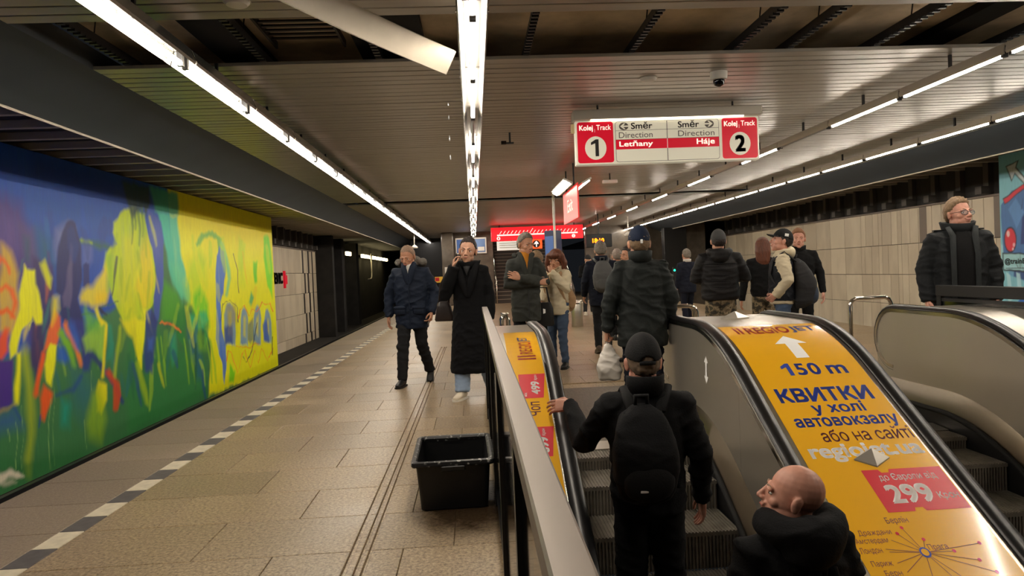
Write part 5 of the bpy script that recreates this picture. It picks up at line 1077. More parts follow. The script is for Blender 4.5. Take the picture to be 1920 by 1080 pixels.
# ------------------------------------------------------------------ railings, bin, signs, small ceiling things
def railing(label, xa, xb, y0, y1, top, bar, flip=1):
    t = thing('glass_railing', label, 'railing', ((xa + xb)/2, y1, 0)); w = (xb - xa)/2; L = y1 - y0
    MB().bevel_box(-w, w, -L, 0, top - bar, top, .004).build('top_rail', M['rail'] if flip > 0 else M['blackmetal'], t)
    n = max(2, int(L/1.15)); 
    for i in range(n + 1):
        y = -L + i*L/n
        y = min(max(y, -L + .03), -.03)
        MB().box(-.018, .018, y - .03, y + .03, 0, top - bar).build('post', M['blackmetal'], t)
        if i < n:
            ya, yb = -L + i*L/n + .06, -L + (i + 1)*L/n - .06
            MB().box(-.005, .005, ya, yb, .10, top - bar - .05).build('glass_pane', M['glass'], t)
            MB().box(-.012, .012, ya - .03, yb + .03, .07, .10).build('bottom_bar', M['blackmetal'], t)
            MB().box(-.012, .012, ya - .03, yb + .03, top - bar - .05, top - bar - .02).build('upper_bar', M['blackmetal'], t)
    return t
railing('long railing with a satin steel top rail beside the black bin', .064, .115, .35, 6.62, 1.05, .045)
rr = railing('dark framed glass railing in front of the man with glasses', 4.33, 4.385, .35, 6.40, 1.075, .10, -1)
co, fs = text_mesh('ЛИК', 0, shear=.3); u, v = fit(co, 0, 1, .78, .88)
# bin
def tub():
    t = thing('storage_tub', 'open black plastic tub with a scuffed rim standing by the railing', 'tub', (-.172, 4.37, 0))
    def rect(w, d, z, r=.03, n=4):
        p = []
        for cx, cy, a0 in ((w - r, d - r, 0), (-w + r, d - r, PI/2), (-w + r, -d + r, PI), (w - r, -d + r, 1.5*PI)):
            for k in range(n + 1):
                a = a0 + PI/2*k/n; p.append((cx + r*math.cos(a), cy + r*math.sin(a), z))
        return p
    m = MB(); m.loft([rect(.185, .29, .0), rect(.195, .30, .008), rect(.215, .32, .27), rect(.215, .32, .285), rect(.208, .313, .285), rect(.205, .31, .27), rect(.185, .292, .012), rect(.18, .285, .012)])
    smooth_angle(m.build('tub_body', M['bin'], t))
    m = MB(); rg_ = [rect(.212, .307, .262), rect(.238, .334, .262), rect(.243, .34, .272), rect(.240, .337, .290), rect(.228, .325, .296), rect(.214, .31, .292), rect(.208, .303, .28)]; m.loft(rg_ + rg_[:1], False)
    smooth_angle(m.build('rim', M['bin_rim'], t))
    for s in (-1, 1): MB().bevel_box(-.07, .07, s*.325 - .018, s*.325 + .018, .235, .266, .005).build('grip', M['bin'], t)
    t.rotation_euler = (0, 0, .02)
def worn(name):
    m = mat(name, (24, 24, 25), .4); nt = m.node_tree; b = nt.nodes['Principled BSDF']
    g = nt.nodes.new('ShaderNodeNewGeometry'); n = nt.nodes.new('ShaderNodeTexNoise'); n.inputs['Scale'].default_value = 38; n.inputs['Detail'].default_value = 5
    nt.links.new(g.outputs['Position'], n.inputs['Vector']); r = nt.nodes.new('ShaderNodeValToRGB')
    r.color_ramp.elements[0].position = .58; r.color_ramp.elements[0].color = (*lin((30, 30, 31)), 1); r.color_ramp.elements[1].position = .66; r.color_ramp.elements[1].color = (*lin((170, 168, 162)), 1)
    nt.links.new(n.outputs[0], r.inputs[0]); nt.links.new(r.outputs[0], b.inputs['Base Color']); return m
M['bin_rim'] = worn('scuffed_plastic')
tub()
# lettering helpers for upright signs: plane facing the camera at depth y
def sign_words(par, s, x0, x1, z0, z1, m, bold=0, y=-.004, name='lettering'):
    co, fs = text_mesh(s, bold); u, v = fit(co, x0, x1, z0, z1)
    o = MB().add([(a, y, b) for a, b in zip(u, v)], fs).build(name, m, par, fix=False); o['label'] = 'words "%s"' % s; return o
def rrect(x0, x1, z0, z1, r, y, n=5):
    p = []
    for cx, cz, a0 in ((x1 - r, z1 - r, 0), (x0 + r, z1 - r, PI/2), (x0 + r, z0 + r, PI), (x1 - r, z0 + r, 1.5*PI)):
        for k in range(n + 1): a = a0 + PI/2*k/n; p.append((cx + r*math.cos(a), y, cz + r*math.sin(a)))
    return p
def flat(par, name, pts, m):
    return MB().add(pts, [tuple(range(len(pts)))]).build(name, m, par, fix=False)
S_ = thing('track_sign', 'hanging red and white sign for tracks 1 and 2', 'sign', (2.32, 8.1, 2.565))
MB().bevel_box(-1.08, 1.08, 0, .12, 0, .505, .006).build('sign_box', M['signwhite'], S_)
MB().bevel_box(-1.10, 1.12, -.03, .16, .515, .63, .01).build('lamp_canopy', M['lamp_body'], S_)
MB().tube([(-.9, -.015, .512), (.9, -.015, .512)], .008, 8).build('canopy_tube', mat('sign_tube', (255, 250, 240), .4, emit=(255, 240, 215), es=6), S_)
for x in (-.8, .8): MB().tube([(x, .06, .62), (x, .06, .70)], .012, 8).build('sign_hanger', M['blackmetal'], S_)
for x0, n_ in ((-1.06, '1'), (.64, '2')):
    f = flat(S_, 'red_field', rrect(x0, x0 + .42, .02, .49, .03, -.003), M['red'])
    c = flat(S_, 'white_disc', [(x0 + .21 + .125*math.cos(6.283*k/28), -.005, .19 + .135*math.sin(6.283*k/28)) for k in range(28)], M['signwhite'])
    if n_ == '2': sign_words(S_, n_, x0 + .150, x0 + .275, .095, .29, M['ink'], .03, -.007)
    else: MB().add([(x0 + a, -.007, b) for a, b in ((.205, .095), (.245, .095), (.245, .29), (.212, .29), (.155, .255), (.155, .225), (.205, .245))], [(0, 1, 2, 6), (2, 3, 6), (3, 4, 5, 6)]).build('lettering', M['ink'], S_, fix=False)['label'] = 'numeral 1'
    sign_words(S_, 'Kolej', x0 + .025, x0 + .185, .375, .455, M['signtxt'], .025, -.006); sign_words(S_, 'Track', x0 + .225, x0 + .395, .395, .455, M['signtxt'], .008, -.006)
    MB().box(x0 + .203, x0 + .207, -.006, -.005, .37, .41).build('divider', M['signtxt'], S_)
flat(S_, 'frame_line', rrect(-.615, .605, .02, .485, .03, -.0025), M['ink']); flat(S_, 'frame_field', rrect(-.611, .601, .024, .481, .027, -.0035), M['signwhite'])
MB().box(-.612, .602, -.006, -.004, .165, .275).build('red_band', M['red'], S_)
for z in (.275, .38): MB().box(-.61, .60, -.006, -.0045, z, z + .004).build('divider', M['greyink'], S_)
MB().box(-.012, -.006, -.0065, -.0045, .024, .165).build('divider', M['ink'], S_); MB().box(-.012, -.006, -.0065, -.0045, .28, .481).build('divider', M['ink'], S_); MB().box(-.012, -.006, -.0075, -.006, .165, .275).build('divider', M['signtxt'], S_)
sign_words(S_, 'Směr', -.43, -.18, .395, .475, M['greyink'], .012, -.006); sign_words(S_, 'Směr', .12, .37, .395, .475, M['greyink'], .012, -.006)
sign_words(S_, 'Direction', -.575, -.18, .295, .362, M['greyink'], 0, -.006); sign_words(S_, 'Direction', .12, .55, .295, .362, M['greyink'], 0, -.006)
sign_words(S_, 'Letňany', -.575, -.18, .178, .262, M['signtxt'], .02, -.008); sign_words(S_, 'Háje', .335, .55, .178, .262, M['signtxt'], .02, -.008)
for cx, d in ((-.515, -1), (.49, 1)):
    flat(S_, 'arrow_disc', [(cx + .055*math.cos(6.283*k/20), -.006, .43 + .045*math.sin(6.283*k/20)) for k in range(20)], M['greyink'])
    flat(S_, 'arrow_mark', [(cx + d*.042, -.0075, .43), (cx + d*.0, -.0075, .43 + .034), (cx - d*.02, -.0075, .43 + .034), (cx + d*.004, -.0075, .438), (cx - d*.056, -.0075, .438), (cx - d*.056, -.0075, .422), (cx + d*.004, -.0075, .422), (cx - d*.02, -.0075, .43 - .034), (cx, -.0075, .43 - .034)], M['signwhite'])
MB().bevel_box(-1.125, -1.085, .02, .05, .37, .48, .004).build('side_tab', mat('cream_tab', (224, 200, 150), .5), S_)
# security camera, detectors, little ceiling fittings
t = thing('dome_camera', 'white dome security camera on the ceiling above the track sign', 'camera', (2.51, 6.9, ZC))
smooth_angle(MB().lathe([(.085, 0), (.085, -.03), (.078, -.075), (.05, -.08)]).build('camera_body', M['white'], t)); smooth_angle(MB().lathe([(.056, -.075), (.056, -.10), (.045, -.128), (.02, -.142), (.002, -.145)]).build('camera_dome', mat('dome_glass', (14, 14, 16), .08), t))
def detector(label, x, y, r):
    t = thing('smoke_detector', label, 'detector', (x, y, ZC), group='round ceiling fittings')
    smooth_angle(MB().lathe([(r, 0), (r, -.012), (r*.8, -.03), (r*.3, -.036), (.002, -.036)]).build('cover', M['white'], t)); MB().lathe([(r*1.1, 0), (r*1.1, -.006), (r, -.006)]).build('base_ring', M['lamp_body'], t)
detector('round white detector left of the dome camera', 1.84, 7.05, .085); detector('round fitting beside the left light row near the open ceiling', -1.51, 4.86, .085)
t = thing('wall_socket_bracket', 'small grey bracket with two sockets on the ceiling planks', 'bracket', (.57, 9.6, ZC))
MB().box(-.05, .05, -.02, .02, -.15, -.13).box(-.012, .012, -.02, .02, -.14, 0).build('bracket_arm', M['fascia'], t); MB().bevel_box(-.12, -.05, -.02, .02, -.155, -.11, .004).build('socket_box', M['blackmetal'], t)
t = thing('emergency_lamp', 'small white emergency lamp hung beyond the track sign', 'lamp', (2.8, 14, ZC - .2))
MB().bevel_box(-.15, .15, -.05, .05, 0, .07, .01).build('lamp_body', M['white'], t); MB().box(-.012, .012, -.012, .012, .07, .2).build('stem', M['blackmetal'], t)
for i, (x, y, lb_) in enumerate(((-2.45, 30, 'left'), (5.81, 26, 'right'))):
    t = thing('hanging_speaker', 'small pale speaker hung at the far end of the %s platform side' % lb_, 'speaker', (x, y, 2.56))
    smooth_angle(MB().lathe([(.14, 0), (.15, .05), (.06, .12), (.03, .14)]).build('speaker_bell', M['white'], t)); MB().tube([(0, 0, .13), (0, 0, .70)], .02, 8).build('drop_rod', M['lamp_body'], t)
# red blade sign with a lamp on either side
t = thing('blade_sign', 'red hanging blade sign lit by two small lamps', 'sign', (1.85, 13, 2.26))
MB().bevel_box(-.012, .012, -.95, .95, 0, .60, .004).build('blade', M['red_lit'] if 'red_lit' in M else mat('blade_red', (226, 60, 56), .4, emit=(226, 60, 56), es=.5), t)
co, fs = text_mesh('Exit', .01); u, v = fit(co, .35, -.35, .18, .42); MB().add([(-.014, a, b) for a, b in zip(u, v)], fs).build('lettering', M['signtxt'], t, fix=False)
M['small_lamp'] = mat('small_lamp_glow', (255, 250, 240), .4, emit=(255, 246, 230), es=20)
for s in (-1, 1):
    q = MB(); q.box(-.09, .09, -.95, .95, -.0, .03); o = q.build('side_lamp_tray', M['white'], t); o.location = (s*.17, 0, .62); o.rotation_euler = (0, -s*.5, 0)
    g = MB().box(-.05, .05, -.9, .9, -.02, -.002).build('side_lamp_tube', M['small_lamp'], t); g.location = (s*.17, 0, .62); g.rotation_euler = (0, -s*.5, 0)
MB().tube([(0, -.5, .6), (0, -.5, 1.0)], .015, 8).build('drop_rod', M['blackmetal'], t); MB().tube([(0, .5, .6), (0, .5, 1.0)], .015, 8).build('drop_rod', M['blackmetal'], t)
# line map sign over the stairs
t = thing('line_map_sign', 'long red backlit line map sign above the far stairs', 'sign', (2.6, 28, 2.63))
MR = mat('line_map_red', (228, 24, 32), .4, emit=(228, 24, 32), es=1.6); MT = mat('line_map_white', (250, 236, 230), .4, emit=(250, 210, 200), es=1.3)
MB().bevel_box(-1.84, 1.84, 0, .2, 0, .53, .01).build('sign_box', MR, t)
MB().box(-1.6, 1.62, -.006, 0, .20, .25).build('route_line', MT, t)
for i in range(21):
    x = -1.5 + i*.15; L = .19 if i == 8 else .12
    MB().add([(x - .012, -.006, .27), (x + .012, -.006, .27), (x + L*.7 + .012, -.006, .27 + L), (x + L*.7 - .012, -.006, .27 + L)], [(0, 1, 2, 3)]).build('station_name_tick', MT, t, fix=False)
for x, n_ in ((-1.55, '1'), (1.45, '2')):
    flat(t, 'white_disc', [(x + .07*math.cos(6.283*k/16), -.006, .10 + .07*math.sin(6.283*k/16)) for k in range(16)], MT); sign_words(t, n_, x - .025, x + .025, .06, .14, MR, .02, -.009)
MB().tube([(-1.5, .1, .53), (-1.5, .1, .63)], .02, 8).build('sign_hanger', M['blackmetal'], t); MB().tube([(1.5, .1, .53), (1.5, .1, .63)], .02, 8).build('sign_hanger', M['blackmetal'], t)
t = thing('white_notice_board', 'white notice board under the left of the line map sign', 'sign', (1.57, 27.9, 2.25))
MB().bevel_box(-.6, .6, 0, .06, 0, .36, .01).build('board', mat('notice_white', (232, 226, 216), .5, emit=(232, 226, 216), es=.5), t)
for z in (.10, .19, .27): MB().box(-.5, .3, -.004, 0, z, z + .02).build('text_line', M['greyink'], t)
MB().tube([(0, .1, .36), (0, .1, .40)], .015, 8).build('sign_hanger', M['blackmetal'], t)
t = thing('exit_arrow_sign', 'orange-red lit sign with a white upward arrow', 'sign', (2.5, 27.9, 2.27))
MO = mat('exit_orange', (236, 78, 32), .4, emit=(240, 76, 28), es=1.4)
MB().bevel_box(-.33, .27, 0, .12, 0, .37, .01).build('sign_box', MO, t); flat(t, 'black_disc', [(.04 + .15*math.cos(6.283*k/20), -.004, .185 + .15*math.sin(6.283*k/20)) for k in range(20)], M['ink'])
flat(t, 'arrow', [(.02, -.008, .07), (.06, -.008, .07), (.06, -.008, .2), (.12, -.008, .17), (.12, -.008, .22), (.04, -.008, .31), (-.04, -.008, .22), (-.04, -.008, .17), (.02, -.008, .2)], MT)
flat(t, 'running_figure', [(-.27, -.004, .06), (-.23, -.004, .06), (-.2, -.004, .16), (-.15, -.004, .22), (-.2, -.004, .30), (-.27, -.004, .24)], MT)
MB().tube([(0, .06, .37), (0, .06, .40)], .015, 8).build('sign_hanger', M['blackmetal'], t)
# info totem, steel litter bin, clock display, framed maps
t = thing('information_totem', 'dark blue three-sided information totem with a white edge post', 'totem', (1.98, 17, 0))
NB = mat('totem_navy', (32, 44, 92), .3); NL = mat('totem_map', (70, 100, 160), .4, emit=(70, 110, 180), es=.25)
MB().loft([[(-.22, .12, .35), (.0, -.16, .35), (.2, .12, .35)], [(-.22, .12, 2.34), (.0, -.16, 2.34), (.2, .12, 2.34)]]).build('totem_body', NB, t)
MB().add([(-.205, .09, .9), (-.03, -.13, .9), (-.03, -.13, 2.2), (-.205, .09, 2.2)], [(0, 1, 2, 3)]).build('map_panel', NL, t, fix=False).location = (-.006, -.004, 0)
MB().tube([(.0, -.175, 0), (.0, -.175, 3.26)], .028, 10).build('edge_post', M['white'], t); MB().lathe([(.2, 0), (.2, .02), (.09, .03), (.09, .36)]).build('foot', M['steel'], t)
t = thing('steel_litter_bin', 'brushed steel cylinder bin beside the information totem', 'bin', (2.44, 16.8, 0))
smooth_angle(MB().lathe([(.135, 0), (.14, .01), (.14, .62), (.13, .635), (.105, .635), (.105, .30), (.004, .30)]).build('cylinder', M['steel'], t)); smooth_angle(MB().lathe([(.142, .54), (.146, .545), (.146, .57), (.142, .575)]).build('band', M['chrome'], t))
t = thing('clock_display', 'black display box with orange digits 18:10', 'display', (4.35, 24, 2.2))
MB().bevel_box(-.45, .45, 0, .2, -.1, .36, .02).build('display_box', M['black'], t); ML = mat('orange_led', (255, 140, 20), .4, emit=(255, 130, 16), es=4)
sign_words(t, '18:10', -.23, .17, .06, .21, ML, .02, -.006); MB().tube([(0, .1, .36), (0, .1, 1.06)], .02, 8).build('drop_rod', M['blackmetal'], t)
for lb_, x, c in (('left', -.42, (60, 92, 150)), ('right', .34, (88, 112, 150))):
    t = thing('framed_map', 'white framed blue map on the far wall, the %s of two' % lb_, 'poster', (x, 31.85, 2.28))
    MB().bevel_box(-.34, .30, -.03, .04, 0, .72, .01).build('frame', M['white'], t); MB().box(-.28, .24, -.036, -.03, .06, .66).build('map_sheet', mat('map_blue', c, .4, emit=c, es=.25), t)
    MB().box(-.1, .2, -.04, -.036, .12, .3).build('legend', M['white'], t)
t = thing('wall_notice', 'small white notice on the marble pier', 'notice', (-1.15, 31.49, 1.42)); MB().bevel_box(-.12, .12, -.02, 0, 0, .3, .004).build('sheet', M['white'], t); MB().box(-.06, .06, -.03, 0, -.12, -.02).build('button_box', M['lamp_body'], t)
t = thing('wall_notice', 'lower grey notice on the marble pier', 'notice', (-1.12, 31.49, .95)); MB().bevel_box(-.1, .1, -.02, 0, 0, .26, .004).build('sheet', M['lamp_body'], t)
t = thing('colour_poster', 'small yellow and red poster in the dark passage', 'poster', (-1.75, 35.95, 1.0)); MB().box(-.22, .22, -.02, 0, 0, .3).build('sheet', mat('poster_sheet', (220, 170, 60), .5, emit=(220, 170, 60), es=.2), t); MB().box(-.2, 0, -.026, -.02, .08, .26).build('print', M['poster_red'], t)
t = thing('signal_lamp', 'small green signal light at the far right', 'lamp', (5.78, 20, 1.12)); MB().box(-.04, .04, 0, .06, 0, .2).build('housing', M['black'], t); flat(t, 'green_lens', [(.03*math.cos(6.283*k/12), -.004, .11 + .03*math.sin(6.283*k/12)) for k in range(12)], mat('green_lens', (20, 220, 140), .4, emit=(20, 230, 150), es=5)); MB().tube([(0, .03, -1.12), (0, .03, 0)], .015, 8).build('post', M['black'], t)
# fallen ceiling plank hanging from the open strip, dripping water
t = thing('fallen_plank', 'loose ceiling plank hanging bent down from the open ceiling', 'plank', (-1.0, 4.62, 3.22))
a, b = Vector((-.12, -.12, .0)), Vector((.90, .72, -.27)); d = (b - a).normalized(); sd_ = d.cross(Vector((0, 0, 1))).normalized(); nn = sd_.cross(d)
m = MB(); rg = []
for k in range(9):
    q = k/8; c = a.lerp(b, q) + Vector((0, 0, -.012*math.sin(q*PI))); tw = 1.25 - .2*q; s2 = sd_*math.cos(tw) + nn*math.sin(tw); n2 = d.cross(s2).normalized()
    rg.append([c - s2*.095 - n2*.03, c - s2*.09 , c + s2*.09, c + s2*.095 - n2*.03, c + s2*.091 - n2*.03, c + s2*.086 - n2*.004, c - s2*.086 - n2*.004, c - s2*.091 - n2*.03])
m.loft(rg); m.build('bent_sheet', mat('loose_plank_paint', (206, 196, 178), .45, .1, var=.15, vscale=4), t)
for i, (z, L) in enumerate(((2.62, .03), (2.52, .035), (2.36, .045), (2.22, .04))):
    t = thing('water_drop', 'falling water drop below the loose plank, %s from the top' % ORD[i], 'water drop', (-.135, 5.3, z), group='water drops')
    smooth_angle(MB().lathe([(.0005, L), (.003, L*.6), (.005, L*.25), (.003, .003), (.0005, 0)], n=8).build('drop', mat('water', (225, 230, 235), .1, spec=1), t))

# wet stain left on the granite around the tub
def wet():
    m = mat('wet_stain', (58, 44, 30), .22); nt = m.node_tree; b = nt.nodes['Principled BSDF']
    g = nt.nodes.new('ShaderNodeTexCoord'); n = nt.nodes.new('ShaderNodeTexNoise'); n.inputs['Scale'].default_value = 7; n.inputs['Detail'].default_value = 8; n.inputs['Roughness'].default_value = .7
    gr = nt.nodes.new('ShaderNodeTexGradient'); gr.gradient_type = 'SPHERICAL'; mp = nt.nodes.new('ShaderNodeMapping'); mp.inputs['Scale'].default_value = (2.6, 1.9, 1)
    nt.links.new(g.outputs['Object'], n.inputs['Vector']); nt.links.new(g.outputs['Object'], mp.inputs[0]); nt.links.new(mp.outputs[0], gr.inputs[0])
    mu = nt.nodes.new('ShaderNodeMath'); mu.operation = 'MULTIPLY'; nt.links.new(n.outputs[0], mu.inputs[0]); nt.links.new(gr.outputs[0], mu.inputs[1])
    r = nt.nodes.new('ShaderNodeMapRange'); r.inputs[1].default_value = .06; r.inputs[2].default_value = .30; r.inputs[3].default_value = 0; r.inputs[4].default_value = .85
    nt.links.new(mu.outputs[0], r.inputs[0]); nt.links.new(r.outputs[0], b.inputs['Alpha'])
    o = MB().add([(-.38, -.5, 0), (.19, -.5, 0), (.19, .52, 0), (-.38, .52, 0)], [(0, 1, 2, 3)]).build('wet_stain', m, None, fix=False); o.location = (-.10, 4.05, .0015)
    tag(o, 'dark wet stain on the granite around the black tub', 'stain', kind='stuff')
wet()

# ------------------------------------------------------------------ people: local frame faces -Y, left hand at +X, 1.75 m tall, then scaled
V = Vector
SKIN = {'a': mat('skin_light', (216, 164, 136), .5, var=.12, vscale=30), 'b': mat('skin_warm', (202, 146, 116), .5, var=.12, vscale=30), 'c': mat('skin_pink', (220, 160, 138), .45, var=.14, vscale=30)}
LIPS = mat('lips', (170, 96, 88), .45); EYEW = mat('eye_white', (225, 220, 212), .25); IRIS = mat('iris', (40, 32, 28), .2)
def cloth(name, col, rough=.85, bump=.25, bs=120, var=.15, vs=8, **k): return mat(name, col, rough, bump=bump, bscale=bs, var=var, vscale=vs, spec=.25, **k)
def head_mesh(fem, vox):
    m = MB(); j = .93 if fem else 1.0
    m.ell((0, .014, .035), (.075, .096, .088)); m.ell((0, -.012, -.005), (.066*j, .082, .085))
    m.ell((0, -.034, -.052), (.052*j, .058, .058)); m.ell((0, -.070, -.094), (.024*j, .020, .020)); m.ell((0, -.06, -.075), (.036*j, .03, .03))
    for s in (-1, 1):
        m.ell((s*.038*j, -.056, -.022), (.024, .022, .022)); m.ell((s*.030, -.082, .024), (.030, .014, .009), Quaternion((0, 1, 0), s*.12))
        m.ell((s*.044*j, -.016, -.060), (.02, .045, .03)); m.ell((s*.078, .014, -.006), (.010, .020, .032), Quaternion((0, 0, 1), s*.35)); m.ell((s*.082, .020, .006), (.006, .018, .022), Quaternion((0, 0, 1), s*.5))
        m.ell((s*.012, -.102, -.027), (.009, .011, .008))
    m.tube([(0, -.090, .018), (0, -.102, -.004), (0, -.113, -.022)], [.008, .010, .0125], 10, rnd=True)
    m.ell((0, -.094, -.050), (.024*j, .010, .006)); m.ell((0, -.091, -.062), (.021*j, .011, .007)); m.ell((0, -.088, -.04), (.03, .012, .012))
    m.tube([(0, .024, -.03), (0, .026, -.10), (0, .026, -.17)], [.055*j, .053*j, .052*j], 16)
    me = blob(m, vox, 2, .5); return me
def hand_mesh(kind, vox=.0035):
    # wrist at origin, fingers towards -Z, palm faces +Y, thumb on +X
    m = MB(); curl = {'relaxed': (.28, .35, .3), 'grip': (1.15, 1.25, .8), 'flat': (.12, .2, .15), 'phone': (.7, .75, .5)}[kind]
    m.loft([[(x*w, y*t, z) for x, y in ((-1, -.6), (-.6, -1), (.6, -1), (1, -.6), (1, .6), (.6, 1), (-.6, 1), (-1, .6))] for z, w, t in ((.03, .026, .020), (0, .027, .019), (-.03, .037, .017), (-.07, .042, .015), (-.092, .040, .012))])
    for i, (x, L) in enumerate(((-.031, .060), (-.0105, .074), (.0105, .080), (.031, .072))):
        p = V((x, 0, -.085)); a = 0; pts = [p - V((0, 0, -.02))]; pts.append(p.copy())
        sp = (x/.031)*.10
        for k, f in enumerate((.45, .32, .23)):
            a += curl[k]*(1.0 + .12*(1.5 - i)); d = V((sp*math.cos(a), math.sin(a), -math.cos(a))); p = p + d*L*f*1.12; pts.append(p.copy())
        m.tube(pts, [.0100, .0096, .0086, .0078, .0066], 10, rnd=True)
    q = {'relaxed': .5, 'grip': .9, 'flat': .35, 'phone': .8}[kind]
    p0 = V((.026, .004, -.022)); p1 = p0 + V((.026, .012*q*2, -.026)); p2 = p1 + V((.014*(1 - q) - .004, .016*q*1.5, -.030)); p3 = p2 + V((-.008*q, .008*q, -.022))
    m.tube([p0, p1, p2, p3], [.014, .0115, .0098, .0078], 10, rnd=True)
    return blob(m, vox, 2, .5)
HEADS = {}; HANDS = {}
def get_head(fem, fine):
    k = (fem, fine)
    if k not in HEADS: HEADS[k] = head_mesh(fem, .0042 if fine else .0065)
    return HEADS[k]
def get_hand(kind):
    if kind not in HANDS: HANDS[kind] = hand_mesh(kind)
    return HANDS[kind]
def shell(fn, nu=56, nv=36, c=(0, .014, .020), r=(.076, .098, .106), seed=0, rough=.0028):
    """closed cap-like shell: fn(direction) -> how far it stands off the skull (negative sinks into the head)"""
    rs = np.random.RandomState(seed); vs = []; fs = []
    for j in range(nv + 1):
        ph = PI*j/nv
        for i in range(nu):
            th = 2*PI*i/nu; n = V((math.sin(ph)*math.cos(th), math.sin(ph)*math.sin(th), math.cos(ph)))
            t = fn(n); k = 1 + (t + (rs.normal(0, rough) if t > 0 else 0))/.095
            vs.append((c[0] + n.x*r[0]*k, c[1] + n.y*r[1]*k, c[2] + n.z*r[2]*k))
    for j in range(nv):
        for i in range(nu): a = j*nu + i; b = j*nu + (i + 1) % nu; fs.append((a, a + nu, b + nu, b))
    return MB().add(vs, fs)
def sstep(a, b, x): t = min(1, max(0, (x - a)/(b - a))); return t*t*(3 - 2*t)
def hairline(n, low=0):
    f = -n.y
    if f > .62: z = .50 + (f - .62)/.38*.10
    elif f > .05: z = -.08 + ((f - .05)/.57)**1.5*.58
    else: z = -.08 - min(1, (.05 - f)/.55)*.62
    return z + low + .03*math.sin(n.x*31 + n.z*13) + .02*math.sin(n.x*67 + n.y*41)
def hair(T, top=None, low=0, front=0):
    top = top or T
    def fn(n):
        h = hairline(n, low); e = sstep(h - .05, h + .02, n.z); g = sstep(h, h + .35, n.z)
        return -.03*(1 - e) + e*(T*(.45 + .55*g) + (top - T)*max(0, n.z) + front*max(0, -n.y)*max(0, n.z) + .0015)
    return fn
def capfn(T, lo=.22, tilt=.0): return lambda n: -.03 + (.03 + T + .006*max(0, n.z))*sstep(lo + tilt*n.y - .03, lo + tilt*n.y + .02, n.z)
def align(pos, d, palm):
    """matrix taking hand -Z to d, palm +Y to palm"""
    z = -V(d).normalized(); y = V(palm); y = (y - z*y.dot(z)).normalized(); x = y.cross(z)
    m = Matrix((x, y, z)).transposed().to_4x4(); m.translation = V(pos); return m
def joined(parts):
    vs = []; fs = []; k = 0
    for me, mx in parts:
        co = coords(me); mm = np.array(mx); co = co @ mm[:3, :3].T + mm[:3, 3]
        vs.append(co); n = len(me.polygons); ls = np.empty(len(me.loops), np.int32); me.loops.foreach_get('vertex_index', ls)
        st = np.empty(n, np.int32); me.polygons.foreach_get('loop_start', st); tt = np.empty(n, np.int32); me.polygons.foreach_get('loop_total', tt)
        fs.append((ls + k, tt)); k += len(co)
    co = np.concatenate(vs); ls = np.concatenate([f[0] for f in fs]); tt = np.concatenate([f[1] for f in fs])
    me = bpy.data.meshes.new('body'); me.vertices.add(len(co)); me.vertices.foreach_set('co', co.ravel()); me.loops.add(len(ls)); me.loops.foreach_set('vertex_index', ls)
    me.polygons.add(len(tt)); me.polygons.foreach_set('loop_start', np.concatenate([[0], np.cumsum(tt)[:-1]]).astype(np.int32)); me.update(calc_edges=True); return me
def ering(cx, cy, z, rx, ry, n=28, p=2.3, tilt=0):
    out = []
    for k in range(n):
        a = 2*PI*k/n; c, s = math.cos(a), math.sin(a); x = math.copysign(abs(c)**(2/p), c)*rx; y = math.copysign(abs(s)**(2/p), s)*ry
        out.append((cx + x, cy + y, z + tilt*y))
    return out
ARM_DOWN = {'L': ((.245, .03, 1.13), (.255, -.02, .87)), 'R': ((-.245, .03, 1.13), (-.255, -.02, .87))}
LEG_STAND = {'L': ((.10, -.01, .49), (.11, .03, .085), .2), 'R': ((-.10, -.01, .49), (-.11, .03, .085), -.2)}
JACKET = [(.76, .195, .135, 0), (.80, .20, .14, 0), (.95, .20, .14, 0), (1.08, .19, .132, 0), (1.24, .205, .138, 0), (1.34, .205, .128, .005), (1.41, .160, .10, .012), (1.465, .095, .080, .022), (1.50, .07, .068, .026)]
class Person: pass
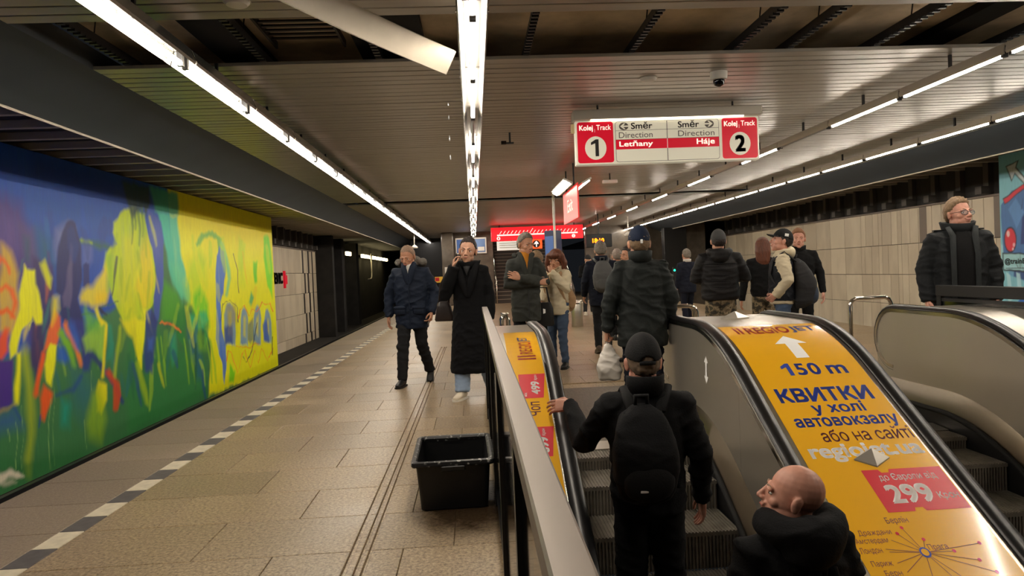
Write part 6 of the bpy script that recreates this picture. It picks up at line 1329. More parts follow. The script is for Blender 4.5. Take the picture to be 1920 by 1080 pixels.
def person(label, loc, rz, H, skin='a', fem=False, fine=False, build=1.0, arms=None, legs=None, lean=(0, 0), headrot=(0, 0, 0), hands=None, palm=None,
           rings=None, top=None, sleeve=(.074, .060, .046), bottom=None, legr=(.092, .068, .056), shoe=None, sole=None, hairfn=None, hairm=None, collar=None, collarm=None,
           wr=.006, wseed=0, eyes=True, hem_cut=None, group=None, shoes='sneaker', vox=.012, hscale=1.0):
    P = Person(); S = H/1.75
    P.root = thing('person', label, 'person', loc, rz, group); P.root.scale = (S, S, S); R = P.root; P.S = S
    P.mx = Matrix.LocRotScale(V(loc), Quaternion((0, 0, 1), rz), V((S, S, S)))
    A = dict(ARM_DOWN); A.update(arms or {}); G = dict(LEG_STAND); G.update(legs or {})
    lean = V((lean[0], lean[1], 0))
    def T(p): p = V(p); return p + lean*max(0, (p.z - .93))/.5
    P.T = T; P.A = A
    sh = {'L': T((.178*build, .012, 1.392)), 'R': T((-.178*build, .012, 1.392))}; hip = {'L': V((.085, .01, .90)), 'R': V((-.085, .01, .90))}
    P.sh = sh
    hm_ = Matrix.Translation(T((0, -.010, 1.608))) @ Matrix.Translation((0, .03, -.11)) @ (Quaternion((0, 0, 1), headrot[0]) @ Quaternion((1, 0, 0), headrot[1]) @ Quaternion((0, 1, 0), headrot[2])).to_matrix().to_4x4() @ Matrix.Translation((0, -.03, .11)) @ Matrix.Scale(1.11*hscale, 4)
    P.hm = hm_
    # one skin surface: head and neck, hands, and the body under the clothes
    bm_ = MB(); bm_.loft([ering(T((0, 0, z)).x, T((0, 0, z)).y + .01, z, rx, ry) for z, rx, ry in ((.86, .13, .09), (1.0, .13, .09), (1.2, .145, .095), (1.38, .13, .08), (1.50, .05, .05))])
    for k in 'LR':
        e, w_ = V(A[k][0]), V(A[k][1]); bm_.tube([sh[k] - V((sh[k].x*.3, 0, 0)), sh[k].lerp(e, .1) - V((0, 0, .02)), e, w_ ], [.035, .04, .034, .024], 10)
        kn, an = V(G[k][0]), V(G[k][1]); bm_.tube([hip[k], kn, an], [.065, .048, .034], 10, rnd=True)
    parts = [(blob(bm_, .028, 2), Matrix()), (get_head(fem, fine), hm_)]
    hk = {'L': 'relaxed', 'R': 'relaxed'}; hk.update(hands or {}); pl = {'L': (-1, 0, 0), 'R': (1, 0, 0)}; pl.update(palm or {})
    P.wrist = {}; P.hmat = {}
    for k in 'LR':
        e, w_ = V(A[k][0]), V(A[k][1]); d = V(A[k][2]) if len(A[k]) > 2 else (w_ - e)
        mx = align(w_ + (w_ - e).normalized()*.012, d, pl[k])
        # thumb side must point forward / inward
        if k == 'L': mx = mx @ Matrix.Scale(1, 4)
        th = mx.to_3x3() @ V((1, 0, 0))
        if len(A[k]) > 3:
            if th.dot(V(A[k][3])) < 0: mx = mx @ Matrix.Scale(-1, 4, (1, 0, 0))
        elif th.y > 0: mx = mx @ Matrix.Scale(-1, 4, (1, 0, 0))
        sc = .92 if fem else 1.0
        P.hmat[k] = mx; parts.append((get_hand(hk[k]), mx @ Matrix.Scale(sc, 4)))
    body = joined(parts); P.body = link('body', body, SKIN[skin], R, True)
    bmx = bmesh.new(); bmx.from_mesh(body); bmesh.ops.recalc_face_normals(bmx, faces=bmx.faces); bmx.to_mesh(body); bmx.free()
    if eyes:
        for s in (-1, 1):
            def put(mb, n, m): mb.xf(hm_); return mb.build(n, m, P.body, True)
            put(MB().ell((s*.031, -.0740, .004), (.0135, .0095, .0066), nu=12, nv=8), 'eye', EYEW); put(MB().ell((s*.031, -.0820, .004), (.0056, .0030, .0056), nu=10, nv=6), 'iris', IRIS)
            put(MB().tube([(s*.014, -.0925, .027), (s*.032, -.0905, .032), (s*.050, -.077, .027)], [.0034, .0042, .0022], 8, rnd=True), 'eyebrow', hairm or IRIS)
        put(MB().tube([(-.020, -.097, -.055), (0, -.1035, -.054), (.020, -.097, -.055)], [.002, .0045, .002], 8, rnd=True), 'lips', LIPS)
    if hairfn and hairm:
        o = shell(hairfn, seed=wseed).xf(hm_).build('hair', hairm, R, True)
    # garments
    if top is not None:
        m = MB(); m.loft([ering(T((0, 0, z)).x, T((0, 0, z)).y + cy, z, rx*build, ry*build) for z, rx, ry, cy in (rings or JACKET)])
        for k in 'LR':
            e, w_ = V(A[k][0]), V(A[k][1]); s0 = sh[k]; i_ = s0 + V((-s0.x*.45, 0, .01))
            b = build
            m.tube([i_, s0, s0.lerp(e, .45), e, e.lerp(w_, .5), w_, w_ + (w_ - e).normalized()*.022], [sleeve[0]*.85*b, sleeve[0]*b, (sleeve[0] + sleeve[1])/2*b, sleeve[1]*b, (sleeve[1] + sleeve[2])/2, sleeve[2], sleeve[2]*.96], 16)
        me = blob(m, vox, 3, .6); wrinkle(me, wr, 24, wseed)
        P.top = link('jacket', me, top, R, True)
    if bottom is not None:
        m = MB(); m.loft([ering(0, .012, z, rx*max(1, build*.96), ry) for z, rx, ry in ((.80, .10, .085), (.86, .165, .115), (.95, .17, .118), (1.05, .16, .11))])
        for k in 'LR':
            kn, an = V(G[k][0]), V(G[k][1]); m.tube([hip[k], hip[k].lerp(kn, .5), kn, kn.lerp(an, .5), an - V((0, 0, .01))], [legr[0], (legr[0] + legr[1])/2 + .004, legr[1], (legr[1] + legr[2])/2 + .003, legr[2]], 16)
        me = blob(m, .014, 3, .6); wrinkle(me, wr*.8, 26, wseed + 9); P.bottom = link('trousers', me, bottom, R, True)
    if shoe is not None:
        for k in 'LR':
            an = V(G[k][1]); yaw = G[k][2]; pt = G[k][3] if len(G[k]) > 3 else 0
            def fr(b, seq, n=14): b.loft([[ (math.cos(2*PI*i/n)*w, y, z0 + (z1 - z0)*(.5 + .5*math.sin(2*PI*i/n))) for i in range(n)] for y, w, z0, z1 in seq]); return b
            mx = Matrix.Translation(an) @ Quaternion((0, 0, 1), yaw).to_matrix().to_4x4() @ Quaternion((1, 0, 0), pt).to_matrix().to_4x4() @ Matrix.Translation((0, 0, -.085))
            u = MB(); fr(u, [(.075, .018, .02, .07), (.065, .032, .012, .10), (.03, .037, .01, .125), (-.01, .038, .01, .12), (-.06, .042, .01, .092), (-.11, .046, .01, .07), (-.155, .040, .012, .056), (-.185, .022, .016, .045)])
            u.tube([(0, .012, .07), (0, .014, .15 if shoes == 'boot' else .105)], [.044, .046], 14)
            me = blob(u, .008, 2, .5); me.transform(mx); sh_ = link('shoe', me, shoe, R, True)
            q = MB(); q.loft([[(x*w, y, z) for (w, y, x) in [(.034, .08, -1), (.046, -.06, -1), (.049, -.115, -1), (.036, -.175, -1), (.012, -.195, -1), (.012, -.195, 1), (.036, -.175, 1), (.049, -.115, 1), (.046, -.06, 1), (.034, .08, 1)]] for z in (0, .022)]); q.xf(mx); q.build('sole', sole or shoe, sh_)
    if collar is not None:
        r0, r1, zz, hgt, th = collar
        m = MB(); n = 28; rg = []
        c0 = T((0, .026, zz))
        for k in range(n):
            a = 2*PI*k/n; dx, dy = math.cos(a), math.sin(a); front = max(0, -dy)
            hh = hgt*(1 - .35*front)
            ctr = c0 + V((0, 0, 0)); p0 = ctr + V((dx*r0, dy*r0*1.02, -.02 - .03*front)); p1 = ctr + V((dx*r1, dy*r1*1.02 , hh)); 
            o_ = V((dx, dy, 0))*th
            rg.append([p0, p0 + o_, p1 + o_*.9, p1 + V((0, 0, .006)) + o_*.4, p1])
        m.loft(rg + rg[:1], False); P.collar = m.build('collar', collarm or top, R, True)
    return P
def garment(P, name, mb, m, vox=None, it=2, wr=0, seed=1, parent=None, smooth=True):
    if vox:
        me = blob(mb, vox, it, .6)
        if wr: wrinkle(me, wr, 24, seed)
        return link(name, me, m, parent or P.root, True)
    return mb.build(name, m, parent or P.root, smooth)
def brim(P, m, yaw=0, up=0.0, parent=None, name='cap_brim', z=.062, L=.075, w=.072):
    q = MB(); rg = []
    for i in range(9):
        x = -1 + i/4; y1 = -.088 - L*math.sqrt(max(0, 1 - (x*.98)**2)); dz = -.018*x*x
        y0 = .014 - .098*math.sqrt(max(0, 1 - (x*w/.08)**2))*.98
        rg.append([(x*w, y0, z + dz), (x*w, y1, z + dz - .012 + up), (x*w, y1, z + dz - .016 + up), (x*w, y0, z + dz - .005)])
    q.loft(rg); q.xf(P.hm @ Matrix.Translation((0, .014, 0)) @ Matrix.Rotation(yaw, 4, 'Z') @ Matrix.Translation((0, -.014, 0))); return q.build(name, m, parent or P.root)
def cap(P, m, yaw=0, lo=.10, tilt=-.2, T=.010, up=0, name='cap', vis=True):
    q = shell(capfn(T, lo, tilt), rough=0).xf(P.hm); c = q.build(name, m, P.root, True)
    if vis: brim(P, m, yaw, up, c)
    MB().ell((0, .014, .142), (.006, .006, .004), nu=8, nv=6).xf(P.hm).build('cap_button', m, c, True)
    return c
def carried(P, name, label, cat, base):
    b = P.mx @ V(base); t = thing(name, label, cat, b, P.root.rotation_euler.z); t.scale = P.root.scale; return t, Matrix.Translation(-V(base))
def backpack(P, label, m, m2, w=.15, h=.46, d=.15, zc=1.14, yb=.135, bulge=1.0, straps=True, pocket=True, name='backpack', off=0.0, mstrap=None):
    t, mx = carried(P, name, label, 'backpack', (off, yb, zc - h/2))
    k = P.T((0, 0, zc)); q = MB(); rg = []
    for i in range(13):
        f = i/12; a = f*PI; pz = zc - h/2 + h*f; s = (math.sin(a)**.22) if 0 < f < 1 else .35
        dd = d*(1.0 if f < .55 else 1 - .45*(f - .55)/.45)*s*bulge; ww = w*(1 - .18*max(0, f - .5)*2)*s
        L = P.T((0, 0, pz)); rg.append(ering(L.x + off, L.y + yb + dd*.5, pz, ww, dd*.5 + .01, 24, 3.6))
    q.loft(rg); me = blob(q, .012, 3); wrinkle(me, .004, 20, 5); me.transform(mx); link('bag_body', me, m, t, True)
    for xx in (-.9, .9):
        pts = []
        for f in (.08, .25, .45, .65, .82, .93):
            pz_ = zc - h/2 + h*f; L = P.T((0, 0, pz_)); dd = d*(1.0 if f < .55 else 1 - .45*(f - .55)/.45)*(math.sin(f*PI)**.22); pts.append(L + V((off + xx*w*(1 - .18*max(0, f - .5)*2)*(math.sin(f*PI)**.22), yb + dd*.62, pz_)) - V((0, 0, L.z)))
        q = MB().tube(pts, .007, 6); q.xf(mx); q.build('seam', m2, t, True)
    if pocket:
        q = MB(); rg = []
        for i in range(9):
            f = i/8; pz = zc - h*.42 + h*.42*f; s = (math.sin(PI*f)**.3) if 0 < f < 1 else .3; L = P.T((0, 0, pz)); rg.append(ering(L.x + off, L.y + yb + d*.78, pz, w*.80*s, d*.34*s, 20, 3.0))
        q.loft(rg); me = blob(q, .010, 3); me.transform(mx); link('front_pocket', me, m2, t, True)
    L = P.T((0, 0, zc + h/2)); q = MB().tube([L + V((off - .03, yb + .02, -.02)), L + V((off - .03, yb + .035, .045)), L + V((off + .03, yb + .035, .045)), L + V((off + .03, yb + .02, -.02))], .011, 8); q.xf(mx); q.build('grab_handle', mstrap or m2, t, True)
    if straps:
        for s in (-1, 1):
            a = P.T((s*.07 + off*.5, yb + .03, zc + h*.42)); b = P.T((s*.105, .03, 1.485)); c = P.T((s*.125, -.10, 1.38)); d_ = P.T((s*.135, -.135, 1.22)); e = P.T((s*.165, -.03, 1.0)); f_ = P.T((s*.13, yb + .02, zc - h*.36))
            q = MB().tube([a, b, c, d_, e, f_], [.030, .034, .034, .030, .018, .014], 10, flat=(1, .42), up=(0, 0, 1)); q.xf(mx); q.build('shoulder_strap', mstrap or m2, t, True)
    return t, mx

# ------------------------------------------------------------------ the people in the photograph
K = {}
K['navy_parka'] = cloth('navy_parka_cloth', (26, 36, 54), .7); K['fur'] = mat('grey_fur', (128, 122, 114), 1, bump=1, bscale=160, var=.4, vscale=60)
K['blackjean'] = cloth('black_denim', (30, 30, 32)); K['blk'] = cloth('black_cloth', (17, 17, 19)); K['wool'] = cloth('black_wool', (13, 13, 16), .95, .4, 200)
K['lightjean'] = cloth('pale_denim', (150, 170, 196)); K['jean'] = cloth('blue_denim', (72, 88, 112)); K['cream'] = cloth('cream_fleece', (222, 208, 178), .95, .5, 150)
K['greygreen'] = cloth('grey_green_parka', (58, 60, 56), .75); K['orange'] = cloth('orange_knit', (196, 128, 40)); K['whitet'] = cloth('white_shirt', (214, 210, 204))
K['dkgreen'] = cloth('dark_jacket', (37, 41, 40), .7); K['darknavy'] = cloth('dark_navy', (22, 26, 40)); K['charcoal'] = cloth('charcoal_cloth', (56, 56, 58)); K['grey'] = cloth('grey_cloth', (84, 86, 88))
K['dkj'] = cloth('blackish_jacket', (26, 29, 32), .7); K['edge'] = cloth('jacket_lining', (44, 48, 50), .7)
K['tan'] = cloth('tan_canvas', (186, 152, 116), .8); K['leather'] = mat('black_leather', (20, 19, 19), .4, bump=.2, bscale=60); K['brownbag'] = mat('dark_brown_leather', (44, 34, 32), .5)
K['greybag'] = cloth('grey_backpack', (92, 92, 92), .7); K['bluegrey'] = cloth('blue_grey_panel', (66, 76, 92), .7); K['vest'] = cloth('black_vest', (24, 27, 34), .6)
K['shoeblk'] = mat('black_shoe', (20, 19, 19), .5); K['shoewht'] = mat('cream_canvas_shoe', (212, 200, 178), .7); K['solew'] = mat('white_sole', (226, 220, 206), .6); K['shoebrn'] = mat('brown_shoe', (84, 66, 50), .6)
K['h_dk'] = mat('dark_brown_hair', (40, 29, 24), .5, bump=.6, bscale=140, stretch=(1, 1, .15)); K['h_gr'] = mat('grey_hair', (136, 126, 114), .6, bump=.6, bscale=140, var=.4, vscale=50); K['h_au'] = mat('auburn_hair', (112, 62, 40), .5, bump=.6, bscale=120, var=.4, vscale=40, stretch=(1, 1, .12))
K['h_gi'] = mat('ginger_hair', (138, 92, 60), .6, bump=.5, bscale=140); K['h_sand'] = mat('sandy_hair', (142, 114, 84), .6, bump=.6, bscale=140, var=.3, vscale=50); K['h_bz'] = mat('cropped_hair', (128, 108, 88), .8); K['h_rim'] = mat('stubble_hair', (150, 124, 104), .8)
K['puff'] = cloth('black_puffer', (26, 24, 25), .6); K['phone'] = mat('phone_black', (12, 12, 14), .15); K['plastic'] = mat('white_plastic_bag', (228, 222, 214), .35, alpha=.92); K['scarf'] = cloth('beige_plaid', (190, 166, 138), .9, var=.4, vs=30)
K['navycap'] = cloth('navy_cap', (30, 40, 62), .8); K['blackcap'] = cloth('black_cap', (30, 30, 31), .8); K['greycap'] = cloth('grey_cap', (74, 74, 74), .8)
def camo():
    m = mat('camouflage', (110, 96, 74), .85); nt = m.node_tree; b = nt.nodes['Principled BSDF']; g = nt.nodes.new('ShaderNodeTexCoord'); n = nt.nodes.new('ShaderNodeTexNoise'); n.inputs['Scale'].default_value = 13; n.inputs['Detail'].default_value = 3
    nt.links.new(g.outputs['Object'], n.inputs['Vector']); r = nt.nodes.new('ShaderNodeValToRGB'); r.color_ramp.interpolation = 'CONSTANT'; e = r.color_ramp.elements; e[0].color = (*lin((58, 54, 44)), 1); e[1].position = .46; e[1].color = (*lin((112, 98, 74)), 1)
    for p, c in ((.54, (146, 130, 104)), (.62, (78, 74, 54))): x = e.new(p); x.color = (*lin(c), 1)
    nt.links.new(n.outputs[0], r.inputs[0]); nt.links.new(r.outputs[0], b.inputs['Base Color']); return m
K['camo'] = camo()
def vneck(P, m, w=.055, z0=1.20, z1=1.50, y=-.118, bulge=.02, name='shirt'):
    """shirt front showing in the opening of a jacket"""
    q = MB(); rg = []
    for i in range(7):
        f = i/6; z = z0 + (z1 - z0)*f; c = P.T((0, 0, z)); yy = y*(1 - .50*max(0, (f - .55)/.45)**1.6) - bulge*math.sin(f*PI)*.3; ww = max(.004, w*f**.8)
        rg.append([c + V((-ww, yy + .06, 0)), c + V((-ww, yy, 0)), c + V((0, yy - .010, 0)), c + V((ww, yy, 0)), c + V((ww, yy + .06, 0))])
    q.loft(rg); return q.build(name, m, P.root, True)
def lapels(P, m, w=.06, z0=1.18, z1=1.49, y=-.128, wd=.028, name='jacket_edge'):
    for s in (-1, 1):
        pts = []
        for i in range(6):
            f = i/5; c = P.T((0, 0, z0 + (z1 - z0)*f)); pts.append(c + V((s*(.008 + w*f), y*(1 - .48*max(0, (f - .6)/.4)**1.6), 0)))
        MB().tube(pts, [wd*.5, wd*.7, wd*.8, wd*.8, wd*.75, wd*.6], 10, rnd=True, flat=(1, .6)).build(name, m, P.root, True)
def zipline(P, m, z0, z1, y):
    MB().tube([P.T((0.004, y, z0)), P.T((0.004, y - .006, (z0 + z1)/2)), P.T((0.004, y, z1))], .006, 6).build('front_placket', m, P.root)
def pockets(P, m, z, x=.105, y=-.125, w=.07, h=.10):
    for s in (-1, 1):
        MB().bevel_box(s*x - w, s*x + w, y - .02, y + .02, z - h, z, .012).build('pocket', m, P.root, True); MB().bevel_box(s*x - w - .004, s*x + w + .004, y - .028, y + .01, z - .035, z + .006, .008).build('pocket_flap', m, P.root, True)
def hood(P, m, r=.105, th=.05, z=1.49, y=.06, drop=.05, name='hood', vox=.012):
    q = MB(); pts = []
    for i in range(13):
        a = -.35 + (PI + .7)*i/12; pts.append(P.T((0, 0, z)) + V((r*math.cos(a), y + r*.95*math.sin(a), -.015 - .05*max(0, -math.sin(a)) - drop*.4*max(0, math.sin(a)))))
    q.tube(pts, [th*.5] + [th*(.7 + .3*math.sin(PI*i/12)) for i in range(1, 12)] + [th*.5], 14, rnd=True)
    q.ell(P.T((0, y + r*.8, z - drop)), (r*.95, th*1.25, r*.8)); me = blob(q, vox, 3); wrinkle(me, .004, 30, 3); return link(name, me, m, P.root, True)
def phone_in(P, k, label, d=(0, .025, -.09), tilt=None):
    mx = P.mx @ P.hmat[k]; t = thing('phone', label, 'phone', (0, 0, 0)); t.matrix_world = mx @ Matrix.Translation(d)
    t.scale = P.root.scale; MB().bevel_box(-.036, .036, -.004, .004, -.075, .075, .002).build('phone_body', K['phone'], t); MB().box(-.033, .033, .0041, .0046, -.07, .07).build('screen', mat('phone_screen', (20, 24, 30), .08), t); return t
PK = [(.70, .205, .148, 0), (.74, .215, .156, 0), (.90, .215, .155, 0), (1.05, .208, .15, 0), (1.22, .222, .152, 0), (1.35, .220, .14, .005), (1.42, .178, .108, .012), (1.48, .10, .085, .022), (1.505, .08, .075, .026)]
# --- man in the navy parka walking towards the camera
P = person('person with shaved head in a navy parka walking left of the tactile line, looking down', (-.80, 8.98, 0), -.12, 1.77, 'b', fine=True, arms={'L': ((.285, .05, 1.14), (.262, -.07, .90)), 'R': ((-.285, .04, 1.14), (-.292, -.02, .87))},
    legs={'R': ((-.10, -.14, .50), (-.11, -.22, .085), -.15), 'L': ((.10, .03, .50), (.15, .26, .135), .1, .45)}, headrot=(-.22, .36, 0), hands={'L': 'phone'}, rings=PK, top=K['navy_parka'], sleeve=(.088, .074, .056), bottom=K['blackjean'], legr=(.095, .075, .062), shoe=K['shoeblk'], shoes='boot', hairfn=hair(.003), hairm=K['h_rim'], wr=.010, wseed=1, build=.97)
vneck(P, K['whitet'], .048, 1.30, 1.53, -.135); lapels(P, K['navy_parka'], .058, 1.27, 1.51, -.142, .05); zipline(P, K['navy_parka'], .75, 1.28, -.160); pockets(P, K['navy_parka'], .98, .115, -.148)
hood(P, K['fur'], .155, .066, 1.545, .055, .05, 'fur_hood'); phone_in(P, 'L', 'dark phone in the left hand of the navy parka man')
# --- woman on the phone
LC = [(.28, .27, .24, -.02), (.32, .27, .24, -.02), (.60, .245, .21, -.015), (.90, .215, .17, 0), (1.08, .20, .148, 0), (1.24, .208, .145, 0), (1.35, .205, .13, .005), (1.42, .165, .10, .012), (1.475, .092, .08, .022), (1.50, .075, .07, .026)]
P = person('person in a long black coat and white sneakers talking on a phone beside the railing', (-.06, 7.82, 0), -.12, 1.76, 'a', True, True, arms={'R': ((-.245, -.13, 1.13), (-.140, -.150, 1.425), (.10, .16, .98), (0, -1, .2)), 'L': ((.215, .03, 1.12), (.215, -.03, .87))},
    legs={'R': ((-.09, -.05, .49), (-.10, -.14, .085), -.35), 'L': ((.12, .05, .49), (.19, .30, .085), .1)}, palm={'R': (1, .1, -.2)}, headrot=(-.05, .06, .10), hands={'R': 'phone'}, rings=LC, top=K['wool'], sleeve=(.088, .080, .062), bottom=K['lightjean'], legr=(.09, .085, .085), shoe=K['shoewht'], sole=K['solew'], hairfn=hair(.006, .010, .06), hairm=K['h_dk'], wr=.007, wseed=2, collar=(.095, .125, 1.445, .055, .02), build=.87, hscale=1.06)
lapels(P, K['wool'], .095, 1.12, 1.455, -.135, .05, 'lapel'); vneck(P, K['charcoal'], .045, 1.34, 1.47, -.118)
MB().ell((0, .10, -.01), (.035, .035, .04)).xf(P.hm).build('hair_bun', K['h_dk'], P.root, True); MB().tube([(0, .10, -.02), (.01, .115, -.10), (.02, .11, -.19)], [.026, .022, .010], 10, rnd=True).xf(P.hm).build('pony_tail', K['h_dk'], P.root, True)
phone_in(P, 'R', 'black phone held to the ear of the woman in the long coat', (0, .02, -.075))
t, mx = carried(P, 'handbag', 'dark brown handbag under the arm of the woman in the long coat', 'bag', (-.30, .10, .82))
q = MB().loft([ering(-.30, .10, z, w, d, 20, 4) for z, w, d in ((.84, .10, .04), (.86, .11, .05), (1.0, .08, .04), (1.06, .05, .03))]); q.xf(mx); q.build('bag_body', K['brownbag'], t, True)
q = MB().tube([(-.36, .10, 1.0), (-.33, .09, 1.25), (-.19, .03, 1.48), (-.22, .08, 1.25), (-.25, .10, 1.0)], .010, 8); q.xf(mx); q.build('strap', K['brownbag'], t, True)
# --- man with folded arms
P = person('person with folded arms in a dark parka over an orange sweater behind the railing', (.68, 9.35, 0), .12, 1.87, 'b', fine=True, arms={'L': ((.25, -.07, 1.14), (-.10, -.235, 1.20), (-.9, .25, .35), (0, 0, 1)), 'R': ((-.25, -.07, 1.12), (.13, -.165, 1.14), (1, .35, .02), (0, 0, 1))},
    palm={'L': (0, 1, 0), 'R': (0, 1, 0)}, headrot=(.42, .14, .05), rings=[(.66, .20, .145, 0)] + PK[1:], top=K['greygreen'], sleeve=(.082, .072, .056), bottom=K['blk'], shoe=K['shoeblk'], hairfn=hair(.013, .018, .10), hairm=K['h_gr'], wr=.009, wseed=3, build=.86)
vneck(P, K['orange'], .052, 1.22, 1.52, -.150); lapels(P, K['greygreen'], .062, 1.20, 1.50, -.158, .042); hood(P, K['greygreen'], .115, .042, 1.50, .045, .05); zipline(P, K['charcoal'], .72, 1.05, -.155)
# --- woman in the cream jacket
CJ = [(.80, .185, .14, 0), (.84, .195, .15, 0), (.98, .19, .145, 0), (1.10, .18, .14, 0), (1.25, .19, .14, 0), (1.35, .19, .125, .005), (1.42, .155, .10, .012), (1.48, .09, .085, .02), (1.51, .08, .08, .02)]
P = person('person with auburn bob hair in a cream jacket and blue jeans, hand at the mouth', (1.15, 9.75, 0), -.75, 1.64, 'b', True, True, arms={'L': ((.27, -.12, 1.17), (.075, -.215, 1.42), (-.35, .25, .75), (0, 0, 1)), 'R': ((-.23, -.02, 1.14), (-.16, -.16, 1.0))}, palm={'L': (-.6, .8, 0)},
    legs={'L': ((.09, -.03, .49), (.09, .02, .085), .35), 'R': ((-.09, -.05, .49), (-.10, -.02, .085), -.1)}, headrot=(.30, .15, 0), rings=CJ, top=K['cream'], sleeve=(.084, .074, .058), bottom=K['jean'], legr=(.098, .070, .052), shoe=K['leather'], shoes='boot', wr=.010, wseed=4, collar=(.085, .10, 1.465, .06, .02), build=.93, hscale=1.08)
q = MB(); q.ell((0, .02, .045), (.098, .115, .10)); q.tube([(-.085, -.01, .06), (-.105, .0, -.03), (-.10, -.01, -.115)], [.035, .042, .03], 12, rnd=True); q.tube([(.085, -.01, .06), (.105, .0, -.03), (.10, -.01, -.115)], [.035, .042, .03], 12, rnd=True); q.tube([(0, .09, .05), (0, .11, -.03), (0, .10, -.12)], [.06, .065, .05], 12, rnd=True, flat=(1.5, .7)); q.tube([(-.06, -.085, .075), (0, -.098, .07), (.06, -.085, .075)], [.026, .026, .026], 10, rnd=True)
me = blob(q, .007, 2); wrinkle(me, .004, 60, 4, (2, 2, .3)); me.transform(P.hm); link('bob_hair', me, K['h_au'], P.root, True)
q = MB().tube([(.07, -.03, 1.50), (.02, -.12, 1.46), (-.05, -.155, 1.38), (-.06, -.175, 1.15), (-.055, -.175, .88)], [.04, .045, .045, .045, .05], 12, flat=(1, .45)); garment(P, 'scarf', q, K['scarf'], .01, 2, .004)
backpack(P, 'tan canvas backpack on the woman in the cream jacket', K['tan'], K['tan'], .14, .42, .17, 1.02, .15, pocket=False)
# --- person in black half hidden behind her
P = person('person in a black coat mostly hidden behind the woman in the cream jacket', (.97, 10.7, 0), 2.6, 1.66, 'a', True, rings=[(.55, .21, .16, 0), (.6, .21, .16, 0)] + CJ[2:], top=K['blk'], bottom=K['blackjean'], shoe=K['shoeblk'], hairfn=hair(.02, .02, -.3), hairm=K['h_sand'], eyes=False, wseed=5)
t = thing('handbag', 'black handbag with a white emblem hanging beside the woman in the cream jacket', 'bag', (.92, 9.45, .62), 0); 
smooth_angle(MB().loft([ering(0, 0, z, w, .06, 20, 4) for z, w in ((0, .12), (.02, .14), (.24, .13), (.32, .10))]).build('bag_body', K['leather'], t)); MB().tube([(-.09, 0, .28), (-.05, 0, .52), (.05, 0, .52), (.09, 0, .28)], .012, 8).build('strap', K['leather'], t, True)
flat(t, 'emblem', [(-.012, -.064, .17), (.02, -.064, .18), (.02, -.064, .23), (-.012, -.064, .24)], M['poster_white'])
# --- far pair by the stairs
P = person('person in a beanie and white sneakers looking at a phone near the stairs', (3.42, 21, 0), .15, 1.80, 'a', arms={'L': ((.25, -.04, 1.13), (.06, -.24, 1.16), (-.5, -.6, .2), (0, 0, 1)), 'R': ((-.25, -.04, 1.13), (-.05, -.26, 1.17), (.5, -.6, .2), (0, 0, 1))}, palm={'L': (0, .3, 1), 'R': (0, .3, 1)}, headrot=(.1, .4, 0), top=K['blk'], bottom=K['charcoal'], shoe=K['shoewht'], sole=K['solew'], hands={'L': 'phone', 'R': 'phone'}, wseed=6, vox=.018)
cap(P, K['charcoal'], lo=.12, tilt=-.2, T=.014, vis=False, name='beanie'); hood(P, K['blk'], .095, .035, 1.49, .04, .04, vox=.018)
phone_in(P, 'R', 'phone in the hands of the person with the beanie', (.02, .02, -.08))
P = person('person in dark clothes raising a hand to the face beside the beanie wearer', (3.80, 21.6, 0), -.2, 1.74, 'b', arms={'L': ((.27, -.1, 1.2), (.09, -.16, 1.42), (-.4, .3, .8), (0, 0, 1))}, top=K['blk'], bottom=K['blk'], shoe=K['shoebrn'], hairfn=hair(.015), hairm=K['h_dk'], wseed=7, vox=.018)
# --- grey-haired man with the grey backpack
P = person('person with grey hair and a grey backpack walking away towards the stairs', (2.07, 11.35, 0), PI - .05, 1.80, 'b', arms={'L': ((.26, .02, 1.13), (.27, -.12, .92)), 'R': ((-.26, .05, 1.13), (-.265, .04, .88))}, legs={'L': ((.09, .02, .49), (.10, .14, .10), .1, .2), 'R': ((-.09, -.12, .50), (-.10, -.16, .085), -.1)}, rings=[(.74, .20, .15, 0)] + PK[2:], top=K['darknavy'], sleeve=(.082, .07, .052), bottom=K['blackjean'], shoe=K['shoebrn'], hairfn=hair(.014, .018), hairm=K['h_gr'], wseed=8, eyes=True, collar=(.082, .09, 1.475, .05, .018), collarm=K['darknavy'])
backpack(P, 'grey backpack on the grey-haired man', K['greybag'], K['greybag'], .165, .50, .17, 1.20, .14)
P = person('person in a navy jacket just beyond the grey-haired man', (2.72, 13.2, 0), PI, 1.72, 'b', top=K['darknavy'], bottom=K['blk'], shoe=K['shoeblk'], hairfn=hair(.012), hairm=K['h_gr'], wseed=9, vox=.016)
P = person('person whose face shows just left of the navy baseball cap', (2.22, 10.0, 0), -1.1, 1.66, 'b', top=K['blk'], bottom=K['blk'], shoe=K['shoeblk'], hairfn=hair(.014), hairm=K['h_dk'], wseed=10, vox=.016)
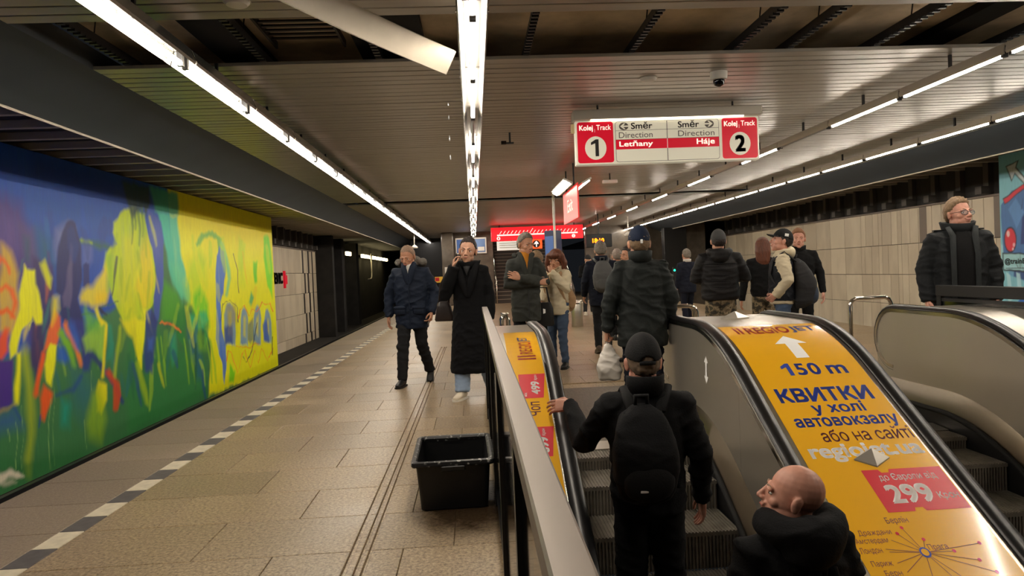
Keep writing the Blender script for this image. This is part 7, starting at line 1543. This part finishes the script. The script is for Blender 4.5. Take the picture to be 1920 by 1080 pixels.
# --- man in the navy cap on the landing
P = person('person in a navy cap and dark jacket carrying a white plastic bag on the landing', (1.445, 6.05, .009), PI - .06, 1.69, 'b', fine=True, build=.98, arms={'L': ((.285, .03, 1.12), (.315, -.02, .85)), 'R': ((-.265, .02, 1.12), (-.245, -.08, .87))}, rings=[(.69, .225, .155, 0), (.73, .235, .16, 0), (.92, .225, .155, 0), (1.08, .21, .148, 0), (1.24, .215, .15, 0), (1.36, .215, .135, .005), (1.43, .17, .10, .012), (1.48, .095, .08, .022), (1.505, .075, .07, .026)], top=K['dkgreen'], sleeve=(.086, .074, .058), bottom=K['darknavy'], legr=(.10, .08, .068), shoe=K['shoeblk'], hairfn=hair(.006), hairm=K['h_sand'], hands={'L': 'grip'}, wr=.011, hscale=1.06, wseed=11, collar=(.080, .092, 1.465, .075, .018))
c = cap(P, K['navycap'], lo=.08, tilt=-.16); MB().bevel_box(-.009, .009, .116, .126, .0, .030, .002).xf(P.hm).build('buckle_tab', M['poster_white'], c)
for s in (-1, 1): MB().bevel_box(s*.17 - .06, s*.17 + .06, -.03, .06, 1.435, 1.45, .004).build('shoulder_tab', K['dkgreen'], P.root)
hx = P.hmat['L'] @ V((0, .02, -.10)); t, mx = carried(P, 'plastic_bag', 'white plastic carrier bag in the hand of the man in the navy cap', 'bag', (hx.x, hx.y, hx.z - .36))
q = MB(); rg = []
for z, w, d in ((-.35, .07, .05), (-.34, .10, .075), (-.26, .115, .085), (-.16, .095, .07), (-.07, .055, .035), (-.01, .018, .014), (.02, .012, .01)): rg.append(ering(hx.x, hx.y, hx.z + z, w, d, 24, 2.6))
q.loft(rg); me = blob(q, .010, 2); wrinkle(me, .007, 34, 3); me.transform(mx); link('bag_body', me, K['plastic'], t, True)
q = MB().tube([V((hx.x - .02, hx.y, hx.z - .04)), V((hx.x - .012, hx.y, hx.z + .02)), V((hx.x + .012, hx.y, hx.z + .02)), V((hx.x + .02, hx.y, hx.z - .04))], .006, 6); q.xf(mx); q.build('handle', K['plastic'], t, True)
# --- man with the black backpack on the escalator
zs = prof(3.65)
P = person('person in black with a black cap riding the left escalator, hand on the handrail', (.87, 3.65, zs + .001), PI - .03, 1.76, 'c', fine=True, arms={'L': ((.315, -.12, 1.17), (.345, -.43, 1.315), (1, -.42, -.10), (0, -1, 0)), 'R': ((-.275, .03, 1.13), (-.30, -.06, .87))}, palm={'L': (0, -.8, -.6)}, hands={'L': 'relaxed', 'R': 'relaxed'}, rings=[(.84, .19, .135, 0), (.88, .195, .14, 0)] + JACKET[2:], top=K['blk'], sleeve=(.080, .066, .050), bottom=K['blk'], legr=(.10, .082, .072), shoe=K['shoeblk'], hairfn=hair(.003), hairm=K['h_bz'], wr=.009, wseed=12, collar=(.078, .085, 1.47, .075, .016), headrot=(0, .05, 0))
def capfn_gap(n):
    v = capfn(.011, .08, -.2)(n)
    a = math.hypot(n.x/.36, (n.z + .12)/.24)
    return -.03 if (n.y > .3 and a < 1) else v
q = shell(capfn_gap, 80, 60, rough=0).xf(P.hm); c = q.build('cap', K['blackcap'], P.root, True); brim(P, K['blackcap'], 0, 0, c); MB().ell((0, .014, .142), (.006, .006, .004), nu=8, nv=6).xf(P.hm).build('cap_button', K['blackcap'], c, True)
MB().tube([(.036*k, .121 - abs(k)*.012, .006) for k in (-1, -.5, 0, .5, 1)], .010, 8, flat=(.5, 1)).xf(P.hm).build('cap_strap', K['blackcap'], c, True)
t, mx = backpack(P, 'black backpack on the man on the escalator', K['blk'], K['blackcap'], .165, .50, .17, 1.17, .125, off=.05)
q = MB().bevel_box(.06, .10, .305, .312, 1.02, 1.034, .002); q.xf(mx); q.build('label_tab', M['poster_white'], t)
# --- bald man below him
P = person('person with a bald head and black hooded jacket low on the escalator, looking left', (1.28, 2.85, prof(2.85) + .001), PI + .1, 1.75, 'c', fine=True, build=1.05, headrot=(1.05, -.22, 0), rings=PK, top=K['blk'], sleeve=(.086, .072, .056), bottom=K['blk'], shoe=K['shoeblk'], wr=.008, wseed=13, hairm=K['h_rim'])
hood(P, K['blk'], .135, .075, 1.545, .035, .08)
t, mx = backpack(P, 'black backpack on the bald man low on the escalator', K['blackcap'], K['blk'], .16, .46, .14, 1.10, .15, straps=True)
q = MB().bevel_box(.10, .135, .06, .075, 1.492, 1.51, .002); q.xf(mx); q.build('grey_strap_tag', M['lamp_body'], t)
# --- right-hand group
P = person('person in a dark navy suit seen from behind near the far right wall', (4.76, 15.5, 0), PI + .15, 1.72, 'b', arms={'R': ((-.31, .05, 1.14), (-.22, -.10, .95)), 'L': ((.24, .03, 1.13), (.25, -.02, .88))}, legs={'L': ((.09, -.03, .49), (.09, .08, .085), .1), 'R': ((-.09, -.10, .49), (-.09, -.08, .085), -.1)}, top=K['darknavy'], bottom=K['darknavy'], shoe=K['shoeblk'], hairfn=hair(.010), hairm=K['h_gr'], wseed=14, vox=.016, collar=(.075, .08, 1.475, .045, .012), collarm=K['whitet'])
P = person('person in camouflage trousers, black puffer jacket and grey cap seen from behind', (3.14, 8.85, 0), PI - .25, 1.79, 'b', build=1.06, arms={'R': ((-.31, -.04, 1.15), (-.16, -.24, 1.16)), 'L': ((.29, -.03, 1.15), (.14, -.24, 1.12))}, rings=[(.88, .20, .15, 0), (.91, .22, .165, 0), (1.0, .22, .165, 0), (1.1, .215, .16, 0), (1.24, .22, .16, 0), (1.35, .215, .145, .005), (1.43, .17, .105, .012), (1.485, .10, .085, .022), (1.51, .08, .075, .026)], top=K['puff'], sleeve=(.090, .08, .06), bottom=K['camo'], legr=(.105, .085, .08), shoe=K['shoeblk'], hairfn=hair(.006), hairm=K['h_dk'], wr=.006, wseed=15, headrot=(.1, 0, 0))
cap(P, K['greycap'], lo=.06, tilt=-.16, yaw=.0); hood(P, K['puff'], .12, .055, 1.50, .05, .07)
for i in range(6):
    z = .97 + i*.072; MB().tube([P.T((x, .0, z)) + V((0, (.158 + .01)*math.sqrt(max(0, 1 - (x/.235)**2)), 0)) for x in np.linspace(-.20, .20, 13)], .006, 6).build('quilt_seam', K['blk'], P.root, True)
P = person('person with long auburn hair and a black top beside the cream hoodie', (4.13, 9.85, 0), PI - .2, 1.71, 'b', True, arms={'L': ((.27, .0, 1.12), (.31, -.03, .86))}, rings=[(.88, .17, .125, 0)] + CJ[2:], top=K['blk'], sleeve=(.07, .06, .05), bottom=K['camo'], shoe=K['shoeblk'], wseed=16, headrot=(-.2, 0, 0))
q = MB(); q.ell((0, .02, .04), (.088, .108, .10)); q.tube([(0, .08, .05), (0, .10, -.06), (0, .10, -.18), (0, .09, -.28)], [.07, .075, .065, .03], 14, rnd=True, flat=(1.35, .6)); me = blob(q, .008, 2); wrinkle(me, .004, 60, 5, (2, 2, .25)); me.transform(P.hm); link('long_hair', me, K['h_au'], P.root, True)
P = person('person in a cream hoodie, black vest and dark cap, looking up to the left', (3.68, 8.25, 0), -1.95, 1.735, 'c', fine=True, arms={'L': ((.262, .06, 1.14), (.185, -.075, .98), (-.5, -.5, -.5), (0, -1, 0)), 'R': ((-.26, .03, 1.14), (-.19, -.08, .98), (.5, -.5, -.5), (0, -1, 0))}, rings=[(.86, .18, .14, 0), (.90, .185, .145, 0)] + CJ[2:-1] + [(1.51, .085, .085, .02)], top=K['cream'], sleeve=(.080, .070, .054), bottom=K['jean'], shoe=K['shoeblk'], hairfn=hair(.006), hairm=K['h_dk'], wr=.008, wseed=17, headrot=(.15, -.18, 0))
q = MB().loft([ering(0, cy, z, rx, ry) for z, rx, ry, cy in ((.90, .196, .155, 0), (1.0, .198, .156, 0), (1.10, .19, .152, 0), (1.25, .196, .15, 0), (1.36, .178, .135, .005), (1.42, .13, .11, .012), (1.45, .09, .09, .02))]); garment(P, 'vest', q, K['vest'], .012, 3, .005)
hood(P, K['cream'], .10, .048, 1.50, .03, .03); c = cap(P, K['blackcap'], lo=.15, tilt=-.18, up=.012)
MB().bevel_box(.089, .092, .01, .05, .055, .085, .001).xf(P.hm).build('cap_emblem', M['poster_white'], c)
backpack(P, 'large dark grey backpack on the person in the cream hoodie', K['charcoal'], K['bluegrey'], .17, .60, .24, 1.10, .14, mstrap=K['charcoal'])
P = person('person with short ginger hair in a black jacket facing the camera behind the hoodie', (4.68, 9.9, 0), -.35, 1.81, 'c', arms={'L': ((.27, .02, 1.13), (.29, -.04, .88))}, top=K['blk'], bottom=K['blk'], shoe=K['shoeblk'], hairfn=hair(.012, .016), hairm=K['h_gi'], wseed=18, collar=(.08, .088, 1.47, .05, .016))
# --- man with glasses behind the right railing
P = person('person with glasses in an open dark jacket standing behind the right railing', (4.70, 6.58, 0), -.33, 1.89, 'c', fine=True, build=1.02, arms={'R': ((-.275, .02, 1.13), (-.275, -.05, .86)), 'L': ((.275, .03, 1.13), (.27, -.03, .86))}, headrot=(.42, -.08, 0), rings=PK, top=K['dkj'], sleeve=(.092, .078, .060), bottom=K['blk'], shoe=K['shoeblk'], hairfn=hair(.015, .02, .08), hairm=K['h_sand'], wr=.008, wseed=19, collar=(.095, .125, 1.465, .085, .02))
q = MB(); rg = []
for z, w, y in ((.72, .085, -.165), (.9, .085, -.178), (1.1, .085, -.172), (1.28, .088, -.170), (1.40, .078, -.135), (1.47, .062, -.085), (1.51, .055, -.06)): rg.append([(-w, y + .1, z), (-w, y + .012, z), (-w*.5, y - .004, z), (w*.5, y - .004, z), (w, y + .012, z), (w, y + .1, z)])
q.loft(rg); q.build('pullover', K['blk'], P.root, True)
MB().tube([(-.055, -.062, 1.512), (-.03, -.085, 1.505), (0, -.092, 1.50), (.03, -.085, 1.505), (.055, -.062, 1.512)], .011, 8).build('red_collar', cloth('red_collar', (150, 46, 42)), P.root, True)
for s in (-1, 1): MB().tube([(s*.09, -.160, .74), (s*.092, -.178, 1.0), (s*.094, -.178, 1.25), (s*.085, -.14, 1.42), (s*.11, -.09, 1.50)], [.014, .016, .018, .02, .016], 10, flat=(1.3, .5)).build('jacket_edge', K['edge'], P.root, True)
for s in (-1, 1):
    MB().bevel_box(s*.15 - .05, s*.15 + .05, -.02, .05, 1.47, 1.482, .004).build('shoulder_tab', K['dkj'], P.root)
GL = mat('spectacle_frame', (24, 22, 22), .3); gf = empty('glasses', (0, 0, 0), 0, None); bpy.data.objects.remove(gf)
tq = thing('glasses', 'dark-rimmed glasses on the man behind the right railing', 'glasses', (0, 0, 0)); tq.matrix_world = P.mx @ P.hm
for s in (-1, 1):
    MB().tube([(s*.033 + .025*math.cos(a)*1.05, -.1035 + .012*(abs(s*.033 + .025*math.cos(a))/.06)**2, .003 + .019*math.sin(a)) for a in np.linspace(0, 2*PI, 21)], .0022, 6).build('rim', GL, tq, True)
    MB().tube([(s*.059, -.093, .008), (s*.080, -.05, .010), (s*.086, .02, .008), (s*.084, .035, -.008)], .002, 6).build('temple', GL, tq, True)
    MB().ell((s*.033, -.1025, .003), (.024, .0008, .018), nu=16, nv=8).build('lens', mat('lens', (200, 210, 215), .05, alpha=.15), tq, True)
MB().tube([(-.008, -.1045, .008), (0, -.107, .010), (.008, -.1045, .008)], .002, 6).build('bridge', GL, tq, True)

bpy.data.scenes.remove(TMP)
